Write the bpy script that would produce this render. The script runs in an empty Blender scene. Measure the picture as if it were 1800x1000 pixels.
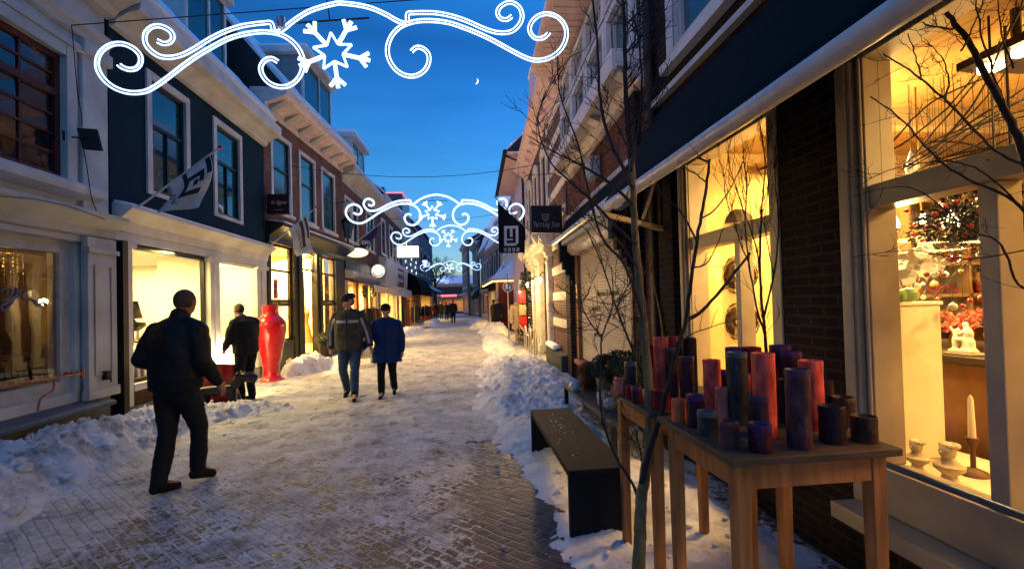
import bpy, bmesh, math, random
from math import sin, cos, pi, radians, hypot, atan2, sqrt
from mathutils import Vector, Matrix, noise
random.seed(7)
SC = bpy.context.scene
COL = SC.collection

# ------------------------------------------------------------------ camera
FPX = 800.0
EYE = 1.56
TH = radians(6.09196); SHY = 0.0093363
ROLL = radians(-1.5); PITCH = radians(1.0)
RM = (Matrix.Rotation(-TH, 3, 'Z') @ Matrix.Rotation(pi/2 + PITCH, 3, 'X') @ Matrix.Rotation(ROLL, 3, 'Z'))
CAM = Vector((0, 0, EYE))
cd = bpy.data.cameras.new('camera')
cam = bpy.data.objects.new('camera', cd); COL.objects.link(cam)
cam.matrix_world = Matrix.Translation(CAM) @ RM.to_4x4()
cd.sensor_width = 36; cd.lens = 36*FPX/1800; cd.shift_y = SHY
cd.clip_start = 0.05; cd.clip_end = 3000
SC.camera = cam

def ray(u, v):
    return RM @ Vector(((u-900)/FPX, (500-v)/FPX + SHY*1800/FPX, -1))
def onY(u, v, Y):
    d = ray(u, v); return CAM + d*(Y/d.y)
def onX(u, v, X):
    d = ray(u, v); return CAM + d*(X/d.x)
def onZ(u, v, Z):
    d = ray(u, v); return CAM + d*((Z-EYE)/d.z)

# ------------------------------------------------------------------ mesh builder
class MB:
    def __init__(self, f=1):
        self.v = []; self.f = []; self.s = f
    def add(self, vs, fs):
        n = len(self.v)
        self.v += [(p[0], p[1]*self.s, p[2]) for p in vs]
        self.f += [tuple(i+n for i in q) for q in fs]
        return self
    def box(self, x0, x1, y0, y1, z0, z1):
        return self.add([(x0,y0,z0),(x1,y0,z0),(x1,y1,z0),(x0,y1,z0),(x0,y0,z1),(x1,y0,z1),(x1,y1,z1),(x0,y1,z1)],
                 [(0,3,2,1),(4,5,6,7),(0,1,5,4),(1,2,6,5),(2,3,7,6),(3,0,4,7)])
    def face(self, pts):
        return self.add(pts, [tuple(range(len(pts)))])
    def prism(self, poly, fn, t0, t1):
        n = len(poly)
        a = [fn(x, y, t0) for x, y in poly]; b = [fn(x, y, t1) for x, y in poly]
        return self.add(a+b, [tuple(range(n))[::-1], tuple(range(n, 2*n))] + [(i, (i+1) % n, n+(i+1) % n, n+i) for i in range(n)])
    def profile(self, poly, s0, s1):
        """a moulding: polygon in (o, z) run along s"""
        return self.prism(poly, lambda o, z, t: (t, o, z), s0, s1)
    def tube(self, pts, r, n=8, closed=False, cap=True, flat=1.0):
        pts = [Vector(p) for p in pts]; m = len(pts)
        rs = r if isinstance(r, (list, tuple)) else [r]*m
        prev = None; rings = []
        for i in range(m):
            if closed: t = pts[(i+1) % m]-pts[i-1]
            else: t = pts[min(i+1, m-1)]-pts[max(i-1, 0)]
            if t.length < 1e-9: t = Vector((0, 0, 1))
            t.normalize()
            if prev is None:
                u = t.orthogonal()
                if abs(t.z) < .9: u = t.cross(Vector((0, 0, 1)))
            else: u = prev - t*prev.dot(t)
            if u.length < 1e-6: u = t.orthogonal()
            u.normalize(); w = t.cross(u); prev = u
            rings.append([pts[i] + (u*cos(2*pi*k/n) + w*sin(2*pi*k/n)*flat)*rs[i] for k in range(n)])
        vs = [tuple(p) for R in rings for p in R]; fs = []
        for i in range(m if closed else m-1):
            j = (i+1) % m
            for k in range(n):
                fs.append((i*n+k, i*n+(k+1) % n, j*n+(k+1) % n, j*n+k))
        if cap and not closed:
            fs += [tuple(range(n))[::-1], tuple(range((m-1)*n, m*n))]
        return self.add(vs, fs)
    def lathe(self, prof, c=(0, 0, 0), n=24, sx=1, sy=1):
        vs = []; fs = []; m = len(prof)
        for r, z in prof:
            for k in range(n):
                a = 2*pi*k/n; vs.append((c[0]+r*cos(a)*sx, c[1]+r*sin(a)*sy, c[2]+z))
        for i in range(m-1):
            for k in range(n):
                fs.append((i*n+k, i*n+(k+1) % n, (i+1)*n+(k+1) % n, (i+1)*n+k))
        fs += [tuple(range(n))[::-1], tuple(range((m-1)*n, m*n))]
        return self.add(vs, fs)
    def ball(self, c, rx, ry=None, rz=None, n=12, m=8):
        ry = ry or rx; rz = rz or rx
        prof = [(max(1e-4, sin(pi*i/m)), -cos(pi*i/m)) for i in range(m+1)]
        vs = []; fs = []
        for r, z in prof:
            for k in range(n):
                a = 2*pi*k/n; vs.append((c[0]+r*cos(a)*rx, c[1]+r*sin(a)*ry, c[2]+z*rz))
        for i in range(m):
            for k in range(n):
                fs.append((i*n+k, i*n+(k+1) % n, (i+1)*n+(k+1) % n, (i+1)*n+k))
        fs += [tuple(range(n))[::-1], tuple(range(m*n, m*n+n))]
        return self.add(vs, fs)
    def beam(self, p, q, w, h, up=(0, 0, 1)):
        p = Vector(p); q = Vector(q); t = (q-p).normalized(); up = Vector(up)
        if abs(t.dot(up)) > .95: up = Vector((1, 0, 0))
        a = t.cross(up).normalized(); b = a.cross(t).normalized()
        c = [a*(-w/2)+b*(-h/2), a*(w/2)+b*(-h/2), a*(w/2)+b*(h/2), a*(-w/2)+b*(h/2)]
        return self.add([p+k for k in c]+[q+k for k in c], [(0,3,2,1),(4,5,6,7),(0,1,5,4),(1,2,6,5),(2,3,7,6),(3,0,4,7)])
    def wall(self, s0, s1, z0, z1, o0, o1, holes=()):
        """facade slab with rectangular openings (a, b, c, d) and their reveals"""
        S = sorted(set([s0, s1]+[min(max(h[i], s0), s1) for h in holes for i in (0, 1)]))
        Z = sorted(set([z0, z1]+[min(max(h[i], z0), z1) for h in holes for i in (2, 3)]))
        def solid(i, j):
            if i < 0 or j < 0 or i >= len(S)-1 or j >= len(Z)-1: return False
            a = (S[i]+S[i+1])/2; b = (Z[j]+Z[j+1])/2
            return not any(h[0] < a < h[1] and h[2] < b < h[3] for h in holes)
        for i in range(len(S)-1):
            for j in range(len(Z)-1):
                if not solid(i, j): continue
                a, b, c, d = S[i], S[i+1], Z[j], Z[j+1]
                self.face([(a,o0,c),(b,o0,c),(b,o0,d),(a,o0,d)]); self.face([(a,o1,c),(a,o1,d),(b,o1,d),(b,o1,c)])
                if not solid(i-1, j): self.face([(a,o0,c),(a,o0,d),(a,o1,d),(a,o1,c)])
                if not solid(i+1, j): self.face([(b,o0,c),(b,o1,c),(b,o1,d),(b,o0,d)])
                if not solid(i, j-1): self.face([(a,o0,c),(a,o1,c),(b,o1,c),(b,o0,c)])
                if not solid(i, j+1): self.face([(a,o0,d),(b,o0,d),(b,o1,d),(a,o1,d)])
        return self
    def build(self, name, m, parent=None, smooth=0, bevel=0, weld=True, recalc=True):
        me = bpy.data.meshes.new(name)
        bm = bmesh.new()
        bv = [bm.verts.new(p) for p in self.v]
        for q in self.f:
            try: bm.faces.new([bv[i] for i in q])
            except ValueError: pass
        if weld: bmesh.ops.remove_doubles(bm, verts=bm.verts, dist=1e-5)
        if recalc: bmesh.ops.recalc_face_normals(bm, faces=bm.faces)
        bm.to_mesh(me); bm.free()
        o = bpy.data.objects.new(name, me); COL.objects.link(o)
        if m is not None: me.materials.append(m)
        if smooth:
            me.polygons.foreach_set('use_smooth', [True]*len(me.polygons))
            me.set_sharp_from_angle(angle=radians(smooth))
        if bevel:
            b = o.modifiers.new('bevel', 'BEVEL'); b.width = bevel; b.segments = 2; b.limit_method = 'ANGLE'; b.angle_limit = radians(40)
        if parent: o.parent = parent
        return o

def tag(o, label, cat, group=None, kind=None):
    if label: o['label'] = label
    if cat: o['category'] = cat
    if group: o['group'] = group
    if kind: o['kind'] = kind
    return o
def thing(name, label, cat, loc=(0, 0, 0), rz=0, group=None):
    o = bpy.data.objects.new(name, None); COL.objects.link(o)
    o.location = loc; o.rotation_euler = (0, 0, rz); o.empty_display_size = .2
    return tag(o, label, cat, group)
def part_label(o, l): o['label'] = l; return o
def dup(root, label=None):
    c = root.copy(); COL.objects.link(c)
    if label: c['label'] = label
    for ch in list(root.children):
        d = ch.copy(); COL.objects.link(d); d.parent = c
        for g in list(ch.children):
            e = g.copy(); COL.objects.link(e); e.parent = d
    return c

# ------------------------------------------------------------------ materials
MATS = {}
def nt(m):
    m.use_nodes = True
    return m.node_tree.nodes, m.node_tree.links, m.node_tree.nodes['Principled BSDF']
def setin(b, **k):
    for n, v in k.items():
        n = n.replace('_', ' ')
        if n in b.inputs: b.inputs[n].default_value = v
def rgba(c): return (c[0], c[1], c[2], 1)
def mat(name, c, rough=.6, metal=0, var=.15, vs=6, bump=0, bs=40, spec=.3, emit=None, es=0, coat=0, c2=None, stretch=None, detail=4, sss=0):
    """painted / plain surface whose tone wanders with procedural noise"""
    if name in MATS: return MATS[name]
    m = bpy.data.materials.new(name); MATS[name] = m
    N, L, b = nt(m)
    setin(b, Roughness=rough, Metallic=metal, Specular_IOR_Level=spec, Coat_Weight=coat, Coat_Roughness=.1)
    if sss: setin(b, Subsurface_Weight=sss, Subsurface_Radius=(.02, .012, .008), Subsurface_Scale=1)
    tc = N.new('ShaderNodeTexCoord'); src = tc.outputs['Object']
    if stretch:
        mp = N.new('ShaderNodeMapping'); mp.inputs['Scale'].default_value = stretch
        L.new(src, mp.inputs[0]); src = mp.outputs[0]
    no = N.new('ShaderNodeTexNoise'); no.inputs['Scale'].default_value = vs; no.inputs['Detail'].default_value = detail
    L.new(src, no.inputs['Vector'])
    rp = N.new('ShaderNodeValToRGB'); L.new(no.outputs['Fac'], rp.inputs[0])
    c2 = c2 or tuple(x*(1-var*2) for x in c)
    rp.color_ramp.elements[0].position = .3; rp.color_ramp.elements[1].position = .7
    rp.color_ramp.elements[0].color = rgba(c2); rp.color_ramp.elements[1].color = rgba(c)
    L.new(rp.outputs[0], b.inputs['Base Color'])
    if rough > .08:
        rr = N.new('ShaderNodeMapRange'); rr.inputs[3].default_value = max(.03, rough-.1); rr.inputs[4].default_value = min(1, rough+.12)
        L.new(no.outputs['Fac'], rr.inputs[0]); L.new(rr.outputs[0], b.inputs['Roughness'])
    if bump:
        n2 = N.new('ShaderNodeTexNoise'); n2.inputs['Scale'].default_value = bs; n2.inputs['Detail'].default_value = 5
        L.new(src, n2.inputs['Vector'])
        bp = N.new('ShaderNodeBump'); bp.inputs['Strength'].default_value = bump; bp.inputs['Distance'].default_value = .02
        L.new(n2.outputs['Fac'], bp.inputs['Height']); L.new(bp.outputs[0], b.inputs['Normal'])
    if emit: setin(b, Emission_Color=rgba(emit), Emission_Strength=es)
    return m
def brick(name, c1, c2, mortar, w=.21, h=.062, ms=.012, rough=.85, bump=.6, dirt=.5):
    if name in MATS: return MATS[name]
    m = bpy.data.materials.new(name); MATS[name] = m
    N, L, b = nt(m)
    tc = N.new('ShaderNodeTexCoord'); sp = N.new('ShaderNodeSeparateXYZ'); L.new(tc.outputs['Object'], sp.inputs[0])
    ad = N.new('ShaderNodeMath'); L.new(sp.outputs[0], ad.inputs[0]); L.new(sp.outputs[1], ad.inputs[1])
    cb = N.new('ShaderNodeCombineXYZ'); L.new(ad.outputs[0], cb.inputs[0]); L.new(sp.outputs[2], cb.inputs[1])
    br = N.new('ShaderNodeTexBrick'); L.new(cb.outputs[0], br.inputs['Vector'])
    br.inputs['Scale'].default_value = 1; br.inputs['Brick Width'].default_value = w; br.inputs['Row Height'].default_value = h
    br.inputs['Mortar Size'].default_value = ms; br.inputs['Mortar Smooth'].default_value = .3
    br.inputs['Color1'].default_value = rgba(c1); br.inputs['Color2'].default_value = rgba(c2); br.inputs['Mortar'].default_value = rgba(mortar)
    no = N.new('ShaderNodeTexNoise'); no.inputs['Scale'].default_value = 1.7; no.inputs['Detail'].default_value = 6; L.new(tc.outputs['Object'], no.inputs[0])
    mr = N.new('ShaderNodeMapRange'); mr.inputs[1].default_value = .3; mr.inputs[2].default_value = .75; mr.inputs[3].default_value = 1-dirt; mr.inputs[4].default_value = 1.15
    L.new(no.outputs[0], mr.inputs[0])
    mx = N.new('ShaderNodeMix'); mx.data_type = 'RGBA'; mx.blend_type = 'MULTIPLY'; mx.inputs[0].default_value = 1
    L.new(br.outputs[0], mx.inputs[6]); L.new(mr.outputs[0], mx.inputs[7]); L.new(mx.outputs[2], b.inputs['Base Color'])
    n2 = N.new('ShaderNodeTexNoise'); n2.inputs['Scale'].default_value = 60; L.new(tc.outputs['Object'], n2.inputs[0])
    m2 = N.new('ShaderNodeMath'); m2.operation = 'MULTIPLY_ADD'; L.new(n2.outputs[0], m2.inputs[0]); m2.inputs[1].default_value = .4
    inv = N.new('ShaderNodeMath'); inv.operation = 'SUBTRACT'; inv.inputs[0].default_value = 1; L.new(br.outputs['Fac'], inv.inputs[1]); L.new(inv.outputs[0], m2.inputs[2])
    bp = N.new('ShaderNodeBump'); bp.inputs['Strength'].default_value = bump; bp.inputs['Distance'].default_value = .01
    L.new(m2.outputs[0], bp.inputs['Height']); L.new(bp.outputs[0], b.inputs['Normal'])
    setin(b, Roughness=rough, Specular_IOR_Level=.15)
    return m
def glass(name, tint=(1, 1, 1), refl=.9, ior=1.5):
    """thin pane: see-through with a Fresnel reflection"""
    if name in MATS: return MATS[name]
    m = bpy.data.materials.new(name); MATS[name] = m
    m.use_nodes = True; N = m.node_tree.nodes; L = m.node_tree.links; N.clear()
    out = N.new('ShaderNodeOutputMaterial'); tr = N.new('ShaderNodeBsdfTransparent'); tr.inputs[0].default_value = rgba(tint)
    gl = N.new('ShaderNodeBsdfGlossy'); gl.inputs['Roughness'].default_value = .015; gl.inputs[0].default_value = (refl, refl, refl, 1)
    fr = N.new('ShaderNodeFresnel'); fr.inputs[0].default_value = ior
    tc = N.new('ShaderNodeTexCoord'); no = N.new('ShaderNodeTexNoise'); no.inputs['Scale'].default_value = 1.6; L.new(tc.outputs['Object'], no.inputs[0])
    bp = N.new('ShaderNodeBump'); bp.inputs['Strength'].default_value = .08; bp.inputs['Distance'].default_value = .02; L.new(no.outputs[0], bp.inputs['Height'])
    L.new(bp.outputs[0], gl.inputs['Normal'])
    ge = N.new('ShaderNodeNewGeometry'); mb_ = N.new('ShaderNodeMath'); mb_.operation = 'MULTIPLY'; iv = N.new('ShaderNodeMath'); iv.operation = 'SUBTRACT'; iv.inputs[0].default_value = 1; L.new(ge.outputs['Backfacing'], iv.inputs[1]); L.new(fr.outputs[0], mb_.inputs[0]); L.new(iv.outputs[0], mb_.inputs[1])
    mx = N.new('ShaderNodeMixShader'); L.new(mb_.outputs[0], mx.inputs[0]); L.new(tr.outputs[0], mx.inputs[1]); L.new(gl.outputs[0], mx.inputs[2]); L.new(mx.outputs[0], out.inputs[0])
    return m
def glow(name, c, s, var=0):
    if name in MATS: return MATS[name]
    m = bpy.data.materials.new(name); MATS[name] = m
    N, L, b = nt(m)
    setin(b, Base_Color=rgba((.8, .8, .8)), Roughness=.5, Emission_Color=rgba(c), Emission_Strength=s)
    return m
def snowmat(name, c=(.82, .85, .9), dirt=(.34, .27, .22), amt=.35, bump=.5, sc=1):
    if name in MATS: return MATS[name]
    m = bpy.data.materials.new(name); MATS[name] = m
    N, L, b = nt(m)
    tc = N.new('ShaderNodeTexCoord')
    no = N.new('ShaderNodeTexNoise'); no.inputs['Scale'].default_value = 3.2*sc; no.inputs['Detail'].default_value = 8; no.inputs['Roughness'].default_value = .65
    L.new(tc.outputs['Object'], no.inputs[0])
    rp = N.new('ShaderNodeValToRGB'); L.new(no.outputs[0], rp.inputs[0])
    e = rp.color_ramp.elements; e[0].position = .36; e[0].color = rgba(tuple(c[i]*(1-amt)+dirt[i]*amt for i in range(3))); e[1].position = .58; e[1].color = rgba(c)
    L.new(rp.outputs[0], b.inputs['Base Color'])
    setin(b, Roughness=.75, Specular_IOR_Level=.3, Subsurface_Weight=.15, Subsurface_Radius=(.03, .035, .04), Subsurface_Scale=.5)
    n1 = N.new('ShaderNodeTexNoise'); n1.inputs['Scale'].default_value = 26*sc; n1.inputs['Detail'].default_value = 8; n1.inputs['Roughness'].default_value = .7; L.new(tc.outputs['Object'], n1.inputs[0])
    bp = N.new('ShaderNodeBump'); bp.inputs['Strength'].default_value = bump; bp.inputs['Distance'].default_value = .05
    L.new(n1.outputs[0], bp.inputs['Height']); L.new(bp.outputs[0], b.inputs['Normal'])
    return m
def wood(name, c1, c2, rough=.55, sc=1, ax=0):
    if name in MATS: return MATS[name]
    st = [9*sc]*3; st[ax] = .9*sc
    return mat(name, c1, rough=rough, c2=c2, vs=2.5, stretch=tuple(st), bump=.15, bs=8, detail=7)
def text_mesh(body, size, name, m, parent=None, M=None, extrude=.002, bold=0, align='CENTER', shear=0, space=1):
    cu = bpy.data.curves.new(name, 'FONT'); cu.body = body; cu.size = size; cu.align_x = align; cu.align_y = 'CENTER'; cu.extrude = extrude; cu.offset = bold; cu.shear = shear; cu.space_character = space
    o = bpy.data.objects.new(name, cu); COL.objects.link(o)
    dg = bpy.context.evaluated_depsgraph_get(); me = bpy.data.meshes.new_from_object(o.evaluated_get(dg))
    bpy.data.objects.remove(o); bpy.data.curves.remove(cu)
    p = bpy.data.objects.new(name, me); COL.objects.link(p); me.materials.clear(); me.materials.append(m)
    if M is not None: me.transform(M)
    if parent: p.parent = parent
    return p
def light(name, kind, loc, power, color, size=.3, size_y=None, rot=(0, 0, 0), parent=None, spread=None):
    l = bpy.data.lights.new(name, kind); l.energy = power; l.color = color
    if kind == 'AREA':
        l.size = size
        if size_y: l.shape = 'RECTANGLE'; l.size_y = size_y
        if spread: l.spread = spread
    elif kind in ('POINT', 'SPOT'): l.shadow_soft_size = size
    o = bpy.data.objects.new(name, l); COL.objects.link(o); o.location = loc; o.rotation_euler = rot
    if parent: o.parent = parent
    return o
# ------------------------------------------------------------------ palette
M_white = mat('white_paint', (.60, .61, .60), rough=.45, var=.18, vs=2)
M_white2 = mat('white_paint_old', (.47, .48, .48), rough=.6, var=.16, vs=2, bump=.15, bs=60)
M_cream = mat('cream_paint', (.62, .52, .36), rough=.5, var=.12)
M_plasterA = mat('white_plaster', (.56, .61, .63), rough=.85, var=.2, vs=1.6, bump=.3, bs=90)
M_stucco = mat('blue_grey_stucco', (.008, .032, .058), spec=.1, rough=.8, var=.2, vs=3, bump=.9, bs=45)
M_black = mat('black_paint', (.012, .012, .013), rough=.45, var=.2)
M_dgreen = mat('dark_green_paint', (.022, .024, .018), rough=.35, var=.2)
M_darkframe = mat('dark_sash_paint', (.012, .016, .02), rough=.35, var=.2)
M_redframe = mat('red_brown_paint', (.10, .018, .012), rough=.5, var=.2)
M_stone = mat('blue_stone', (.12, .13, .15), rough=.7, var=.2, vs=8, bump=.3)
M_plinth = mat('grey_plinth', (.17, .16, .15), rough=.85, var=.2, vs=5, bump=.3)
M_brickC = brick('brick_brown', (.19, .075, .052), (.12, .048, .037), (.19, .16, .14))
M_brickR = brick('brick_red', (.19, .052, .03), (.12, .034, .022), (.13, .09, .075))
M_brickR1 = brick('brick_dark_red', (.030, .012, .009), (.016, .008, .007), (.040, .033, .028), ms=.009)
M_brickD = brick('brick_dark', (.06, .025, .018), (.035, .016, .012), (.09, .075, .065))
M_brickF = brick('brick_far', (.12, .06, .045), (.08, .04, .032), (.15, .13, .12))
M_roof = mat('dark_roof_tile', (.025, .025, .028), rough=.7, var=.2, bump=.5, bs=25)
M_metal = mat('grey_metal', (.35, .35, .36), rough=.35, metal=.8, var=.1)
M_dmetal = mat('black_iron', (.015, .015, .016), rough=.5, metal=.3, var=.2)
M_copper = mat('copper_metal', (.35, .13, .06), rough=.35, metal=.8, var=.2)
M_snow = snowmat('clean_snow', amt=.08, bump=.25)
M_snowroof = snowmat('roof_snow', amt=.0, bump=.15)
M_pane = mat('dark_window_glass', (.004, .080, .098), rough=.04, var=.3, vs=1.5, spec=.9)  # teal of the reflected sky is put into the base colour
M_paneb = mat('blue_window_glass', (.045, .13, .165), rough=.06, var=.25, vs=1.2, spec=.9)  # lighter pane, blue sky reflection mixed into its colour
M_glass = glass('shop_glass', refl=.8)
M_glassdim = glass('shop_glass_dim', tint=(.8, .8, .78), refl=.9, ior=1.6)
M_red = mat('red_plastic', (.48, .005, .009), rough=.25, var=.08, coat=.6)
M_pcream = mat('cream_wall', (.78, .68, .46), rough=.8, var=.06)
M_pwhite = mat('white_wall', (.8, .78, .72), rough=.8, var=.05)
M_pwarm = mat('warm_shop_wall', (.72, .56, .30), rough=.8, var=.12, vs=3)
M_pyellow = mat('yellow_ceiling_boards', (.50, .31, .10), rough=.6, var=.2, vs=3, stretch=(1, 9, 1))
M_floor = mat('brown_shop_floor', (.16, .09, .05), rough=.5, var=.2)
M_oak = wood('honey_wood', (.34, .16, .06), (.20, .085, .03), ax=2)
M_awn = mat('dark_blue_canvas', (.0025, .008, .012), rough=.9, spec=.1, var=.2, bump=.15, bs=120)
M_awnB = mat('black_canvas', (.003, .003, .004), spec=.1, rough=.9, var=.2)

class Fac:
    def __init__(self, name, label, cat, P0, P1, side, group=None):
        self.P0 = Vector((P0[0], P0[1], 0)); self.P1 = Vector((P1[0], P1[1], 0))
        d = self.P1-self.P0; self.L = d.length; self.f = 1 if side == 'L' else -1
        self.root = thing(name, label, cat, self.P0, atan2(d.y, d.x), group)
        self.dir = d.normalized(); self.inn = Vector((-self.dir.y, self.dir.x, 0))*self.f
    def mb(self): return MB(self.f)
    def W(self, s, o, z): return self.P0 + self.dir*s + self.inn*o + Vector((0, 0, z))
    def part(self, name, mb, m, **k): return mb.build(name, m, k.pop('parent', self.root), **k)
    def window(self, s0, s1, z0, z1, fm=None, sm=None, gm=None, casing=.1, depth=.1, proud=.03, v=(), h=(), vspan=None, bar=.045, sill=.06, sillm=None, name='window', sash=.05):
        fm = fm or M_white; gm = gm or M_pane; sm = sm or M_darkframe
        a = self.mb(); c = casing
        a.box(s0, s0+c, -proud, depth, z0, z1).box(s1-c, s1, -proud, depth, z0, z1)
        a.box(s0+c, s1-c, -proud, depth, z1-c, z1).box(s0+c, s1-c, -proud, depth, z0, z0+c*.6)
        w = self.part(name, a, fm, bevel=.006)
        i0, i1, j0, j1 = s0+c, s1-c, z0+c*.6, z1-c
        if sash:
            b = self.mb(); q = sash
            b.box(i0, i0+q, .02, .08, j0, j1).box(i1-q, i1, .02, .08, j0, j1)
            b.box(i0+q, i1-q, .02, .08, j1-q, j1).box(i0+q, i1-q, .02, .08, j0, j0+q)
            hz = [j0+(j1-j0)*t for t in h]; hz2 = sorted([j0+q]+hz+[j1-q])
            for z in hz: b.box(i0+q, i1-q, .015, .085, z-bar/2, z+bar/2)
            for k, t in enumerate(v):
                x = i0+(i1-i0)*t
                for r in range(len(hz2)-1):
                    if vspan is not None and r not in vspan: continue
                    lo = hz2[r]+(bar/2 if r > 0 else 0); hi = hz2[r+1]-(bar/2 if r < len(hz2)-2 else 0)
                    b.box(x-bar/3, x+bar/3, .022, .078, lo, hi)
            self.part('sash', b, sm, parent=w)
        g = self.mb(); g.box(i0+.002, i1-.002, .055, .063, j0+.002, j1-.002)
        self.part('pane', g, gm, parent=w)
        if sill:
            k = self.mb(); k.box(s0-.05, s1+.05, -.09, depth-.02, z0-sill, z0-.002)
            self.part('sill', k, sillm or fm, parent=w, bevel=.006)
        return w
    def shopglass(self, s0, s1, z0, z1, fm, fr=.05, o=.06, v=(), h=(), gm=None, dep=.07, name='shop_window', vb=None):
        a = self.mb()
        a.box(s0, s0+fr, o-dep/2, o+dep/2, z0, z1).box(s1-fr, s1, o-dep/2, o+dep/2, z0, z1)
        a.box(s0+fr, s1-fr, o-dep/2, o+dep/2, z1-fr, z1).box(s0+fr, s1-fr, o-dep/2, o+dep/2, z0, z0+fr)
        zz = sorted([z0+fr]+list(h)+[z1-fr])
        for q in h: a.box(s0+fr, s1-fr, o-dep/2-.01, o+dep/2, q-fr/2, q+fr/2)
        for x, r in v:
            lo = zz[r]+(fr/2 if r else 0); hi = zz[r+1]-(fr/2 if r < len(zz)-2 else 0)
            b = vb or fr
            a.box(x-b/2, x+b/2, o-dep/2, o+dep/2, lo, hi)
        w = self.part(name, a, fm, bevel=.005)
        g = self.mb(); g.box(s0+fr*.5, s1-fr*.5, o-.004, o+.004, z0+fr*.5, z1-fr*.5)
        self.part('pane', g, gm or M_glass, parent=w)
        return w
    def room(self, s0, s1, z0, z1, o0, depth, wallm, floorm=None, ceilm=None):
        a = self.mb(); t = .08
        a.box(s0-t, s1+t, o0+depth, o0+depth+t, z0-t, z1+t).box(s0-t, s0, o0, o0+depth, z0, z1).box(s1, s1+t, o0, o0+depth, z0, z1)
        r = self.part('shop_interior', a, wallm)
        b = self.mb(); b.box(s0-t, s1+t, o0, o0+depth, z0-t, z0); self.part('floor', b, floorm or M_floor, parent=r)
        c = self.mb(); c.box(s0-t, s1+t, o0, o0+depth, z1, z1+t); self.part('ceiling', c, ceilm or wallm, parent=r)
        return r
    def gable_roof(self, z0, o0, depth, rise, over=.0, s0=0, s1=None, snow=True, m=None):
        s1 = self.L if s1 is None else s1
        a = self.mb(); a.prism([(o0, z0), (o0+depth/2, z0+rise), (o0+depth, z0)], lambda o, z, t: (t, o, z), s0-over, s1+over)
        r = self.part('roof', a, m or M_roof)
        if snow:
            n = Vector((-(rise), depth/2)).normalized()*.09
            b = self.mb(); k = 14
            P = []
            for i in range(k+1):
                t = i/k
                P.append((o0+.05+(depth/2-.05)*t, z0+.05+rise*t))
            poly = [(o, z+.01) for o, z in P] + [(o+n.x*(.7+.5*sin(i*1.7)), z+n.y+.03*sin(i*2.3)) for i, (o, z) in reversed(list(enumerate(P)))]
            b.prism(poly, lambda o, z, t: (t, o, z), s0-over+.1, s1+over-.1)
            self.part('roof_snow', b, M_snowroof, smooth=40)
        return r
    def dormer(self, s0, s1, z0, z1, o, depth, wm, v=(.5,), snow=.12, over=.15, label=None):
        a = self.mb(); a.box(s0, s1, o+.06, o+depth, z0, z1); d = self.part('dormer', a, wm)
        if label: d['label'] = label
        b = self.mb(); b.box(s0-over, s1+over, o-over, o+depth, z1, z1+.16); self.part('dormer_roof', b, M_white, parent=d, bevel=.01)
        if snow:
            c = self.mb(); c.box(s0-over+.02, s1+over-.02, o-over+.02, o+depth, z1+.163, z1+.163+snow)
            e = self.part('dormer_snow', c, M_snowroof, parent=d, bevel=.05, smooth=40)
        w = self.mb(); cst = .08
        w.box(s0, s0+cst, o, o+.06, z0, z1).box(s1-cst, s1, o, o+.06, z0, z1).box(s0+cst, s1-cst, o, o+.06, z1-cst, z1).box(s0+cst, s1-cst, o, o+.06, z0, z0+.12)
        for t in v: x = s0+(s1-s0)*t; w.box(x-.03, x+.03, o, o+.05, z0+.12, z1-cst)
        self.part('dormer_window', w, M_white, parent=d)
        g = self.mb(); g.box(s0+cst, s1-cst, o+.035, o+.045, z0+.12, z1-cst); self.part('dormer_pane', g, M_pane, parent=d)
        return d
    def area(self, s, o, z, power, color, size=.5, size_y=None, aim=(0, 0, -1), spread=None):
        aim = Vector(aim); v = self.dir*aim.x + self.inn*aim.y + Vector((0, 0, aim.z))
        q = v.to_track_quat('-Z', 'Y').to_euler()
        return light('shop_light', 'AREA', self.W(s, o, z), power, color, size, size_y, q, spread=spread)
    def tex(self, body, size, name, m, s, o, z, parent=None, **k):
        """lettering lying on the facade, readable from the street"""
        # text x -> along facade as read from the street
        ex = Vector((1, 0, 0)) if self.f == 1 else Vector((-1, 0, 0))
        ey = Vector((0, 0, 1)); ez = ex.cross(ey)
        Mx = Matrix((ex, ey, ez)).transposed().to_4x4(); Mx.translation = Vector((s, o*self.f, z))
        return text_mesh(body, size, name, m, parent or self.root, Mx, **k)
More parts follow.
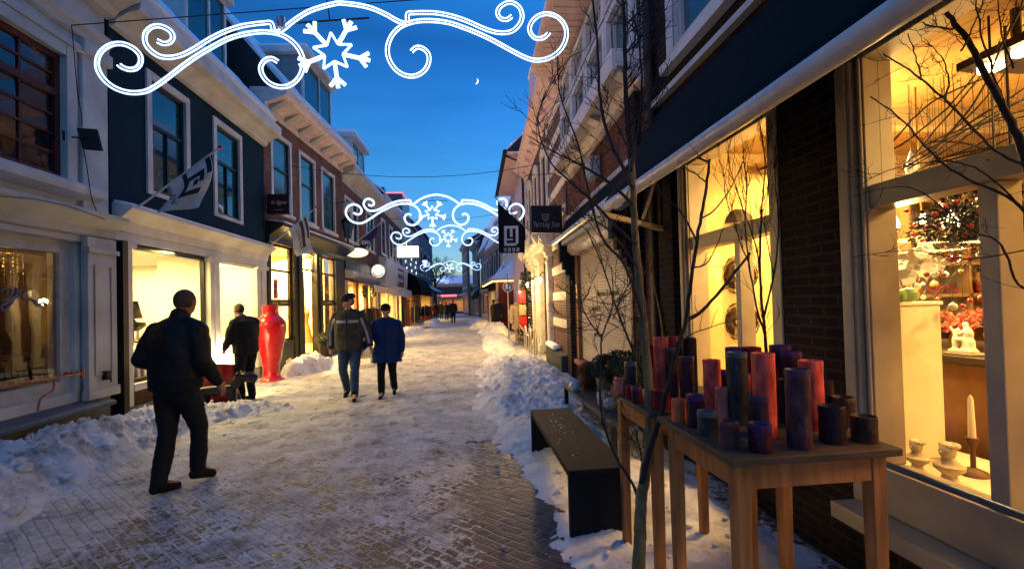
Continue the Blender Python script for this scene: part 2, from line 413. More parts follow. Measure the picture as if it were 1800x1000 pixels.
# ================================================================== PEOPLE
def blob(name, loft, chains, balls, m, parent, voxel, it=6, fold=0, seed=0):
    q = MB()
    for rings in loft:
        n = 20; vs = []; fs = []
        for (cx, cy, cz, rx, ry) in rings:
            for k in range(n): a = 2*pi*k/n; vs.append((cx+rx*cos(a), cy+ry*sin(a), cz))
        for i in range(len(rings)-1):
            for k in range(n): fs.append((i*n+k, i*n+(k+1) % n, (i+1)*n+(k+1) % n, (i+1)*n+k))
        fs += [tuple(range(n))[::-1], tuple(range((len(rings)-1)*n, len(rings)*n))]
        q.add(vs, fs)
    for P, R in chains:
        q.tube(P, R, n=12)
        for p, r in zip(P, R): q.ball(p, r, n=10, m=8)
    for b in balls: q.ball(*b)
    o = q.build(name, None, None, weld=False)
    md_ = o.modifiers.new('r', 'REMESH'); md_.mode = 'VOXEL'; md_.voxel_size = voxel; md_.use_smooth_shade = True
    s_ = o.modifiers.new('s', 'SMOOTH'); s_.iterations = it; s_.factor = .5
    dg = bpy.context.evaluated_depsgraph_get(); me = bpy.data.meshes.new_from_object(o.evaluated_get(dg))
    old = o.data; o.modifiers.clear(); o.data = me; bpy.data.meshes.remove(old)
    if fold:
        cs = [v.co.copy() for v in me.vertices]; ns = [v.normal.copy() for v in me.vertices]; out = []
        for c, nn in zip(cs, ns):
            f1 = noise.noise(Vector((c.x*8+seed, c.y*8, c.z*5+c.x*4))); f2 = noise.noise(Vector((c.x*15+c.z*14, c.y*18+seed, c.z*20)))
            out += list(c+nn*(fold*(f1+.5*f2)))
        me.vertices.foreach_set('co', out); me.update()
    me.materials.clear(); me.materials.append(m); me.polygons.foreach_set('use_smooth', [True]*len(me.polygons))
    o.parent = parent
    return o
V = Vector
M_skin = mat('skin', (.40, .22, .155), rough=.55, var=.12, vs=20, sss=.1)
def hand(ch, w, d, side, curl=.5, r=1.0):
    """palm, four fingers and a thumb from wrist w along direction d"""
    d = d.normalized(); up = V((side, 0, 0)); f = V((0, 1, 0)); f = (f-d*f.dot(d)).normalized(); n = d.cross(f)*side
    ch.append(([w, w+d*.045, w+d*.085], [.024*r, .030*r, .030*r]))
    inn = n*(-1)
    for i, (o, L_) in enumerate(((.028, .07), (.010, .078), (-.009, .072), (-.027, .056))):
        b = w+d*.085+f*o; m1 = b+(d*(1-curl*.35)+inn*curl*.4).normalized()*L_*.5; m2 = m1+(d*(1-curl)+inn*curl).normalized()*L_*.5
        ch.append(([b, m1, m2], [.0095*r, .0088*r, .0075*r]))
    tb = w+d*.03+f*.028; ch.append(([tb, tb+(d*.6+f*.7).normalized()*.035, tb+(d*.8+f*.5+inn*.3).normalized()*.065], [.012*r, .0105*r, .009*r]))
def person(label, loc, rz, s, J, wear, vox=.011, face=True, group=None):
    """J: joints in a 1.78 m body, +y forward, +x to the person's right"""
    t = thing('person', label, 'person', loc, rz, group); t.scale = (s, s, s)
    g = lambda k: V(J[k])
    hip = g('hip'); chest = g('chest'); neck = g('neck'); head = g('head'); hd = J.get('look', 0)
    fx = V((sin(hd), cos(hd), J.get('nod', 0))).normalized(); rx_ = V((cos(hd), -sin(hd), 0))
    W_ = wear; w = W_.get('wide', 1)
    # body: one skin coloured surface
    ch = []; balls = []
    ch.append(([hip, (hip+chest)/2, chest, neck, head-V((0, 0, .09))], [.11*w, .10*w, .11*w, .055, .052]))
    for sd in ('l', 'r'):
        sg = -1 if sd == 'l' else 1
        ch.append(([hip+V((sg*.09, 0, -.02)), g('kn'+sd), g('an'+sd)], [.075, .05, .036])); ch.append(([g('an'+sd), g('toe'+sd)], [.034, .03]))
        ch.append(([chest+V((sg*.12, 0, .02)), g('sh'+sd), g('el'+sd), g('ha'+sd)], [.06, .055, .04, .027])); d = (g('ha'+sd)-g('el'+sd)).normalized()
        hand(ch, g('ha'+sd), (d+V(J.get('hd'+sd, (0, 0, 0)))).normalized(), sg, J.get('curl', .5), 1.0)
    c = head
    balls += [(c, .078, .095, .108), (c+fx*.03-V((0, 0, .055)), .058, .062, .06), (c+fx*.075-V((0, 0, .085)), .028, .026, .022)]
    if face:
        balls += [(c+fx*.100-V((0, 0, .022)), .013, .014, .018), (c+fx*.094-V((0, 0, .004)), .010, .012, .02), (c+rx_*.079-V((0, 0, .012)), .010, .02, .03), (c-rx_*.079-V((0, 0, .012)), .010, .02, .03),
                  (c+fx*.086-V((0, 0, .062)), .022, .010, .009), (c+fx*.078+V((0, 0, .018)), .05, .018, .010)]
    blob('body', [], ch, balls, W_.get('skin', M_skin), t, min(vox, .0075 if face else vox), 3)
    if face:
        for sg in (-1, 1):
            q = MB(); q.ball(c+fx*.081+rx_*sg*.03+V((0, 0, .0)), .0115, n=10, m=8); q.build('eye', mat('eye_dark', (.03, .025, .02), rough=.15), t, smooth=60)
    # jacket
    hem = W_.get('hem', .86); k = .0
    L0 = V((hip.x, hip.y, 0)); C0 = V((chest.x, chest.y, 0))
    def mid(z): f = min(1, max(0, (z-hip.z)/(chest.z-hip.z))); return L0*(1-f)+C0*f
    bw = W_.get('girth', 1)
    zz = [(hem, .205, .155), (hem+.04, .21, .16), (1.0, .21, .155), (1.1, .215, .155), (1.22, .225, .158), (1.34, .23, .15), (1.42, .205, .13), (1.48, .12, .09), (1.5, .085, .08)]
    if hem < .7: zz = [(hem, .25, .19), (hem+.1, .25, .19)]+[(.9, .24, .18)]+zz[2:]
    rings = []
    for z, a, b in zz:
        p = mid(z) if z < 1.42 else V((neck.x, neck.y, 0))*((z-1.42)/.1)+mid(z)*(1-(z-1.42)/.1)
        rings.append((p.x, p.y, z, a*bw*w, b*bw*w))
    cj = []
    for sd in ('l', 'r'):
        sg = -1 if sd == 'l' else 1; sh, el, ha = g('sh'+sd), g('el'+sd), g('ha'+sd)
        cj.append(([chest+V((sg*.09, 0, .02)), sh+V((0, 0, -.02)), (sh+el)/2, el, (el+ha)/2, ha-(ha-el).normalized()*.015], [.095, .082*bw, .076*bw, .066*bw, .06*bw, .048*bw]))
    nk = neck+V((0, -.0, -.02))
    for sd in ('l', 'r'): cj.append(([nk-V((0, 0, .02)), (nk+g('sh'+sd))/2+V((0, 0, .0)), g('sh'+sd)+V((0, 0, -.02))], [.07, .075, .075*bw]))
    co = W_.get('collar', .022); cj.append(([nk-V((0, 0, .04)), nk+V((0, -.012, co))], [.088, .07 if co < .04 else .084]))
    jk = blob('jacket', [rings], cj, [], W_['jacket'], t, vox, 4, .011, len(label))
    if W_.get('band'): # knitted waistband
        p = mid(hem); q = MB(); q.lathe([(.196*bw*w, hem-.07), (.2*bw*w, hem-.06), (.205*bw*w, hem), (.2*bw*w, hem+.03)], c=(p.x, p.y, 0), n=32, sy=.78); q.build('waistband', W_['band'], jk, smooth=50)
    if W_.get('stripe'):
        from mathutils.bvhtree import BVHTree
        bv = BVHTree.FromPolygons([v.co for v in jk.data.vertices], [p.vertices[:] for p in jk.data.polygons])
        def strip(paths, name):
            q = MB()
            for P, D in paths:
                vs = []; fs = []
                for (a, b), dr in zip(P, D):
                    for p in (a, b):
                        h = bv.find_nearest(V(p)+V(dr)*.3)[0] if dr is None else bv.ray_cast(V(p)+V(dr)*.6, -V(dr))[0]
                        h = V(p) if h is None else h; vs.append(h+V(dr)*.006)
                for i in range(len(P)-1): fs.append((2*i, 2*i+1, 2*i+3, 2*i+2))
                q.add(vs, fs)
            q.build(name, W_['stripe'], jk, recalc=False)
        y0 = chest.y
        if W_.get('zip'):
            q_ = W_['stripe']; W_['stripe'] = W_['zip']; strip([([((-.005, y0, z), (.005, y0, z)) for z in [hem+.02+i*(1.44-hem)/24 for i in range(24)]], [V((0, 1, 0))]*24)], 'zip'); W_['stripe'] = q_
        if W_.get('seam'): pass
        else: strip([([((x, y0, 1.285), (x, y0, 1.33)) for x in [i*.02 for i in range(a, b)]], [V((0, 1, 0))]*(b-a)) for a, b in ((-9, 0), (1, 10))], 'chest_stripe')
        for sd in ('l', 'r') if not W_.get('seam') else ():
            sh, el, ha = g('sh'+sd), g('el'+sd), g('ha'+sd)
            pts = [sh+(el-sh)*i/6 for i in range(1, 6)]+[el+(ha-el)*i/6 for i in range(0, 6)]
            strip([([(p+V((-.018, 0, 0)), p+V((.018, 0, 0))) for p in pts], [V((0, 1, 0))]*len(pts))], 'sleeve_stripe')
    # trousers
    ct = []
    for sd in ('l', 'r'):
        sg = -1 if sd == 'l' else 1; kn, an = g('kn'+sd), g('an'+sd)
        ct.append(([hip+V((sg*.075, 0, .02)), hip+V((sg*.095, 0, -.07)), (hip+V((sg*.09, 0, -.05))+kn)/2, kn, (kn+an)/2, an+V((0, -.01, -.01))], [.12, .112, .092, .076, .07, .064]))
    blob('trousers', [[(hip.x, hip.y, .82, .165*w, .125*w), (hip.x, hip.y, .9, .17*w, .13*w), (hip.x, hip.y, 1.0, .165*w, .125*w)]], ct, [], W_['trousers'], t, vox, 4, .010, 7)
    for sd in ('l', 'r'):
        an, toe = g('an'+sd), g('toe'+sd); d = (toe-an); fl = V((d.x, d.y, 0)).normalized()
        heel = an-fl*.045-V((0, 0, .035)); sh = blob('shoe', [], [([heel, an+V((0, 0, -.03))+fl*.03, toe+V((0, 0, .0))], [.037, .041, .031]), ([an+V((0, 0, .05)), an-V((0, 0, .02))], [.055, .05]), ([heel-V((0, 0, .012)), toe-V((0, 0, .012))], [.035, .034])], [], W_.get('shoe', M_shoe), t, max(vox*.8, .008), 3)
    # hair / headwear
    hh = W_.get('hair')
    if hh == 'short':
        q = MB(); q.ball(c+V((0, 0, .010))-fx*.010, .079, .096, .102, n=20, m=14)
        o = q.build('hair', W_['hairm'], t, smooth=60)
        for v in o.data.vertices:
            if (v.co-c).dot(fx) > .035 and v.co.z-c.z < .06 or v.co.z-c.z < -.055: v.co = c+(v.co-c)*.8
    elif hh == 'cap' or hh == 'flatcap':
        q = MB(); n = 24; prof = [(0.0, .125), (.04, .122), (.072, .10), (.09, .065), (.094, .03), (.088, .015)] if hh == 'cap' else [(0.0, .128), (.05, .122), (.09, .095), (.108, .06), (.1, .035), (.09, .025)]
        vs = []; fs = []
        for r, z in prof:
            for k in range(n):
                a = 2*pi*k/n; p = c+fx*(r*1.18*cos(a))+rx_*(r*sin(a)); vs.append((p.x, p.y, c.z+z+(0 if hh == 'cap' else -.02*cos(a)*(r/.1))))
        for i in range(len(prof)-1):
            for k in range(n): fs.append((i*n+k, i*n+(k+1) % n, (i+1)*n+(k+1) % n, (i+1)*n+k))
        q.add(vs, fs); cap = q.build('cap', W_['capm'], t, smooth=60)
        q = MB(); vs = []; fs = []
        for j in range(2):
            for i in range(9):
                a = (i/8-.5)*2.2; r0 = .098; ext = (.062 if hh == 'cap' else .045)*cos(a*.75); r_ = r0+ext*j
                p = c+fx*(r_*1.1*cos(a))+rx_*(r_*sin(a)); vs.append((p.x, p.y, c.z+.022-.022*j-(.0 if hh == 'cap' else .008)))
        for i in range(8): fs.append((i, i+1, 9+i+1, 9+i))
        q.add(vs, fs); b = q.build('brim', W_['capm'], cap, smooth=60, recalc=False); sm = b.modifiers.new('th', 'SOLIDIFY'); sm.thickness = .012
        if W_.get('hairm'):
            q = MB(); q.ball(c-fx*.02-V((0, 0, .015)), .083, .088, .085, n=18, m=12); o = q.build('hair', W_['hairm'], t, smooth=60)
            for v in o.data.vertices:
                if (v.co-c).dot(fx) > .03: v.co = c+(v.co-c)*.75
    return t
M_shoe = mat('black_leather_shoe', (.010, .009, .008), rough=.75, var=.2, spec=.2)
M_leather = mat('black_leather_jacket', (.006, .006, .006), rough=.62, spec=.3, var=.25, vs=8, bump=.35, bs=30); M_knit = mat('black_knit', (.009, .009, .009), rough=.95, bump=.6, bs=80)
M_jeansd = mat('dark_jeans', (.009, .009, .011), rough=.9, var=.25, vs=10, bump=.3, bs=60); M_jeans = mat('blue_jeans', (.045, .085, .15), rough=.9, var=.3, vs=7, bump=.3, bs=60)
M_jkt = mat('olive_grey_jacket', (.085, .07, .052), rough=.8, var=.3, vs=6, bump=.4, bs=22); M_navy = mat('navy_coat', (.007, .030, .115), rough=.8, var=.2, vs=6, bump=.4, bs=20)
M_blackc = mat('black_cloth', (.009, .009, .010), rough=.9, var=.2, vs=8, bump=.3, bs=30); M_cap = mat('dark_blue_cap', (.018, .022, .034), rough=.9, var=.2); M_gry = mat('grey_reflective_tape', (.42, .41, .38), rough=.6, var=.1)
M_hairg = mat('grey_hair', (.16, .13, .11), rough=.8, var=.3, vs=40); M_hairs = mat('shaved_hair', (.085, .048, .034), rough=.75, var=.2, vs=60); M_glove = M_blackc
base = dict(hip=(0, 0, .93), chest=(0, .01, 1.33), neck=(0, .01, 1.49), head=(0, .035, 1.655), shl=(-.2, 0, 1.405), shr=(.2, 0, 1.405), ell=(-.27, -.03, 1.13), elr=(.27, -.03, 1.13), hal=(-.28, .05, .88), har=(.28, .05, .88), knl=(-.1, .02, .5), knr=(.1, .02, .5), anl=(-.1, -.03, .09), anr=(.1, -.03, .09), toel=(-.115, .12, .035), toer=(.115, .12, .035))
def pose(**k): d = dict(base); d.update(k); return d
# near man walking away
J = pose(hip=(0, 0, .935), chest=(.0, .02, 1.335), neck=(.01, .05, 1.485), head=(.02, .085, 1.65), look=-.25, shl=(-.21, .02, 1.41), shr=(.215, .02, 1.405), ell=(-.25, -.10, 1.15), hal=(-.17, .10, 1.02), elr=(.275, .0, 1.14), har=(.31, .13, .92), hdr=(.0, .3, -.7), hdl=(.4, .5, 0),
         knl=(-.07, -.02, .50), anl=(-.04, -.13, .10), toel=(-.01, .01, .035), knr=(.085, .15, .51), anr=(.065, .15, .13), toer=(.09, .28, .05), curl=.45)
pa = onZ(302, 872, 0); pb = onZ(350, 842, 0)
person('man in a black leather jacket and dark trousers walking away, nearest to the camera', ((pa.x+pb.x)/2-.06, (pa.y+pb.y)/2-.02, 0), -.30, .995, J, dict(jacket=M_leather, band=M_knit, trousers=M_jeansd, hem=.95, collar=.05, girth=1.12, hair='short', hairm=M_hairs, skin=mat('ruddy_skin', (.36, .17, .10), rough=.6, var=.12)), .012)
# couple, walking towards the camera
pm = onZ(615, 702, 0)
J = pose(look=.75, knl=(-.1, .10, .50), anl=(-.1, .16, .10), toel=(-.12, .31, .035), knr=(.1, .06, .5), anr=(.1, -.22, .13), toer=(.11, -.09, .035), elr=(.31, -.06, 1.14), har=(.31, -.03, .87), ell=(-.29, -.02, 1.13), hal=(-.36, .10, .9), hdl=(-.2, 0, -.6), curl=.6)
person('man in olive grey jacket with pale chest stripe, blue jeans and flat cap, holding hands', (pm.x, pm.y+.05, 0), pi+.02, 1.0, J, dict(jacket=M_jkt, stripe=M_gry, zip=M_blackc, trousers=M_jeans, hem=.83, girth=1.12, hair='flatcap', capm=M_cap, hairm=M_hairg, skin=mat('pale_skin', (.55, .30, .22), rough=.6)), .011)
pw = onZ(681, 697, 0)
J = pose(look=.25, knl=(-.1, .05, .5), anl=(-.1, -.2, .13), toel=(-.11, -.07, .035), knr=(.1, .10, .5), anr=(.09, .15, .10), toer=(.1, .30, .035), elr=(.30, -.0, 1.16), har=(.41, .08, .95), hdr=(.2, 0, -.6), ell=(-.28, -.03, 1.13), hal=(-.29, .03, .86), curl=.7)
person('woman in long navy coat and black peaked cap beside the man in jeans', (pw.x, pw.y+.05, 0), pi+.02, .895, J, dict(jacket=M_navy, stripe=M_gry, zip=M_blackc, seam=1, trousers=M_blackc, hem=.655, girth=1.1, wide=1.02, hair='cap', capm=M_blackc, hairm=M_blackc, skin=mat('pale_skin', (.42, .23, .17), rough=.6)), .011)
# man looking at the shop window
ps = onZ(432, 704, 0)
J = pose(hip=(0, -.02, .93), chest=(0, .02, 1.32), neck=(0, .06, 1.48), head=(0, .14, 1.62), nod=-.5, look=.0, ell=(-.25, .06, 1.14), hal=(-.2, .24, .94), elr=(.25, .06, 1.14), har=(.2, .24, .94), curl=.7)
person('man in black jacket with bowed head looking into the bright shop window', (ps.x, ps.y, 0), radians(62), .955, J, dict(jacket=M_blackc, trousers=M_jeansd, hem=.85, girth=1.08, hair='short', hairm=M_hairs), .011)
# far people
def far_person(u, vf, label, rz, coat, trs, s=.98, hem=.8, Y=None, st=.12, grp='people far down the street'):
    p = onZ(u, vf, 0) if Y is None else onY(u, 540, Y)
    J = pose(knl=(-.1, st*.6, .5), anl=(-.1, st, .1), toel=(-.11, st+.15, .035), anr=(.1, -st, .1), toer=(.11, -st+.15, .035))
    person(label, (p.x, p.y, 0), rz, s, J, dict(jacket=coat, trousers=trs, hem=hem, girth=1.15, hair='short', hairm=M_blackc), .03, False, grp)
M_wine = mat('wine_red_coat', (.07, .012, .016), rough=.85); M_char = mat('charcoal_coat', (.016, .018, .024), rough=.85)
far_person(766, 564, 'far person in a wine red coat, leftmost of the group down the street', .1, M_wine, M_blackc, 1.0, .6)
far_person(776, 562, 'far person in a black coat right beside the wine red coat', .05, M_blackc, M_blackc, .98, .75)
far_person(785, 563, 'far person in a black jacket between the black coat and the tall dark walker', -.1, M_char, M_blackc, .98, .7)
far_person(797, 568, 'tall dark walker in front of the group far down the street', 0, M_char, M_jeansd, 1.05, .82)
far_person(868, 560, 'far person in brown near the snow heap under the dark awning', 1.2, mat('brown_coat', (.06, .04, .025), rough=.9), M_blackc, .98, .7, 24.6)
far_person(876, 560, 'far person in a long black coat under the dark awning on the right', 2.4, M_blackc, M_blackc, 1.0, .6, 24.3)
far_person(760, 561, 'far person in a dark hooded coat left of the wine red coat', .3, M_char, M_blackc, .96, .7)
far_person(772, 559, 'far person between the wine red coat and the black coat, farther back', 0, M_blackc, M_blackc, .98, .75)
far_person(790, 560, 'far person half hidden behind the tall dark walker', 3.0, mat('grey_brown_coat', (.05, .045, .04), rough=.9), M_blackc, .97, .7)
WARM = (1, .64, .24); WARMW = (1, .70, .23); YEL = (1, .57, .15)
# ================================================================== LEFT SIDE
# ---- white shop at the left edge
A = Fac('white_shop_house', 'white plastered house with a red many-paned upper window above a dim antique shop front', 'house', (-4.65, -9), (-4.65, 6.5), 'L')  # unseen stretch behind the camera added to block stray sun
sA = lambda y: y+9
w = A.mb()
w.wall(0, A.L, .5, 6.6, 0, .3, [(sA(3.2), sA(6.0), 3.12, 4.75), (sA(2.3), sA(6.0), .62, 2.42)])
A.part('wall', w, M_plasterA)
p = A.mb(); p.box(0, A.L, -.03, .3, -.1, .498); A.part('plinth', p, M_plinth)
# upper window: red frame, small panes
fr = A.mb(); a0, a1, b0, b1 = sA(3.2), sA(6.0), 3.12, 4.75
fr.box(a0, a0+.14, -.05, .1, b0, b1).box(a1-.14, a1, -.05, .1, b0, b1).box(a0+.14, a1-.14, -.05, .1, b1-.14, b1)
fr.box(a0-.1, a1+.14, -.07, .0-.002, b1+.002, b1+.1)
win = A.part('window', fr, M_plasterA, bevel=.012)
rs = A.mb(); i0, i1, j0, j1 = a0+.14, a1-.14, b0+.0, b1-.14
rs.box(i0, i0+.07, .03, .1, j0, j1).box(i1-.07, i1, .03, .1, j0, j1).box(i0+.07, i1-.07, .03, .1, j1-.07, j1).box(i0+.07, i1-.07, .03, .1, j0, j0+.09)
rs.box(i0+.07, i1-.07, .02, .1, 4.10, 4.18)
zs = [j0+.09+(4.10-j0-.09)*k/4 for k in (1, 2, 3)]
xs = [i0+.07+(i1-i0-.14)*k/6 for k in range(1, 6)]
for z in zs+[4.18+(j1-.07-4.18)/2]: rs.box(i0+.07, i1-.07, .045, .085, z-.014, z+.014)
for x in xs: rs.box(x-.014, x+.014, .05, .08, j0+.09, 4.10).box(x-.014, x+.014, .05, .08, 4.18, j1-.07)
A.part('sash', rs, M_redframe, parent=win)
g = A.mb()
for i, x0 in enumerate([i0+.07]+xs):
    for k, z0 in enumerate([j0+.09]+zs+[4.18, 4.18+(j1-.07-4.18)/2]):
        x1 = (xs+[i1-.07])[i]; z1 = (zs+[4.10, 4.18+(j1-.07-4.18)/2, j1-.07])[k]
        t = .012*random.random()
        g.face([(x0, .066+t, z0), (x1, .066-t*.4, z0), (x1, .066+t*.5, z1), (x0, .066, z1)])
m_lead = bpy.data.materials.new('old_window_panes'); MATS['old_window_panes'] = m_lead
Nn, Ll, bb = nt(m_lead); tc = Nn.new('ShaderNodeTexCoord'); vo = Nn.new('ShaderNodeTexVoronoi'); vo.inputs['Scale'].default_value = 2.3; Ll.new(tc.outputs['Object'], vo.inputs[0])
rp = Nn.new('ShaderNodeValToRGB'); Ll.new(vo.outputs['Color'], rp.inputs[0]); rp.color_ramp.interpolation = 'CONSTANT'
e = rp.color_ramp.elements; e[0].color = (.004, .009, .014, 1); e[1].position = .62; e[1].color = (.05, .032, .008, 1)
x = e.new(.35); x.color = (.008, .006, .006, 1); x = e.new(.8); x.color = (.012, .012, .02, 1)
Ll.new(rp.outputs[0], bb.inputs['Base Color']); setin(bb, Roughness=.08, Specular_IOR_Level=.7)
A.part('pane', g, m_lead, parent=win)
k = A.mb(); k.profile([(-.16, 2.99), (.0-.002, 2.93), (.0-.002, 3.118), (-.14, 3.118), (-.17, 3.09), (-.17, 3.03)], a0-.15, a1+.3); A.part('sill', k, M_plasterA, parent=win, bevel=.006)
# mouldings and cornice
c = A.mb(); c.profile([(-.002, 4.95), (-.05, 4.98), (-.05, 5.03), (-.1, 5.08), (-.1, 5.16), (-.002, 5.2)], 0, A.L+.02)
c.profile([(-.002, 5.46), (-.1, 5.5), (-.16, 5.58), (-.3, 5.66), (-.42, 5.72), (-.42, 5.84), (-.002, 5.86)], 0, A.L+.05)
A.part('cornice', c, M_white2, bevel=.008)
q = A.mb(); q.box(A.L-.42, A.L-.02, -.05, -.002, .7, 4.9); q.box(A.L-.45, A.L+.01, -.1, -.002, 4.78, 4.94); A.part('corner_pilaster', q, M_plasterA, bevel=.012)
# shop front
f = A.mb()
f.profile([(-.052, 2.5), (-.09, 2.52), (-.09, 2.6), (-.14, 2.64), (-.24, 2.72), (-.27, 2.74), (-.27, 2.79), (-.052, 2.83)], 0, A.L+.03)
f.box(0, A.L, -.05, -.002, 2.424, 2.5)
s1 = sA(6.02)
f.box(s1+.02, A.L, -.12, -.052, .5, 2.3).box(s1, A.L+.02, -.15, -.052, 2.3, 2.36).box(s1+.02, A.L, -.12, -.052, 2.36, 2.498).box(s1, A.L+.02, -.14, -.052, .5, .62)
f.box(s1+.11, A.L-.09, -.135, -.122, .78, .80).box(s1+.11, A.L-.09, -.135, -.122, 2.14, 2.16).box(s1+.11, s1+.13, -.135, -.122, .8, 2.14).box(A.L-.11, A.L-.09, -.135, -.122, .8, 2.14)
A.part('shop_front', f, M_white2, bevel=.006)
A.shopglass(sA(2.3), sA(6.0), .62, 2.42, mat('grey_white_frame', (.4, .42, .43), rough=.5), fr=.15, o=.08, gm=M_glassdim, v=[(sA(4.2), 0)])
k = A.mb(); k.profile([(-.3, .42), (.0-.032, .38), (-.032, .495), (-.27, .478), (-.3, .46)], 0, sA(6.22)); A.part('stone_sill', k, M_stone, bevel=.006)
rA = A.room(sA(2.2), sA(6.1), .5, 2.6, .31, 3.0, mat('dark_brown_panelling', (.05, .03, .013), rough=.6, var=.25, vs=3), ceilm=M_oak)
l = light('shop_light', 'POINT', A.W(sA(4.6), 1.8, 2.53), 3.2, YEL, .12)
l = light('shop_light', 'POINT', A.W(sA(5.6), 1.0, 2.53), 1.6, YEL, .08)
# lettering on the glass (swash script, worn)
t = MB(1)
def stroke(mb, pts, w, fn):
    P = [fn(x, y) for x, y in pts]; mb.tube(P, w, n=5, flat=1)
def smooth_pts(pts, k=6, closed=False):
    n = len(pts); out = []
    P = [Vector(p) for p in pts]
    rng = range(n if closed else n-1)
    for i in rng:
        p0 = P[(i-1) % n] if closed or i > 0 else P[0]; p1 = P[i]; p2 = P[(i+1) % n]; p3 = P[(i+2) % n] if closed or i < n-2 else P[-1]
        for j in range(k):
            t = j/k
            out.append(.5*((2*p1)+(p2-p0)*t+(2*p0-5*p1+4*p2-p3)*t*t+(3*p1-p0-3*p2+p3)*t**3))
    if not closed: out.append(P[-1])
    return out
def glassA(u, v):
    p = onX(u, v, -4.722); return (p.y+9, .068, p.z)
for pts in ([(0, 512), (14, 506), (22, 512), (12, 525), (2, 528)], [(22, 508), (18, 524), (30, 520)], [(30, 505), (27, 522), (8, 545), (2, 538), (20, 528), (46, 514)], [(44, 512), (40, 524), (52, 526), (66, 532)], [(60, 528), (66, 538), (74, 532), (82, 535)]):
    stroke(t, [tuple(x) for x in smooth_pts([(u, v) for u, v in pts], 5)], .009, lambda x, y: glassA(x, y))
part_label(t.build('glass_lettering', mat('grey_violet_lettering', (.16, .15, .22), rough=.6), A.root), 'worn swash lettering on the shop glass')

# ---- dark blue-grey house
B = Fac('blue_grey_house', 'dark blue-grey stuccoed house with white window frames and a bright white shop front', 'house', (-4.65, 6.57), (-4.65, 11.33), 'L')
sB = lambda y: y-6.57
w = B.mb()
w.wall(0, B.L, 0, 5.5, 0, .25, [(sB(7.27), sB(8.35), 3.32, 5.2), (sB(9.1), sB(10.22), 3.34, 5.24), (.12, B.L-.12, .0, 2.52)])
B.part('wall', w, M_stucco)
for a, b_, c, d in ((7.27, 8.35, 3.32, 5.2), (9.1, 10.22, 3.34, 5.24)):
    B.window(sB(a), sB(b_), c, d, h=(.6,), v=(.5,), vspan=(0,), casing=.11, sill=.0, sash=.055)
c = B.mb()
c.profile([(-.002, 5.4), (-.08, 5.42), (-.1, 5.5), (-.26, 5.60), (-.39, 5.63), (-.41, 5.70), (-.41, 5.86), (.3, 5.88), (.3, 5.51), (-.002, 5.501)], 0, B.L+.02)
B.part('gutter_cornice', c, M_white, bevel=.008)
B.gable_roof(5.89, -.36, 6, 3.4, s0=0)
B.dormer(sB(8.75), sB(10.2), 6.6, 8.1, .25, 2.5, M_white, v=(.55,), snow=0, over=.12)
ch = B.mb(); ch.box(sB(10.9), sB(11.3), .9, 1.6, 6, 9.2).box(sB(10.85), sB(11.32), .85, 1.65, 9.2, 9.32); B.part('chimney', ch, M_brickD)
# shop front
f = B.mb(); f.box(.0, .095, -.15, -.004, .0, 2.52); B.part('dark_post', f, M_black)
f = B.mb()
f.box(0, B.L, -.04, -.002, 2.53, 2.66)
f.profile([(-.002, 2.662), (-.06, 2.662), (-.08, 2.8), (-.2, 2.9), (-.26, 2.95), (-.26, 3.0), (-.002, 3.04)], .02, B.L-.01)
for a, b_ in ((.1, .27), (2.22, 2.55), (4.1, 4.6)):
    f.box(a, b_, -.09, -.002, .26, 2.44).box(a-.03, b_+.03, -.13, -.002, 2.44, 2.527)
f.box(2.33, 2.44, -.12, -.092, .3, 2.4).box(4.3, 4.42, -.12, -.092, .3, 2.4)
f.box(.27, 2.22, -.1, -.002, .46, .56)
B.part('shop_front', f, M_white, bevel=.006)
sn = B.mb(); sn.prism([(-.25, 3.004), (-.01, 3.042), (-.01, 3.075), (-.1, 3.06), (-.24, 3.026)], lambda o, z, t: (t, o, z), .05, B.L-.1); B.part('ledge_snow', sn, M_snowroof)
for x0, x1 in ((.02, 2.55), (4.08, 4.66)): pl = B.mb(); pl.box(x0, x1, -.12, -.004, -.05, .255); B.part('plinth', pl, M_plinth)
ms = B.mb(); ms.box(.27, 2.22, .0, .05, .256, .455); B.part('vent_grille', ms, mat('brown_mesh_panel', (.14, .075, .03), rough=.6, bump=.8, bs=140, var=.3))
B.shopglass(.27, 2.22, .56, 2.5, M_darkframe, fr=.05, o=.03)
# recessed entrance
r = B.mb()
r.box(2.5, 2.55, -.0, .9, .05, 2.52).box(2.55, 4.1, -.002, .9, 2.45, 2.52).box(4.1, 4.15, .0, .9, .05, 2.52)
B.part('porch_lining', r, M_pwhite)
d = B.mb(); z1 = 2.42
d.box(3.2, 3.3, .83, .9, .06, z1).box(4.0, 4.1, .83, .9, .06, z1).box(3.3, 4.0, .83, .9, z1-.14, z1).box(3.3, 4.0, .83, .9, .06, .3)
dr = B.part('door', d, M_darkframe)
g = B.mb(); g.box(3.3, 4.0, .86, .868, .3, z1-.14); B.part('pane', g, M_glass, parent=dr)
ph = B.mb()
for i in range(9): ph.box(3.36, 3.5, .85, .857, 1.25+i*.11, 1.34+i*.11); ph.box(3.54, 3.66, .85, .857, 1.22+i*.11, 1.31+i*.11)
B.part('photo_strip', ph, mat('grey_photo_prints', (.3, .26, .2), var=.45, vs=14), parent=dr)
g = B.mb(); g.box(2.55, 3.2, .84, .85, .5, 2.42); B.part('side_pane', g, M_glass)
g = B.mb(); g.box(2.55, 3.2, .82, .9, .05, .5); B.part('side_panel', g, M_white)
B.room(.1, 4.65, .3, 2.6, .92, 3.2, M_pwhite)
rr = B.mb(); rr.box(.02, .1, .1, .92, .3, 2.6); rr.box(.1, 2.4, .1, .92, 2.55, 2.62); rr.box(2.4, 2.5, .1, .92, .3, 2.6); rr.box(.1, 2.4, .1, .92, .4, .52)
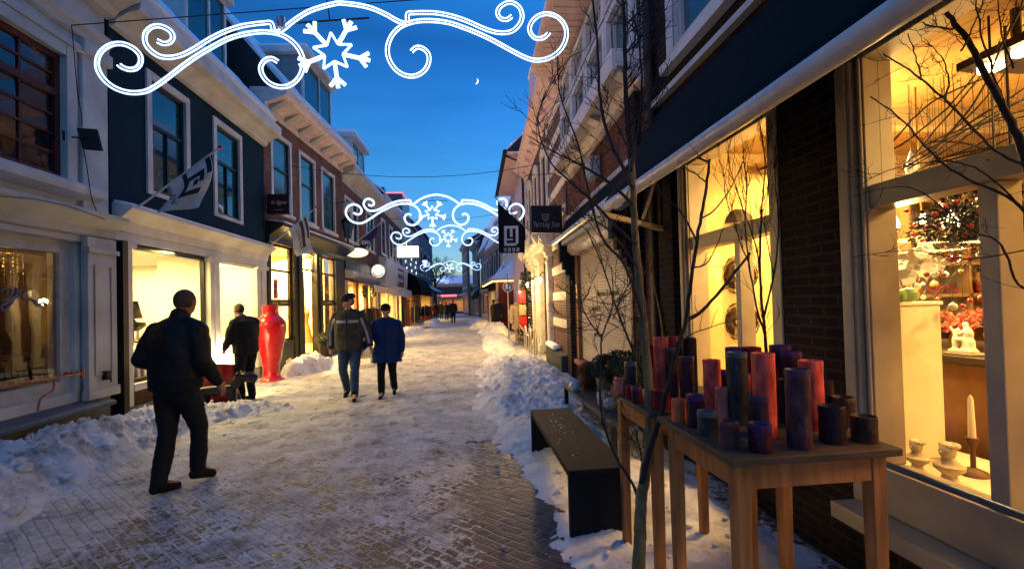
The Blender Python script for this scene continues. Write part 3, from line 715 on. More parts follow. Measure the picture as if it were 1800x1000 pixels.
B.part('display_lining', rr, M_pwhite)
B.area(1.3, 2.2, 2.55, 44, WARMW, 1.6, 1.2); B.area(3.5, 2.4, 2.55, 34, WARMW, 1.2, 1.0); B.area(1.2, .5, 2.5, 36, WARMW, 1.4, .3)
light('shop_light', 'POINT', B.W(3.2, .45, 2.3), 24, WARMW, .08)

# ---- brick house with dark shop front
Cc = Fac('brown_brick_house', 'brown brick house with three tall blue windows over a dark green shop front', 'house', (-4.65, 11.34), (-4.2, 16.6), 'L')
w = Cc.mb()
w.wall(0, Cc.L, 0, 6.4, 0, .25, [(.3, 1.4, 4.0, 5.96), (1.85, 2.97, 4.0, 5.98), (3.42, 4.58, 4.02, 6.0), (.12, Cc.L-.7, 0, 3.2)])
Cc.part('wall', w, M_brickC)
for a, b_ in ((.3, 1.4), (1.85, 2.97), (3.42, 4.58)):
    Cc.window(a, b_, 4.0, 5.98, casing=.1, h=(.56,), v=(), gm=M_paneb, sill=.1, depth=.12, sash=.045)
c = Cc.mb()
c.profile([(-.002, 6.3), (-.06, 6.32), (-.06, 6.48), (-.5, 6.62), (-.56, 6.68), (-.56, 6.84), (.3, 6.86), (.3, 6.401), (-.002, 6.401)], -.02, Cc.L+.01)
co = Cc.part('gutter_cornice', c, mat('pinkish_white_paint', (.70, .58, .55), rough=.6), bevel=.008)
for i in range(7): br = Cc.mb(); s = .25+i*.78; br.profile([(-.062, 6.36), (-.16, 6.42), (-.4, 6.56), (-.46, 6.6), (-.062, 6.478)], s-.09, s+.09); Cc.part('bracket', br, M_white2, parent=co)
Cc.gable_roof(6.87, -.5, 6, 3.6)
Cc.dormer(2.5, 4.7, 7.6, 9.0, .1, 2.8, mat('grey_slate_cladding', (.22, .25, .28)), v=(.55,), snow=.1, over=.2)
f = Cc.mb()
f.profile([(-.002, 3.16), (-.1, 3.16), (-.1, 3.3), (-.42, 3.52), (-.44, 3.6), (-.002, 3.66)], -.0, Cc.L-.05)
f.box(.0, .16, -.06, -.002, .0, 3.155).box(1.32, 1.86, -.08, .1, .0, 3.155).box(2.8, 3.26, -.08, .1, .0, 3.155).box(4.42, 4.6, -.06, .1, .0, 3.155)
f.box(1.52, 1.66, -.12, -.082, .1, 3.1).box(2.96, 3.1, -.12, -.082, .1, 3.1)
f.box(.16, 1.32, -.05, .1, .0, .72).box(3.26, 4.42, -.05, .1, .0, .6)
f.box(4.6, Cc.L-.02, -.03, -.002, .0, 3.155)
Cc.part('shop_front', f, M_dgreen, bevel=.008)
sn = Cc.mb(); sn.prism([(-.43, 3.606), (-.02, 3.664), (-.02, 3.70), (-.42, 3.645)], lambda o, z, t: (t, o, z), .1, Cc.L-.1); Cc.part('ledge_snow', sn, M_snowroof)
Cc.shopglass(.16, 1.32, .72, 3.15, M_dgreen, fr=.06, o=.05, h=(2.5,)); Cc.shopglass(3.26, 4.42, .6, 3.15, M_dgreen, fr=.06, o=.05, h=(2.6,))
d = Cc.mb(); d.box(1.86, 1.96, .3, .37, .05, 2.6).box(2.7, 2.8, .3, .37, .05, 2.6).box(1.96, 2.7, .3, .37, 2.46, 2.6).box(1.96, 2.7, .3, .37, .05, .3).box(1.96, 2.7, .3, .37, 1.6, 1.66)
dr = Cc.part('door', d, M_dgreen, bevel=.005)
g = Cc.mb(); g.box(1.96, 2.7, .33, .338, .3, 2.46); Cc.part('pane', g, M_glass, parent=dr)
g = Cc.mb(); g.box(1.9, 2.76, .1, .3, .0, .05); Cc.part('door_step', g, M_stone)
Cc.shopglass(1.86, 2.8, 2.62, 3.15, M_dgreen, fr=.05, o=.05, name='transom_window')
bd = mat('black_band_on_glass', (.02, .016, .012), rough=.5)
for a, b_, o in ((.22, 1.26, .04), (3.32, 4.36, .04)):
    k = Cc.mb(); k.box(a, b_, o-.004, o-.001, 1.6, 1.78); kb = Cc.part('glass_band', k, bd)
    Cc.tex('DESIGN · OPENING', .095, 'lettering', mat('cream_lettering', (.6, .55, .42)), (a+b_)/2, o-.006, 1.69, parent=kb, extrude=.001)
for a, z in ((.5, 1.8), (3.75, 1.8)):
    k = Cc.mb(); k.box(a, a+.22, .07, .075, 1.8, 2.28); kb = Cc.part('window_poster', k, mat('dark_red_poster', (.25, .008, .015), rough=.5))
    Cc.tex('la ligne', .065, 'lettering', mat('cream_lettering', (.6, .55, .42)), a+.11, .066, 2.04, parent=kb, extrude=.001)
Cc.room(.1, 4.55, .05, 3.3, .4, 3.5, M_pwarm, ceilm=M_pcream)
Cc.area(.8, 1.5, 3.2, 200, WARM, 1.0, 1.0); Cc.area(2.4, 2.2, 3.2, 110, YEL, 1.0, 1.0); Cc.area(3.9, 1.2, 3.2, 260, WARMW, 1.0, 1.0)
light('shop_light', 'POINT', Cc.W(2.32, .0, 3.05), 36, WARM, .06)

# ---- second brick house with the blue awning
D = Fac('dark_brick_house', 'dark brick house with a white cornice, dormer and a blue awning below a white ledge', 'house', (-4.2, 16.61), (-4.05, 22.3), 'L')
w = D.mb()
w.wall(0, D.L, 0, 6.2, 0, .25, [(.3, 2.1, 4.0, 5.6), (3.5, 5.0, 4.0, 5.7), (.2, 5.4, 0, 2.5)]); D.part('wall', w, M_brickC)
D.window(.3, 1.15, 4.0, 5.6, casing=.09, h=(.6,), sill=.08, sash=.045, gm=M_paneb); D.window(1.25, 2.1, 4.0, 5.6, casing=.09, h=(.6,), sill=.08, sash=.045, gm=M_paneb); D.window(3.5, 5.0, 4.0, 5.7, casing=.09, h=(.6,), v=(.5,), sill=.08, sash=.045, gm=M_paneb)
c = D.mb(); c.profile([(-.002, 6.0), (-.05, 6.02), (-.05, 6.2), (-.4, 6.36), (-.46, 6.42), (-.46, 6.6), (.3, 6.62), (.3, 6.201), (-.002, 6.201)], .0, D.L); D.part('gutter_cornice', c, M_white2)
D.gable_roof(6.62, -.4, 6, 3.2); D.dormer(2.9, 5.0, 7.25, 8.6, .35, 2.6, M_white, v=(.5,), snow=.15, over=.2)
f = D.mb(); f.box(.1, 5.5, -.06, -.002, 2.9, 3.3); D.part('fascia', f, M_dgreen)
f = D.mb(); f.profile([(-.002, 2.6), (-.2, 2.6), (-.28, 2.66), (-.28, 2.84), (-.002, 2.88)], .2, 5.5); f.box(.2, .4, -.06, -.002, 0, 2.5); f.box(5.2, 5.45, -.06, -.002, 0, 2.5); D.part('shop_ledge', f, M_white2, bevel=.01)
f = D.mb(); f.box(.4, .5, .0, .1, .05, 2.5).box(1.7, 2.1, .0, .12, .05, 2.5).box(3.3, 3.7, .0, .12, .05, 2.5).box(5.1, 5.2, .0, .1, .05, 2.5).box(.5, 1.7, .0, .1, .05, .5).box(3.7, 5.1, .0, .1, .05, .5); D.part('shop_front', f, M_oak, bevel=.01)
for a, b_ in ((.5, 1.7), (3.7, 5.1)): g = D.mb(); g.box(a, b_, .05, .056, .5, 2.5); D.part('pane', g, M_glass)
D.room(.3, 5.3, .05, 2.6, .3, 3.0, M_pwarm)
D.area(1.2, 1.4, 2.5, 110, WARMW, 1, 1); D.area(4, 1.2, 2.5, 130, WARM, 1.4, 1)
a = D.mb(); a.prism([(-.1, 2.56), (-.95, 2.3), (-.95, 2.27), (-.1, 2.53)], lambda o, z, t: (t, o, z), .5, 5.6); aw = D.part('awning', a, mat('blue_canvas', (.03, .15, .36), rough=.8))
a = D.mb(); a.box(.5, 5.6, -.965, -.952, 2.06, 2.31); D.part('valance', a, M_cream, parent=aw)

# ---- building with the white sign board
E_ = Fac('white_sign_house', 'brick house carrying a large white shop sign board with black and red lettering', 'house', (-4.05, 22.31), (-3.92, 30.2), 'L')
w = E_.mb(); w.wall(0, E_.L, 0, 6.5, 0, .25, [(1, 2.2, 4.15, 6.0), (3.2, 4.4, 4.15, 6.0), (5.4, 6.6, 4.15, 6.0), (.3, 7.3, 0, 2.3)]); E_.part('wall', w, M_brickF)
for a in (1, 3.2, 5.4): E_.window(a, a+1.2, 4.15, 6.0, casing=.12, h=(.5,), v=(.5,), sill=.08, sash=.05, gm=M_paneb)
c = E_.mb(); c.profile([(-.002, 6.4), (-.1, 6.45), (-.4, 6.7), (-.45, 6.9), (.3, 6.92), (.3, 6.501), (-.002, 6.501)], 0, E_.L); E_.part('gutter_cornice', c, M_white)
E_.gable_roof(6.93, -.4, 6, 2.6)
f = E_.mb(); f.prism([(-.02, 2.5), (-.3, 2.5), (-.34, 2.6), (-.42, 3.85), (-.02, 3.95)], lambda o, z, t: (t, o, z), .1, 7.5)
sb = E_.part('sign_board', f, mat('white_sign_metal', (.6, .6, .58), rough=.35), bevel=.02)
E_.tex('NIEUWE', .5, 'lettering', M_black, 4.6, -.385, 3.2, parent=sb, bold=.012); E_.tex('ALGEMENE', .42, 'lettering', M_black, 4.6, -.36, 2.72, parent=sb, bold=.012)
k = E_.mb(); k.box(3.5, 5.7, -.415, -.395, 3.5, 3.62).box(5.72, 5.8, -.4, -.37, 2.6, 3.62); E_.part('red_bar', k, mat('red_sign_paint', (.3, .02, .02)), parent=sb)
a = E_.mb(); a.box(.1, 7.5, -.62, -.44, 2.05, 2.45); E_.part('valance', a, M_white2)
f = E_.mb()
for x in (.3, 2.4, 4.6, 6.9): f.box(x, x+.25, -.02, .1, .0, 2.3)
E_.part('shop_front', f, M_cream)
E_.room(.2, 7.3, .05, 2.5, .3, 3.0, M_pwarm); E_.area(2, 1.4, 2.4, 80, WARMW, 1.5, 1); E_.area(5.5, 1.4, 2.4, 80, WARM, 1.5, 1)
sd = E_.mb(); sd.box(7.5, 7.9, -.05, -.004, .1, 2.6); E_.part('side_post', sd, M_brickD)

# ---- black awning building and further houses on the left
F_ = Fac('black_awning_house', 'pale house with star lights in its windows above a deep black rounded awning', 'house', (-3.92, 30.21), (-3.75, 40), 'L')
w = F_.mb(); w.wall(0, F_.L, 0, 7.4, 0, .25, [(1, 2.3, 3.9, 6.2), (3.6, 4.9, 3.9, 6.2), (6.4, 7.7, 3.9, 6.2), (.5, 9.0, 0, 2.4)]); F_.part('wall', w, mat('grey_plaster', (.34, .35, .36), rough=.8))
for a in (1, 3.6, 6.4): F_.window(a, a+1.3, 3.9, 6.2, casing=.14, h=(.5,), v=(.5,), sill=.1, sash=.06, gm=M_paneb)
F_.gable_roof(7.41, -.2, 6, 2.2)
a = F_.mb(); a.prism([(-.02, 3.75), (-.35, 3.68), (-.75, 3.4), (-1.05, 2.9), (-1.1, 2.2), (-1.06, 2.2), (-1.0, 2.88), (-.72, 3.34), (-.34, 3.6), (-.02, 3.66)], lambda o, z, t: (t, o, z), .6, 8.8)
a.face([(.62, -.02, 3.7), (.62, -.35, 3.63), (.62, -.75, 3.36), (.62, -1.05, 2.88), (.62, -1.08, 2.2), (.62, -.02, 2.2)])
F_.part('awning', a, M_awnB)
F_.room(.5, 9.0, .05, 2.5, .3, 3.0, M_pwarm); F_.area(3, 1.0, 2.4, 30, WARM, 1.5, 1)
f = F_.mb()
for i in range(8): f.box(.5+i*1.15, .62+i*1.15, -.02, .1, 0, 2.4)
for z in (.6, 1.2, 1.8): f.box(.5, 9, .02, .06, z, z+.05)
F_.part('shop_front', f, M_oak)
G_ = Fac('corner_house', 'far grey house with a bright yellow shop window beyond the black awning', 'house', (-3.75, 40.1), (-3.4, 52), 'L')
w = G_.mb(); w.wall(0, G_.L, 0, 8.2, 0, .25, [(1, 2.5, 4.2, 6.6), (4, 5.5, 4.2, 6.6), (7, 8.5, 4.2, 6.6), (.6, 11, 0.4, 2.5)]); G_.part('wall', w, mat('blue_grey_plaster', (.16, .19, .21), rough=.8))
for a in (1, 4, 7): G_.window(a, a+1.5, 4.2, 6.6, casing=.14, h=(.5,), v=(.5,), sill=.1, sash=.06)
G_.gable_roof(8.21, -.2, 6, 2.6)
a = G_.mb(); a.prism([(-.02, 3.4), (-1.3, 2.7), (-1.3, 2.6), (-.02, 3.3)], lambda o, z, t: (t, o, z), .4, 11); G_.part('awning', a, M_awn)
a = G_.mb(); a.prism([(-.02, 3.44), (-1.28, 2.73), (-1.28, 2.76), (-.02, 3.52)], lambda o, z, t: (t, o, z), .5, 10.9); G_.part('awning_snow', a, M_snowroof)
G_.room(.5, 11.1, .3, 2.6, .3, 3.0, M_pwarm); G_.area(3, 1.2, 2.5, 110, WARMW, 2, 1); G_.area(8, 1.2, 2.5, 90, YEL, 2, 1)
# tall block with red roof lights far behind the left roofs
T_ = thing('office_tower', 'dark flat-topped block with red light strips along its roof edge behind the houses', 'tower', (-7.6, 45, 0))
t = MB(); t.box(-2.2, 1.9, 0, 6, 0, 12.5); t.box(-1.0, .2, -.1, 1, 12.5, 13.0); t.build('wall', mat('dark_glass_cladding', (.03, .05, .07), rough=.3), T_)
t = MB(); t.box(-2.2, 1.95, -.08, -.002, 12.38, 12.5); t.box(-2.22, -2.202, 0, 6, 12.38, 12.5); t.box(1.902, 1.98, -.08, 6, 12.38, 12.5); t.build('light_strip', glow('red_neon', (1, .04, .03), .25), T_)
# ================================================================== RIGHT SIDE
R1 = Fac('flower_shop_house', 'near dark brick house with large cream-framed glowing flower shop windows', 'house', (2.12, -1.5), (2.12, 4.72), 'R')
s1 = lambda y: y+1.5
w = R1.mb()
w.wall(0, R1.L, -.1, 7.5, 0, .25, [(s1(.2), s1(2.33), .42, 2.9), (s1(2.83), s1(4.2), .42, 2.9), (s1(2.3), s1(4.35), 3.9, 5.9)])
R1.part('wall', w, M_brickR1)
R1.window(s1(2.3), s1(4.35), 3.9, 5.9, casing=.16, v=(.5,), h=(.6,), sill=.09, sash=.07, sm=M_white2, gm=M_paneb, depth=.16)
# shop front joinery
f = R1.mb()
f.box(s1(.2), s1(2.33), -.14, .1, .34, .425)                       # sill
f.box(s1(2.83), s1(4.22), -.14, .1, .34, .425)
for a, b in ((.2, 2.33), (2.83, 4.2)):
    f.box(s1(a), s1(b), .0, .16, .428, .66)                          # bottom rail
    f.box(s1(a), s1(b), .0, .16, 2.8, 2.9)
    f.box(s1(b)-.17, s1(b), -.01, .16, .662, 2.797); f.box(s1(a), s1(a)+.1, -.01, .16, .662, 2.797)
    f.box(s1(b)-.13, s1(b)-.04, -.05, -.012, .662, 2.797)
    f.box(s1(b)-.11, s1(b)-.06, -.065, -.052, .662, 2.797)
    f.box(s1(b)-.165, s1(b)-.15, -.028, -.012, .662, 2.797); f.box(s1(b)-.03, s1(b)-.01, -.03, -.012, .662, 2.797)
    f.box(s1(a)+.1, s1(b)-.17, .0, .15, 2.0, 2.12)
for x in (1.64, .95): f.box(s1(x)-.035, s1(x)+.035, .02, .14, .662, 1.998)
f.box(s1(3.36)-.03, s1(3.36)+.03, .02, .14, .662, 1.998)
sf = R1.part('shop_front', f, mat('cream_grey_joinery', (.40, .33, .22), rough=.4, var=.1), bevel=.006)
g = R1.mb()
g.box(s1(.3), s1(2.16), .078, .084, .66, 2.0).box(s1(.3), s1(2.16), .078, .084, 2.12, 2.8)
g.box(s1(2.93), s1(4.03), .078, .084, .66, 2.0).box(s1(2.93), s1(4.03), .078, .084, 2.12, 2.8)
R1.part('pane', g, M_glass, parent=sf)
l = R1.mb(); l.box(s1(-1.5), s1(4.74), -.07, -.002, 3.6, 3.655); R1.part('white_ledge', l, M_white2)
l = R1.mb(); l.box(s1(4.66), s1(4.78), -.1, -.02, 0, 7.2); R1.part('drain_pipe', l, mat('dark_brown_paint', (.03, .014, .012)), bevel=.03)
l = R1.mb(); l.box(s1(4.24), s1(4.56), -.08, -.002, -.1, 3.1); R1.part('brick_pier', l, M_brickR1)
rl = R1.mb(); rl.tube([(s1(y), -.12, .735) for y in (-.5, .5, 1.5, 2.4)], .016, n=10)
for y in (.3, 2.36): rl.tube([(s1(y), -.12, .735), (s1(y), .0, .735)], .01)
R1.part('guard_rail', rl, mat('blue_steel_tube', (.12, .16, .2), rough=.3, metal=.7), smooth=40)
# interior
rm = R1.room(s1(-1.0), s1(4.26), .3, 2.98, .26, 3.8, mat('golden_cream_wall', (.72, .52, .22), rough=.8, var=.1), ceilm=M_pyellow)
bm_ = R1.mb()
for y in (3.15, 1.2): bm_.box(s1(y), s1(y)+.12, .26, 4.06, 2.84, 2.978)
R1.part('ceiling_beam', bm_, mat('painted_beam', (.5, .38, .2), rough=.6, var=.1), parent=rm)
dl = R1.mb(); dl.box(s1(-.9), s1(4.2), .262, .95, .42, .55); R1.part('window_display_shelf', dl, M_cream, parent=rm)
for (y, o, p, c) in ((3.6, 1.4, 36, YEL), (1.6, 2.4, 40, YEL), (.4, 1.6, 26, YEL)):
    R1.area(s1(y), o, 2.8, p, c, .6, .6)
light('shop_light', 'POINT', R1.W(s1(3.0), .8, 2.5), 14, WARM, .05)
light('shop_light', 'POINT', R1.W(s1(1.8), .95, 2.35), 12, WARM, .06)

def dark_awning(F, s0, s1_, ow, zw, orr, zr, r, label, name='awning'):
    t = thing(name, label, 'awning', F.P0, F.root.rotation_euler[2])
    n = 18; a = F.mb(); vs = []; fs = []
    for k in range(5):
        q = k/4; sag = .045*sin(pi*q)
        for i in range(n+1):
            s = s0+(s1_-s0)*i/n
            vs.append((s, ow+(orr-ow)*q, zw+(zr-zw)*q-sag-.006*sin(s*9)*q))
    for k in range(4):
        for i in range(n): fs.append((k*(n+1)+i, k*(n+1)+i+1, (k+1)*(n+1)+i+1, (k+1)*(n+1)+i))
    a.add(vs, fs); o = a.build('canvas', M_awn, t, smooth=60)
    so = o.modifiers.new('thickness', 'SOLIDIFY'); so.thickness = .006
    a = F.mb(); a.tube([(s0-.02, orr, zr), (s1_+.02, orr, zr)], r, n=16); a.build('front_bar', mat('white_enamel_bar', (.6, .58, .54), rough=.28, var=.05), t, smooth=40)
    return t
aw1 = dark_awning(R1, s1(-1.4), s1(4.72), -.03, 3.52, -.68, 2.48, .05, 'dark blue canvas awning with a thick white front bar over the flower shop')
ar = R1.mb(); ar.beam((s1(4.45), -.06, 2.26), (s1(4.45), -.7, 2.42), .05, .05); ar.beam((s1(4.45), -.05, 2.9), (s1(4.45), -.05, 2.2), .06, .05); ar.beam((s1(4.42), -.08, 2.95), (s1(4.42), -.3, 2.36), .03, .03)
ar.build('folding_arm', mat('cream_enamel_arm', (.5, .38, .22), rough=.4), aw1, bevel=.006)

R2 = Fac('shuttered_brick_house', 'red brick house with a long white bay of windows above a rolled-down cream shutter', 'house', (2.10, 4.74), (2.22, 9.35), 'R')
s2 = lambda y: y-4.74
w = R2.mb(); w.wall(0, R2.L, -.1, 4.45, 0, .25, [(s2(5.5), s2(8.45), .42, 2.66)]); R2.part('wall', w, M_brickR)
b = R2.mb()
b.box(.1, R2.L-.1, -.0, .25, 4.452, 6.3)
R2.part('upper_panelling', b, M_white2)
# bay shelf with brackets
b = R2.mb(); e0, e1 = .12, R2.L-.3
b.box(e0, e1, -.36, -.002, 4.16, 4.2).box(e0, e1, -.4, -.34, 4.12, 4.36).box(e0, e1, -.33, -.002, 4.33, 4.36).box(e0, e0+.05, -.34, -.002, 4.2, 4.33).box(e1-.05, e1, -.34, -.002, 4.2, 4.33)
b.profile([(-.002, 3.98), (-.1, 4.0), (-.16, 4.1), (-.16, 4.158), (-.002, 4.158)], e0, e1)
for i in range(4): x = e0+.05+(e1-e0-.3)*i/3; b.profile([(-.162, 4.06), (-.3, 4.12), (-.32, 4.157), (-.162, 4.157)], x, x+.2)
R2.part('bay_shelf', b, mat('white_bay_paint', (.75, .66, .60), rough=.5, var=.1), bevel=.008)
for i in range(4):
    x = .18+i*1.08
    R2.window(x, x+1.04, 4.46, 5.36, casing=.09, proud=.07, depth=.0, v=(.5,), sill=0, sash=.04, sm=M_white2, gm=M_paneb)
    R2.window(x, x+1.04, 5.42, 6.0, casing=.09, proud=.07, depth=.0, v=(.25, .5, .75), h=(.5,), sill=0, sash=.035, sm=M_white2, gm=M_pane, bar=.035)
# windows lie proud of the panelling: push their sashes out
for c in R2.root.children:
    if c.name.startswith('window'): c.location = (0, .07, 0)
so = R2.mb(); so.box(-.0, R2.L+.05, -.62, .25, 6.3, 6.36); so.box(-.0, R2.L+.05, -.7, -.56, 6.362, 6.5); so.box(0, R2.L+.05, -.56, .25, 6.37, 6.44)
for i in range(28): so.box(-.0+.17*i, .17*i+.012, -.6, -.02, 6.292, 6.299)
R2.part('eaves_soffit', so, mat('pinkish_soffit_boards', (.74, .53, .52), rough=.6, var=.12))
R2.gable_roof(6.5, -.68, 6, 3.5)
# shutter
fr = R2.mb(); fr.box(s2(5.42), s2(5.5), -.05, .1, .45, 2.7); R2.part('shutter_post', fr, M_oak, bevel=.006)
fr = R2.mb(); fr.box(s2(8.45), s2(8.56), -.05, .1, .45, 2.7); sh = R2.part('shutter_post', fr, M_oak, bevel=.006)
sl = R2.mb(); n = 46; z0, z1 = .46, 2.45
pr = []
for i in range(n):
    z = z0+(z1-z0)*i/n; h = (z1-z0)/n
    pr += [(.035, z), (.02, z+h*.25), (.02, z+h*.7), (.035, z+h*.95)]
pr += [(.05, z1), (.05, z0)]
sl.profile(pr, s2(5.5), s2(8.45)); R2.part('roller_shutter', sl, mat('cream_shutter_slats', (.58, .49, .36), rough=.5, var=.08, vs=2), parent=sh, recalc=True)
bx = R2.mb(); bx.profile([(-.002, 2.4), (-.12, 2.42), (-.2, 2.5), (-.2, 2.62), (-.14, 2.72), (-.002, 2.74)], s2(5.42), s2(8.56)); R2.part('shutter_box', bx, mat('cream_shutter_box', (.56, .47, .34), rough=.25, var=.05), parent=sh, bevel=.01)
sg = mat('grey_shutter_lettering', (.12, .1, .09))
R2.tex('bloemen & wonen', .15, 'lettering', sg, s2(6.75), .014, 1.66, parent=sh, extrude=.003); R2.tex('Langestraat 48', .10, 'lettering', sg, s2(7.4), .014, 1.42, parent=sh, extrude=.003); R2.tex('tel 29 49 10', .10, 'lettering', sg, s2(7.3), .014, .98, parent=sh, extrude=.003)
k = R2.mb(); k.box(s2(5.4), s2(8.58), -.12, .1, .36, .448); R2.part('shutter_sill', k, mat('red_stone_sill', (.28, .10, .07), rough=.7), bevel=.01)
k = R2.mb(); k.box(s2(5.45), s2(8.5), -.02, -.003, -.1, .358); R2.part('panel_under_shutter', k, mat('beige_panel', (.34, .26, .17), rough=.8))
k = R2.mb(); k.box(s2(8.9), s2(9.3), -.1, -.002, -.1, 2.9); R2.part('brick_pier', k, M_brickD)
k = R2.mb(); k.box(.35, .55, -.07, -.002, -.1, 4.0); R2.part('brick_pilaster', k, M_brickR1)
aw2 = dark_awning(R2, s2(4.9), s2(9.3), -.04, 3.24, -.32, 2.76, .055, 'dark blue canvas awning with a white front bar above the cream shutter')
hd = R2.mb(); hd.box(s2(4.9), s2(9.3), -.06, -.003, 3.22, 3.29); hd.build('head_rail', M_white2, aw2)
hd = R2.mb(); hd.box(s2(4.95), s2(9.25), -.3, -.2, 2.62, 2.70); hd.build('under_bar', M_white2, aw2, bevel=.01)
hd = R2.mb(); hd.box(s2(5.0), s2(9.2), -.28, -.02, 2.76, 2.83); hd.build('awning_box', mat('dark_brown_box', (.02, .012, .012)), aw2)
# folded canopy with stepped sides
cn = thing('folded_canopy', 'black folded canopy hanging in steps on both sides of the cream shutter', 'canopy', R2.P0, R2.root.rotation_euler[2])
for sa, sb in ((s2(5.24), s2(5.4)), (s2(8.6), s2(8.76))):
    q = R2.mb()
    for i, (z0, dz) in enumerate(((2.3, .62), (2.16, .68), (2.05, .7), (1.95, .72), (1.86, .75))):
        o = -.34+.06*i
        q.box(sa+.012*i, sb-.002*i, o, o+.062, z0, 2.72)
    q.build('side_flap', mat('canopy_edge_canvas', (.012, .012, .016), rough=.8), cn, bevel=.01)
# white vent box, sign
v = thing('vent_box', 'small white louvred box on the red brick wall above the dark awning', 'vent box', R2.W(s2(6.95), -.01, 3.62), R2.root.rotation_euler[2])
q = MB(); q.box(-.17, .17, .0, .16, -.16, .16); q.build('box', M_white2, v, bevel=.01)
q = MB()
for i in range(6): q.box(.171, .178, .01, .15, -.13+i*.045, -.11+i*.045)
q.build('louvre', M_white2, v)

# ---- ornate banded house
R3 = Fac('banded_ornate_house', 'ornate red brick house with white stone bands and richly carved doorway', 'house', (2.2, 9.37), (2.55, 17.6), 'R')
w = R3.mb(); w.wall(0, R3.L, -.1, 6.6, 0, .25, [(2.6, 3.7, .3, 2.7), (4.7, 5.5, .6, 2.6), (5.9, 6.7, .6, 2.6), (2.6, 3.4, 3.7, 5.6), (4.6, 5.4, 3.7, 5.6), (6.4, 7.2, 3.7, 5.6)]); R3.part('wall', w, M_brickC)
b = R3.mb(); zs = [.95+.62*i for i in range(9)]
M_stonew = mat('carved_white_stone', (.72, .66, .54), rough=.7, var=.15, bump=.25)
for z in zs:
    for a, c in ((.02, 2.0), (2.2, 2.55), (7.4, R3.L-.02)): b = R3.mb(); b.box(a, c, -.03, -.002, z, z+.2); R3.part('stone_band', b, M_stonew, bevel=.012)
b = R3.mb()
for a in (2.05, 3.75, 4.4, 5.55, 6.75): # carved pilasters with capitals
    b.box(a, a+.24, -.14, -.002, .3, 2.7); b.box(a-.05, a+.29, -.2, -.002, .1, .3); b.box(a-.04, a+.28, -.19, -.002, 2.7, 2.8); b.box(a-.07, a+.31, -.24, -.002, 2.8, 2.95)
    b.box(a+.05, a+.19, -.16, -.142, .5, 2.5)
    b.box(a-.02, a+.26, -.17, -.142, 2.52, 2.6)
b.profile([(-.002, 2.952), (-.26, 2.952), (-.3, 3.1), (-.36, 3.15), (-.36, 3.24), (-.002, 3.34)], 1.9, 7.2)
for a in (2.1, 4.4, 6.8): b.profile([(-.362, 3.0), (-.42, 3.06), (-.5, 3.2), (-.5, 3.4), (-.3, 3.6), (-.002, 3.62), (-.002, 3.35), (-.362, 3.25)], a, a+.3)
R3.part('carved_surround', b, M_stonew, bevel=.01)
b = R3.mb()
for a in (2.6, 4.6, 6.4):
    b.box(a-.14, a-.002, -.06, -.002, 3.6, 5.6).box(a+.802, a+.94, -.06, -.002, 3.6, 5.6)
    b.prism([(a+.4+.54*cos(pi*k/10), 5.6+.3*sin(pi*k/10)) for k in range(11)], lambda x, z, t: (x, t, z), -.08, -.002)
    b.box(a-.2, a+1.0, -.12, -.002, 3.48, 3.6)
R3.part('window_surround', b, M_stonew, bevel=.01)
for a in (2.6, 4.6, 6.4): R3.window(a, a+.8, 3.7, 5.6, casing=.08, depth=.18, proud=-.06, h=(.6,), sill=0, sash=.04, gm=M_paneb)
for a in (4.7, 5.9): R3.shopglass(a, a+.8, .6, 2.6, M_white2, fr=.06, o=.08)
c = R3.mb(); c.profile([(-.002, 6.2), (-.1, 6.24), (-.1, 6.36), (-.3, 6.5), (-.45, 6.56), (-.45, 6.72), (.25, 6.74), (.25, 6.602), (-.002, 6.602)], 0, R3.L)
for i in range(10): c.profile([(-.101, 6.26), (-.26, 6.34), (-.28, 6.44), (-.101, 6.35)], .3+i*.8, .48+i*.8)
R3.part('cornice', c, mat('pinkish_stone', (.74, .55, .55), rough=.7), bevel=.01)
g = R3.mb(); g.prism([(4.1, 6.75), (4.1, 7.5), (4.4, 7.6), (4.5, 8.3), (4.8, 8.5), (4.85, 8.9), (5.5, 8.9), (5.55, 8.5), (5.85, 8.3), (5.95, 7.6), (6.25, 7.5), (6.25, 6.75)], lambda x, z, t: (x, t, z), -.1, .25); gb = R3.part('gable', g, mat('pink_gable_stone', (.66, .48, .50), rough=.8), bevel=.01)
g = R3.mb(); g.box(4.83, 5.52, -.13, .28, 8.902, 9.05); R3.part('gable_snow', g, M_snowroof, parent=gb, bevel=.05)
R3.gable_roof(6.75, -.3, 6, 2.2)
dr = R3.mb(); dr.box(2.6, 3.7, .12, .2, .1, 2.7).box(2.7, 3.6, .1, .118, .4, 1.2).box(2.7, 3.6, .1, .118, 1.4, 2.5); R3.part('door', dr, M_cream, bevel=.01)
p = R3.mb(); p.box(-.1, 2.2, -.22, -.002, -.1, .42); R3.part('stone_plinth', p, mat('dark_green_stone', (.05, .06, .055), rough=.8, var=.2), bevel=.02)
p = R3.mb(); p.box(.9, 2.15, -.24, -.03, .423, .55); R3.part('plinth_snow', p, M_snow, bevel=.06, smooth=50)
R3.room(4.5, 6.9, .1, 2.9, .3, 2.5, M_pcream)
R3.area(5.6, 1.0, 2.7, 20, YEL, .8, .8)
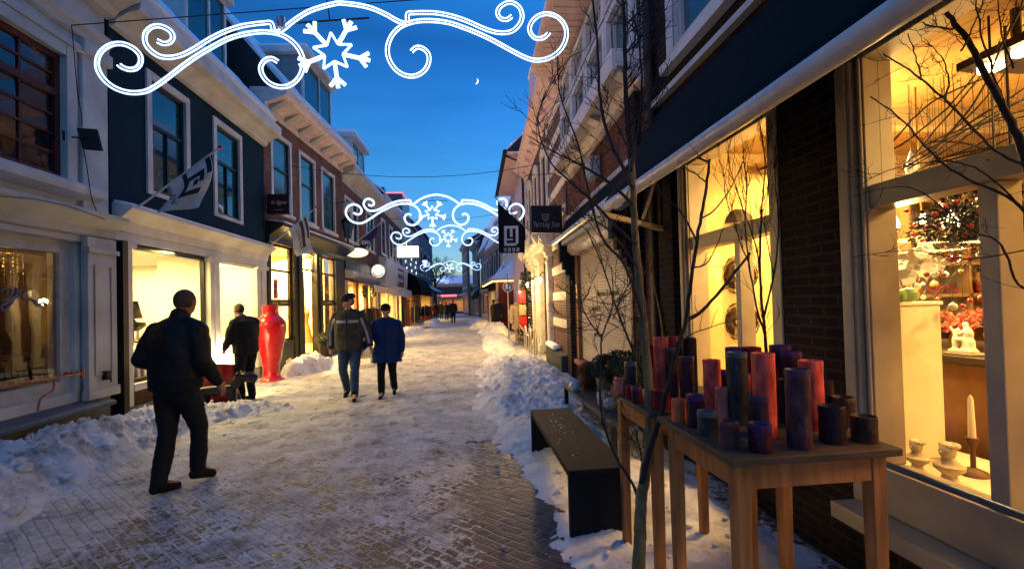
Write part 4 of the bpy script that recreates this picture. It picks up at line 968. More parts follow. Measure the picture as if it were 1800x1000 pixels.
# added lanterns and lights that brighten the carved surround
for s_, nm in ((2.3, 'wall lantern left of the carved doorway'), (4.1, 'wall lantern right of the carved doorway'), (5.72, 'wall lantern between the two tall ornate shop windows')):
    t = thing('added_wall_lantern', 'small brass '+nm, 'added wall lantern', R3.W(s_, -.3, 2.15), R3.root.rotation_euler[2])
    q = MB(); q.lathe([(.02, -.12), (.03, -.08), (.035, .04), (.02, .07)], n=10); q.build('lamp_glass', glow('warm_lamp_glass', (1, .68, .3), 1.2), t, smooth=40)
    q = MB(); q.tube([(0, 0, .1), (0, -.05, .16), (0, -.3, .1)], .012); q.lathe([(.05, .05), (.02, .1)], n=10); q.build('bracket', M_dmetal, t)
    light('lamp_light', 'POINT', R3.W(s_, -.6, 1.9), 22, WARM, .08)  # added light, set off from the lantern to warm the stone

# ---- pinkish house with dark gutter
R4 = Fac('pale_gabled_house', 'tall pale pinkish house with a dark gutter beyond the banded brick house', 'house', (2.55, 17.62), (2.75, 24.9), 'R')
w = R4.mb(); w.wall(0, R4.L, -.1, 7.4, 0, .25, [(1.5, 2.5, 3.8, 6.0), (4, 5, 3.8, 6.0), (.5, 5, .3, 2.6)]); R4.part('wall', w, mat('pale_pink_plaster', (.72, .58, .57), rough=.85, var=.06))
for a in (1.5, 4): R4.window(a, a+1, 3.8, 6, casing=.1, h=(.5,), sill=.08, gm=M_paneb)
R4.shopglass(.5, 5, .3, 2.6, M_white, fr=.12, o=.08, v=[(2, 0), (3.5, 0)])
R4.room(.4, 5.1, .1, 2.8, .3, 2.5, M_pcream); R4.area(2.5, 1.0, 2.7, 60, YEL, 1, 1)
c = R4.mb(); c.box(0, R4.L, -.75, .25, 7.402, 7.46); R4.part('soffit', c, mat('pinkish_soffit_boards', (.56, .44, .42)))
c = R4.mb(); c.tube([(-.05, -.8, 7.44), (R4.L, -.8, 7.44)], .09, n=10); c.tube([(.3, -.8, 7.4), (.3, -.1, 7.1), (.3, -.08, 0.2)], .05, n=8); R4.part('gutter', c, M_dmetal, smooth=40)
R4.gable_roof(7.48, -.75, 6.5, 3.2)

# ---- small red-walled house jutting into the street
R5 = Fac('red_corner_house', 'low house with a dark red side wall and snowy tent roof jutting into the street', 'house', (1.95, 25.3), (1.75, 33), 'R')
w = R5.mb(); w.wall(0, R5.L, -.1, 2.75, 0, .25, [(.6, 7, .2, 2.3)]); w.box(-.15, -.002, 0, 3.0, -.1, 2.75); R5.part('wall', w, mat('dark_red_plaster', (.17, .022, .016), rough=.7))
c = R5.mb(); c.box(-.5, R5.L, -.45, .2, 2.752, 2.86); c.box(-.5, -.18, .2, 3.0, 2.752, 2.86); R5.part('eaves', c, M_cream)
c = R5.mb(); c.box(-.42, R5.L-.1, -.36, -.3, 2.70, 2.748); c.box(-.42, -.36, -.3, 1.5, 2.70, 2.748); R5.part('eaves_light', c, glow('eaves_strip_light', (1, .5, .12), 1.6))
a = R5.mb(); L5 = R5.L
a.add([(-.55, -.5, 2.862), (L5, -.5, 2.862), (L5, 3.0, 2.862), (-.55, 3.0, 2.862), (.5, .55, 3.6), (L5-.4, .55, 3.6), (L5-.4, 2.2, 4.6), (1.1, 2.2, 4.6), (1.1, 1.2, 4.5), (L5-.4, 1.2, 4.5)],
      [(0, 1, 5, 4), (4, 5, 9, 8), (8, 9, 6, 7), (0, 4, 3), (4, 8, 7), (4, 7, 3), (1, 2, 6, 9, 5), (2, 3, 7, 6), (0, 3, 2, 1)])
R5.part('snowy_roof', a, M_snowroof, smooth=30)
R5.dormer(1.6, 2.7, 3.7, 4.6, .5, 1.5, M_white, v=(), snow=.1, over=.15)
a = R5.mb(); a.prism([(-.02, 2.65), (-.5, 2.6), (-1.0, 2.35), (-1.2, 1.95), (-1.2, 1.8), (-1.16, 1.8), (-.98, 2.28), (-.5, 2.52), (-.02, 2.56)], lambda o, z, t: (t, o, z), .8, 7.2); R5.part('awning', a, M_awn)
a = R5.mb(); a.box(.02, .22, -.12, -.002, 0, 2.7); R5.part('corner_post', a, M_white)
R5.room(.5, 7.1, .0, 2.5, .3, 2.5, M_pwarm); R5.area(3, 1.2, 2.4, 45, YEL, 1.5, 1)
f = R5.mb()
for i in range(6): f.box(.6+i*1.2, .78+i*1.2, -.03, .1, 0, 2.3)
R5.part('shop_front', f, M_white2)

# ---- further houses on the right
def far_house(name, label, P0, P1, side, h, wm, rise, wz=((3.6, 5.6),), shop=True, lit=0, roofm=None, nwin=3, dorm=False, cor=True, rd=6):
    H = Fac(name, label, 'house', P0, P1, side)
    w = H.mb(); holes = []
    pw = H.L/nwin
    for (a, b) in wz:
        for i in range(nwin): holes.append((i*pw+pw*.25, i*pw+pw*.75, a, b))
    if shop: holes.append((.5, H.L-.5, .3, 2.5))
    w.wall(0, H.L, -.1, h, 0, .25, holes); H.part('wall', w, wm)
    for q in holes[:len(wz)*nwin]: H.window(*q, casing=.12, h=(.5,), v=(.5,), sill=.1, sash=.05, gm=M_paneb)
    if shop:
        H.shopglass(.5, H.L-.5, .3, 2.5, M_white2, fr=.12, o=.06, v=[(H.L*.35, 0), (H.L*.65, 0)])
        H.room(.4, H.L-.4, .1, 2.7, .3, 2.5, M_pwarm)
        if lit: H.area(H.L/2, 1, 2.6, lit, YEL, 1.5, 1)
        f = H.mb(); f.profile([(-.002, 2.6), (-.2, 2.65), (-.28, 2.8), (-.28, 2.9), (-.002, 3.0)], .2, H.L-.2); H.part('shop_cornice', f, M_white2)
    if cor:
        c = H.mb(); c.profile([(-.002, h-.3), (-.1, h-.26), (-.4, h-.05), (-.42, h+.1), (.25, h+.12), (.25, h+.002), (-.002, h+.002)], 0, H.L); H.part('cornice', c, M_white2)
    H.gable_roof(h+.12, -.3, rd, rise, m=roofm)
    if dorm: H.dormer(H.L*.35, H.L*.6, h+.5, h+2.0, .2, 2.2, M_white2, snow=.15)
    return H
pb1 = mat('blue_grey_brick', (.13, .12, .13), rough=.85, var=.12); pb2 = mat('grey_painted_brick', (.27, .28, .30), rough=.85, var=.1)
far_house('dormered_brick_house', 'dark brick house with a white cornice and snowy dormer roof behind the red-walled house', (2.9, 33.2), (2.3, 41), 'R', 6.0, brick('brick_grey_brown', (.09, .055, .05), (.06, .04, .04), (.12, .11, .11)), 4.6, lit=10, dorm=True, rd=3.2)
far_house('steep_roofed_house', 'far house with a steep snow covered roof on the right', (2.4, 41.2), (1.9, 49), 'R', 6.6, pb2, 4.6, lit=8, dorm=True, rd=4)
far_house('narrow_grey_house', 'narrow grey house near the end of the street on the right', (1.6, 49.2), (1.2, 57), 'R', 8.2, pb1, 2.4, wz=((3.6, 5.4), (6, 7.4)), lit=3)
far_house('stepped_cornice_house', 'last tall grey house on the right with a jutting cornice', (.6, 57.2), (-.1, 66), 'R', 9.2, pb1, 1.6, wz=((3.6, 5.6), (6.2, 8)), lit=5)
# closing row across the end of the street
far_house('red_lit_shop_house', 'dark house at the end of the street with a red lit shop front', (-4.5, 70), (2.5, 70.5), 'L', 4.4, mat('dark_teal_plaster', (.03, .05, .06), rough=.9), 1.4, wz=(), lit=0, nwin=4)
H_ = [o for o in COL.objects if o.name == 'red_lit_shop_house'][0]
t = thing('red_shop_sign', 'red glowing shop sign over the far shop at the street end', 'sign', (-2.2, 69.6, 0)); q = MB(); q.box(-1.2, 1.2, 0, .2, 2.6, 2.95); q.build('sign_box', glow('red_sign_light', (1, .05, .03), .3), t); q = MB(); q.box(-1.25, 1.25, .2, .3, 2.5, 3.1); q.build('back_board', M_black, t)
light('shop_light', 'AREA', (-2.0, 71.6, 2.3), 10, (1, .25, .1), 1.5, 1.5, rot=(radians(0), 0, 0))
light('shop_light', 'AREA', (.2, 71.6, 2.3), 9, WARM, 1.5, 1.5)
# ================================================================== CHRISTMAS LIGHTS
M_rope = glow('cold_white_light_rope', (.42, .62, 1), .75)
O0 = onY(596, 92, 5.0)
pL = onY(245, 165, 5.0); pR = onY(950, 108, 5.0); TILT = atan2(pR.z-pL.z, pR.x-pL.x)
def o_loc(u, v):
    p = onY(u, v, 5.0)-O0
    x = p.x*cos(-TILT)-p.z*sin(-TILT); z = p.x*sin(-TILT)+p.z*cos(-TILT)
    return (x, z)
def zr(pts): return [o_loc(600+x/3.845, y/3.845) for x, y in pts]
S_big = zr([(475,345),(500,322),(530,318),(565,335),(590,370),(590,420),(565,470),(520,503),(470,513),(415,500),(365,465),(330,415),(312,360),(315,300),(340,240),(385,190),(440,160),(520,140),(620,138),(730,153),(840,190),(950,235),(1050,285),(1150,340),(1240,385),(1310,405),(1390,395),(1460,355),(1505,295),(1522,230),(1510,170),(1470,120),(1410,93),(1350,97),(1300,130),(1272,180),(1280,225),(1310,255),(1350,258),(1385,240),(1405,215)])
S_small = zr([(448,150),(448,92),(490,85),(560,83),(650,87),(760,110),(860,145),(950,185),(1030,213),(1100,220),(1160,205),(1205,160),(1222,105),(1205,50),(1160,18),(1110,20),(1065,55),(1057,95),(1080,125),(1120,130),(1155,105)])
A_half = zr([(-20, 19), (0,19),(100,30),(200,52),(300,95),(380,140),(440,160)])
XM = A_half[0][0]
A_half = [(x-XM, z) for x, z in A_half]; S_big = [(x-XM, z) for x, z in S_big]; S_small = [(x-XM, z) for x, z in S_small]
def mir(P): return [(-x, z) for x, z in P]
ARCH = mir(A_half)[::-1]+A_half[1:]
def resample(P, d):
    out = [P[0]]; acc = 0
    for a, b in zip(P, P[1:]):
        seg = (b-a).length; t = d-acc
        while t <= seg:
            out.append(a+(b-a)*(t/seg)); t += d
        acc = seg-(t-d)
    return out
def ropes(pts, off=.0168, k=8):
    P = [Vector((x, z)) for x, z in smooth_pts([Vector((x, z)) for x, z in pts], k)]
    mb = MB()
    for s in (-1, 1):
        Q = []
        for i in range(len(P)):
            t = P[min(i+1, len(P)-1)]-P[max(i-1, 0)]; n = Vector((-t.y, t.x)).normalized()
            Q.append(P[i]+n*s*off)
        Q = resample(Q, .0135)
        mb.tube([(p.x, 0, p.y) for p in Q], [.0065 if i % 2 else .0105 for i in range(len(Q))], n=6)
    fr = MB()
    for a, b in zip(P, P[1:]):
        fr.beam((a.x, .012, a.y), (b.x, .012, b.y), .02, .008, up=(0, 1, 0))
    return mb, fr
M_oframe = mat('dark_ornament_frame', (.02, .025, .035), rough=.5, metal=.4)
def orn_part(root, name, pts):
    mb, fr = ropes(pts); o = mb.build(name, M_rope, root, weld=False, smooth=60, recalc=False); f_ = fr.build('frame_strip', M_oframe, o, weld=False, recalc=False); return o
orn = thing('light_ornament', 'nearest and largest scrolled ornament of white light ropes with a snowflake, hung across the street', 'light ornament', (O0.x+XM, 5.0, O0.z), 0, 'scrolled light ornaments hung across the street')
orn_part(orn, 'scroll', S_big); orn_part(orn, 'scroll', mir(S_big)); orn_part(orn, 'scroll', S_small); orn_part(orn, 'scroll', mir(S_small)); orn_part(orn, 'arch', ARCH)
# snowflake
sf = MB(); cx, cz = 0.0, 0.0
ctr = o_loc(586, 91); cx = ctr[0]-XM; cz = ctr[1]; pxm = 5/800
ri, ro, ra = 15*pxm, 34*pxm, 62*pxm
star = []
for k in range(10):
    a = pi/2+k*pi/5; r = ro if k % 2 == 0 else ri*1.05; star.append((cx+r*cos(a), 0, cz+r*sin(a)))
def bead(a, b, r=.0125):
    a = Vector(a); b = Vector(b); n = max(2, int((b-a).length/.0135))
    sf.tube([a+(b-a)*i/n for i in range(n+1)], [r if i % 2 else r*.72 for i in range(n+1)], n=6)
for k in range(10): bead(star[k], star[(k+1) % 10], .014)
for k in range(5):
    a = -pi/2+k*2*pi/5; d = Vector((cos(a), 0, sin(a))); c = Vector((cx, 0, cz))
    for o in (-.011, .011):
        n = Vector((-d.z, 0, d.x))*o; bead(c+d*ri+n, c+d*ra+n)
    for s in (-1, 1):
        d2 = Vector((cos(a+s*.75), 0, sin(a+s*.75)))
        for o in (-.01, .01):
            n = Vector((-d2.z, 0, d2.x))*o; bead(c+d*ra*.72+n, c+d*ra*.72+d2*ra*.3+n)
sfo = sf.build('snowflake', M_rope, orn, weld=False, recalc=False)
sfr = MB(); sfr.beam((cx-.42, .03, cz+.36), (cx+.42, .03, cz+.36), .015, .015); sfr.beam((cx, .03, cz+.36), (cx, .03, cz+.6), .012, .012); sfr.build('hanger_bar', M_oframe, orn)
for i, (lab, X, Y, Z, sc, cxp) in enumerate([('second scrolled white light ornament, in front of the blue flag and lit signs', 0, 12.8, 0, 1, (760, 375)), ('third scrolled white light ornament, right end hidden by the black flag', 0, 19.1, 0, 1, (788, 418)), ('fourth scrolled white light ornament, small and far off beside the street lantern', 0, 37.4, 0, 1, (790, 470))]):
    p = onY(cxp[0], cxp[1], Y); c = dup(orn, lab); c.location = (p.x-cx, Y, p.z-cz)
orn.rotation_euler = (0, -TILT, 0)
half = thing('light_ornament', 'farthest light ornament with only half of its white scrolls lit', 'light ornament', (0, 62, 0), 0, 'scrolled light ornaments hung across the street')
p = onY(769, 494, 62); half.location = (p.x-1.0, 62, p.z-.1)
for src in [c for c in orn.children if c.name.startswith('scroll')][:3:2]:
    d = src.copy(); COL.objects.link(d); d.parent = half
# cables that carry them
M_cable = mat('black_cable', (.01, .01, .012), rough=.6)
def cable(label, a, b, sag=.15, r=.006, name='cable'):
    a = Vector(a); b = Vector(b); mb = MB()
    mb.tube([a+(b-a)*i/16-Vector((0, 0, sag*4*(i/16)*(1-i/16))) for i in range(17)], r, n=6)
    return tag(mb.build(name, M_cable), label, 'cable')
an = onX(125, 45, -4.57)
cable('black suspension cable from the white house wall to the nearest light ornament', an, (2.08, 4.95, onY(1100, -30, 4.95).z), .0, .006)
cable('black suspension cable carrying the second light ornament', (-4.55, 12.8, 5.4), (2.3, 12.8, 5.5), .35, .008)
cable('black suspension cable carrying the third light ornament', (-4.1, 19.1, 5.3), (2.5, 19.1, 5.5), .35, .008)
w = MB(); pts = [onX(u, v, -4.56) for u, v in ((126, 46), (130, 90), (133, 130), (138, 175), (143, 200), (144, 222))]; pts2 = [onX(u, v, -4.47) for u, v in ((147, 262), (152, 290), (158, 330), (163, 355), (176, 384))]
w.tube(smooth_pts(pts, 4), .005, n=6); w.tube(smooth_pts(pts2, 4), .005, n=6); w.tube([onX(u, v, -4.36) for u, v in ((0, 345), (60, 350), (120, 362), (185, 386))], .005, n=6)
tag(w.build('wall_cable', M_cable), 'thin black cable running down the white plaster wall past the flood lamp', 'cable')

# ---- moon
md = ray(836, 143).normalized(); mc = CAM+md*1700; mr = 9.5
e1 = md.cross(Vector((0, 0, 1))).normalized(); e2 = e1.cross(md).normalized()
th0 = radians(-18)
poly = []
for k in range(25):
    a = -pi/2+pi*k/24; poly.append((cos(a)*mr, sin(a)*mr))
for k in range(1, 24):
    a = pi/2-pi*k/24; poly.append((cos(a)*mr*.55, sin(a)*mr))
poly = [(x*cos(th0)-y*sin(th0), x*sin(th0)+y*cos(th0)) for x, y in poly]
mm = MB().prism(poly, lambda x, y, t: tuple(mc+e1*x+e2*y+md*t), -1.5, 1.5).build('moon', glow('moon_light', (1, .95, .85), .42))
tag(mm, 'thin pale crescent moon in the blue dusk sky above the street', 'moon')

# ================================================================== SIGNS AND FLAGS
def frame_at(Y, yaw=0): pass
def px_poly(pts, Y): return [onY(u, v, Y) for u, v in pts]
# black flag with the y emblem
FY = 10.0
yf = thing('banner_flag', 'black slanted banner flag with a pale square emblem above small pale lettering', 'flag', (1.37, FY, 3.21))
o0 = yf.location
def zf(x, y): return onY(860+x/11.114, 370+y/11.114, FY)
def wave(p): return .03*sin((p.x-.8)*9)+.02*sin(p.z*4)
def flagpatch(poly_px, name, m, dy, parent):
    P = [zf(x, y) for x, y in poly_px]
    mb = MB(); n = len(P)
    a = [(p.x-o0.x, wave(p)+dy, p.z-o0.z) for p in P]
    mb.face(a); o = mb.build(name, m, parent, recalc=False); return o
M_flagblk = mat('black_flag_cloth', (.005, .006, .010), rough=.8); M_flaglet = mat('pale_mauve_print', (.74, .66, .70), rough=.8)
# cloth as a fine grid
mb = MB(); vs = []; fs = []; NX, NZ = 14, 20
for j in range(NZ+1):
    for i in range(NX+1):
        tx = i/NX; x = 165+525*tx+(1-tx)*20*(j/NZ); yt = -180+505*tx; y = yt+(832-yt)*j/NZ
        p = zf(x, y); vs.append((p.x-o0.x, wave(p), p.z-o0.z))
for j in range(NZ):
    for i in range(NX): fs.append((j*(NX+1)+i, j*(NX+1)+i+1, (j+1)*(NX+1)+i+1, (j+1)*(NX+1)+i))
cl = MB().add(vs, fs).build('cloth', M_flagblk, yf, smooth=60); sm_ = cl.modifiers.new('thickness', 'SOLIDIFY'); sm_.thickness = .004
def grid_rects(rects, name, m, dy=-.006):
    mb = MB()
    for x0, x1, y0, y1 in rects:
        nx = max(1, int((x1-x0)/25)); ny = max(1, int((y1-y0)/25)); vs = []; fs = []
        for j in range(ny+1):
            for i in range(nx+1):
                p = zf(x0+(x1-x0)*i/nx, y0+(y1-y0)*j/ny); vs.append((p.x-o0.x, wave(p)+dy, p.z-o0.z))
        for j in range(ny):
            for i in range(nx): fs.append((j*(nx+1)+i, j*(nx+1)+i+1, (j+1)*(nx+1)+i+1, (j+1)*(nx+1)+i))
        mb.add(vs, fs)
    return mb.build(name, m, cl, recalc=False)
grid_rects([(292, 345, 300, 690), (345, 515, 300, 350), (515, 565, 300, 640), (345, 515, 640, 690), (405, 455, 350, 515), (345, 460, 555, 580), (515, 540, 640, 672), (540, 556, 640, 656)], 'emblem', M_flaglet)
yl = []
for x in (285, 448): yl += [(x, x+14, 730, 765), (x+36, x+52, 730, 790), (x+10, x+40, 752, 766), (x, x+44, 790, 804)]
for x in (366, 528): yl += [(x+4, x+48, 730, 744), (x+36, x+52, 735, 804), (x, x+14, 760, 804), (x+10, x+40, 756, 768), (x+10, x+40, 790, 804)]
grid_rects(yl, 'lettering', M_flaglet)
pm = MB(); pm.tube([onY(868, 345, FY+.03)-o0, Vector((2.28, FY+.9, 2.62))-o0], .014, n=8); pm.build('flag_pole', mat('pale_wood_pole', (.5, .42, .34), rough=.5), yf)

def cloth_flag(label, a, b, t0, t1, d0, d1, stripes, txt, tip, lean=Vector((0, 0, 0)), cm=None, poler=.016):
    """pole from a to b; cloth hangs from the pole between t0 and t1"""
    a = Vector(a); b = Vector(b)
    t = thing('shop_flag', label, 'flag', a)
    p = MB(); p.tube([Vector((0, 0, 0)), b-a], [poler, poler*.75], n=8); pl = p.build('flag_pole', mat('white_pole', (.5, .5, .5), rough=.4), t, smooth=40)
    if tip: q = MB(); q.ball(b-a, .035, .035, .03); q.build('pole_tip', M_red, pl, smooth=60)
    d = b-a; hor = Vector((d.x, d.y, 0)).normalized(); side = Vector((-hor.y, hor.x, 0))
    def pt(s, h, off=0):
        q = d*(t0+(t1-t0)*s)+Vector((0, 0, -(d0+(d1-d0)*s)*h))+lean*h*h
        return q+side*(.05*sin(s*6+h*3)*h+.03*sin(h*9+s*2)*h+off)+hor*(.04*sin(h*5))
    def patch(s0, s1_, h0, h1, name, m, off, par):
        vs = []; fs = []; n = 12; k = 12
        for j in range(k+1):
            for i in range(n+1): vs.append(pt(s0+(s1_-s0)*i/n, h0+(h1-h0)*j/k, off))
        for j in range(k):
            for i in range(n): fs.append((j*(n+1)+i, j*(n+1)+i+1, (j+1)*(n+1)+i+1, (j+1)*(n+1)+i))
        return MB().add(vs, fs).build(name, m, par, smooth=60, recalc=False)
    c = patch(0, 1, 0, 1, 'cloth', cm or mat('white_flag_cloth', (.55, .53, .52), rough=.9), 0, t)
    s_ = c.modifiers.new('thickness', 'SOLIDIFY'); s_.thickness = .003; s_.offset = 0
    for (s0, s1_, h0, h1, m) in stripes:
        for off in (-.005, .005): patch(s0, s1_, h0, h1, 'print', m, off, c)
    return t, c, pt, side, hor
M_ink = mat('black_flag_print', (.02, .022, .035), rough=.9); M_brownink = mat('brown_flag_print', (.09, .045, .03), rough=.9)
t, c, pt, sd, hr = cloth_flag('white shop flag with dark blocky emblem on a pole of the blue-grey house', (-4.66, 6.62, 2.72), (-3.50, 7.05, 3.94), .50, .90, .40, .78,
    [(.30, .80, .16, .26, M_ink), (.30, .42, .26, .66, M_ink), (.42, .80, .54, .66, M_ink), (.68, .80, .26, .40, M_ink), (.55, .66, .3, .44, M_ink), (.86, .98, .02, .3, M_ink), (.3, .4, 0, .16, M_ink)], None, True, lean=Vector((-.12, .0, 0)))
def flag_text(body, size, pt, hr, sd, s, h, par, m, sgn=-1, rot=0):
    o = pt(s, h, .008*sgn); ex = hr; ez = Vector((0, 0, 1)); n = ex.cross(ez)
    Mx = Matrix((ex, ez, n)).transposed().to_4x4()@Matrix.Rotation(rot, 4, 'Z'); Mx.translation = o
    return text_mesh(body, size, 'lettering', m, par, Mx, extrude=.001)
flag_text('EN', .11, pt, hr, sd, .16, .6, c, M_ink, -1, radians(-80))
t, c, pt, sd, hr = cloth_flag('white and brown striped flag on a pole before the brown brick house', (-4.52, 10.9, 2.85), (-3.42, 11.2, 3.93), .48, .80, .62, .85,
    [(.55, .72, 0.02, .8, M_brownink), (.84, .96, 0.02, .6, M_brownink)], None, True, lean=Vector((.2, 0, 0)))
flag_text('CADEAUS', .1, pt, hr, sd, .4, .5, c, M_brownink, -1, radians(-75))
t, c, pt, sd, hr = cloth_flag('dark blue flag with white letters on a pole over the oval lit sign', (-4.2, 17.6, 3.75), (-3.0, 18.0, 4.85), .3, .8, .6, .8,
    [], None, False, lean=Vector((-.35, 0, 0)), cm=mat('navy_flag_cloth', (.012, .02, .11), rough=.9))
flag_text('BRI', .22, pt, hr, sd, .4, .5, c, mat('white_flag_print', (.6, .6, .62)), -1, 0)
# la ligne box sign
t = thing('box_sign', 'dark burgundy box sign with pale script on the brown brick house corner', 'sign', (-4.58, 11.3, 3.8))
q = MB(); q.box(0, .5, 0, .16, 0, .47); q.build('case', mat('burgundy_sign_face', (.035, .006, .012), rough=.35), t, bevel=.008)
q = MB(); q.box(.502, .51, .01, .15, .01, .46); q.build('edge_trim', M_metal, t)
q = MB(); q.beam((-.1, .1, .1), (0, .1, .1), .03, .03); q.beam((-.1, .1, .4), (0, .1, .4), .03, .03); q.build('bracket', M_dmetal, t)
Mx = Matrix.Rotation(pi/2, 4, 'X'); Mx.translation = (.26, -.003, .27); text_mesh('la ligne', .13, 'lettering', mat('pale_pink_lettering', (.6, .5, .5)), t, Mx, extrude=.001, shear=.35)
q = MB(); q.box(.15, .37, -.003, -.001, .09, .097); q.build('underline', mat('pale_pink_lettering', (.6, .5, .5)), t)
# oval lit sign
t = thing('oval_sign', 'oval glowing cream sign with a red swoosh hanging over the blue awning', 'sign', (-3.79, 16.9, 3.48))
def disc(rx, rz, y0, y1, n=32, cx=0, cz=0): return MB().prism([(cx+rx*cos(2*pi*k/n), cz+rz*sin(2*pi*k/n)) for k in range(n)], lambda x, z, t: (x, t, z), y0, y1)
disc(.40, .165, -.04, .04).build('lit_face', glow('cream_sign_light', (1, .86, .52), .32), t)
disc(.42, .18, -.03, .03).build('rim', M_cream, t)
q = MB(); arc = [(.33*cos(a), -.125*1*sin(a)+.01) for a in [pi*(.15+.5*k/10) for k in range(11)]]; q.tube([(-x, -.043, z) for x, z in arc], .016, n=6, flat=.3); q.build('red_swoosh', mat('red_sign_paint', (.3, .02, .02)), t)
q = MB(); q.beam((-.42, 0, .24), (.3, 0, .24), .025, .025); q.beam((-.2, 0, .15), (-.2, 0, .24), .02, .02); q.beam((.2, 0, .15), (.2, 0, .24), .02, .02); q.build('bracket', M_dmetal, t)
# round lit sign
t = thing('round_sign', 'round drum shaped lit sign with a red arc beside the white sign board', 'sign', (-3.72, 20.6, 3.08))
disc(.34, .34, .0, .34).build('drum', M_metal, t, smooth=40); disc(.29, .29, -.012, -.002).build('lit_face', glow('white_sign_light', (1, .93, .75), .22), t)
q = MB(); q.tube([(.23*cos(a), -.016, .23*sin(a)) for a in [pi*(1.1+.75*k/10) for k in range(11)]], .03, n=6, flat=.3); q.build('red_arc', mat('red_sign_paint', (.3, .02, .02)), t)
q = MB(); q.beam((-.5, .17, .0), (-.33, .17, 0), .06, .06); q.build('bracket', M_dmetal, t)
# lit box sign
t = thing('light_box_sign', 'blank white glowing light box hanging out over the street', 'sign', (-3.78, 27, 4.32))
q = MB(); q.box(0, 1.22, 0, .22, 0, .66); q.build('lit_case', glow('white_box_light', (1, .93, .78), .42), t, bevel=.01)
q = MB(); q.box(-.02, 1.24, -.02, .24, -.03, -.002).box(-.02, 1.24, -.02, .24, .662, .69); q.beam((-.2, .11, .5), (0, .11, .5), .05, .05); q.beam((-.2, .11, .15), (0, .11, .15), .05, .05); q.build('frame', M_cream, t)
# beer sign
t = thing('pub_sign', 'black square pub sign with a grey shield and gothic lettering', 'sign', (1.46, 9.45, 3.0))
q = MB(); q.box(0, .66, 0, .1, 0, .58); q.build('board', M_black, t, bevel=.012)
sg = mat('grey_sign_print', (.30, .28, .30), rough=.6)
q = MB(); sh = [(-.07, .07), (.07, .07), (.075, 0), (.05, -.06), (0, -.09), (-.05, -.06), (-.075, 0)]
si = [(x*.72, z*.72) for x, z in sh]
for k in range(7):
    a, b = sh[k], sh[(k+1) % 7]; c_, d = si[(k+1) % 7], si[k]
    q.face([(.30+p[0], -.003, .33+p[1]) for p in (a, b, c_, d)])
q.box(.265, .275, -.004, -.002, .29, .37).box(.325, .335, -.004, -.002, .29, .37).box(.275, .325, -.004, -.002, .335, .345).box(.285, .315, -.004, -.002, .28, .30)
q.build('shield_emblem', sg, t)
# gothic letters written with a slanted broad nib
GL = {'H': [[(0, 0), (.1, .08), (.1, .7), (0, .6)], [(.1, .45), (.35, .5), (.42, .1), (.36, -.12)], [(.05, .75), (.3, .68), (.4, .8)]],
 'e': [[(.0, .1), (.0, .4), (.15, .5), (.24, .38), (.02, .25)], [(0, .1), (.12, 0), (.25, .08)]],
 'r': [[(.0, .42), (.08, .48), (.08, .05), (.0, 0), (.15, .05)], [(.08, .4), (.2, .5), (.26, .42)]],
 't': [[(.08, .65), (.08, .08), (.18, 0), (.25, .08)], [(0, .45), (.22, .45)]],
 'o': [[(.0, .12), (.0, .38), (.13, .5), (.24, .38), (.24, .12), (.12, 0), (0, .12)]],
 'g': [[(.22, .42), (.1, .5), (.0, .38), (0, .14), (.1, .02), (.24, .12)], [(.24, .46), (.24, -.1), (.12, -.22), (0, -.15)]],
 'J': [[(.05, .7), (.3, .62), (.3, .05), (.15, -.1), (0, .02)], [(.0, .62), (.1, .72)], [(.14, .5), (.14, .25)]],
 'a': [[(.02, .4), (.12, .5), (.22, .42), (.22, .06), (.28, 0)], [(.22, .28), (.04, .2), (.02, .08), (.12, 0), (.22, .1)]],
 'n': [[(.0, .44), (.06, .48), (.06, .04), (.0, 0)], [(.06, .4), (.2, .5), (.25, .4), (.25, .04), (.31, 0)]]}
q = MB(); x = .05; S = .15
for ch in 'Hertog Jan':
    if ch == ' ': x += .035; continue
    for st in GL[ch]:
        for a, b in zip(st, st[1:]):
            nx, nz = .055*S, .055*S
            q.face([(x+a[0]*S-nx, -.004, .125+a[1]*S-nz), (x+b[0]*S-nx, -.004, .125+b[1]*S-nz), (x+b[0]*S+nx, -.004, .125+b[1]*S+nz), (x+a[0]*S+nx, -.004, .125+a[1]*S+nz)])
    x += S*({'H': .5, 'J': .42}.get(ch, .36))
q.build('lettering', sg, t, weld=False)
q = MB(); q.beam((.66, .05, .5), (.76, .05, .5), .03, .03); q.beam((.66, .05, .08), (.76, .05, .08), .03, .03); q.build('bracket', M_dmetal, t)
# pedestrian zone sign
t = thing('pedestrian_sign', 'round blue pedestrian zone sign with white adult and child on a grey pole', 'road sign', (1.86, 19, 0))
disc(.22, .22, -.012, .0, cz=2.2).build('disc', mat('sign_blue', (.01, .09, .38), rough=.35), t)
q = MB()
for k in range(24):
    a, b = 2*pi*k/24, 2*pi*(k+1)/24
    q.face([(.205*cos(a), -.015, 2.2+.205*sin(a)), (.205*cos(b), -.015, 2.2+.205*sin(b)), (.22*cos(b), -.015, 2.2+.22*sin(b)), (.22*cos(a), -.015, 2.2+.22*sin(a))])
def walker(cx, cz, s):
    q.prism([(cx+.022*s*cos(2*pi*k/10), cz+.115*s+.022*s*sin(2*pi*k/10)) for k in range(10)], lambda x, z, t: (x, t, z), -.017, -.014)
    for poly in ([(-.02, .085), (.02, .085), (.018, 0), (-.018, 0)], [(-.018, 0), (.002, 0), (-.035, -.11), (-.055, -.11)], [(0, 0), (.018, 0), (.055, -.1), (.035, -.11)], [(-.02, .085), (-.012, .07), (-.05, .0), (-.06, .01)], [(.02, .085), (.012, .07), (.05, .02), (.058, .03)]):
        q.prism([(cx+x*s, cz+z*s) for x, z in poly], lambda x, z, t: (x, t, z), -.017, -.014)
walker(-.05, 2.22, 1.05); walker(.09, 2.16, .72)
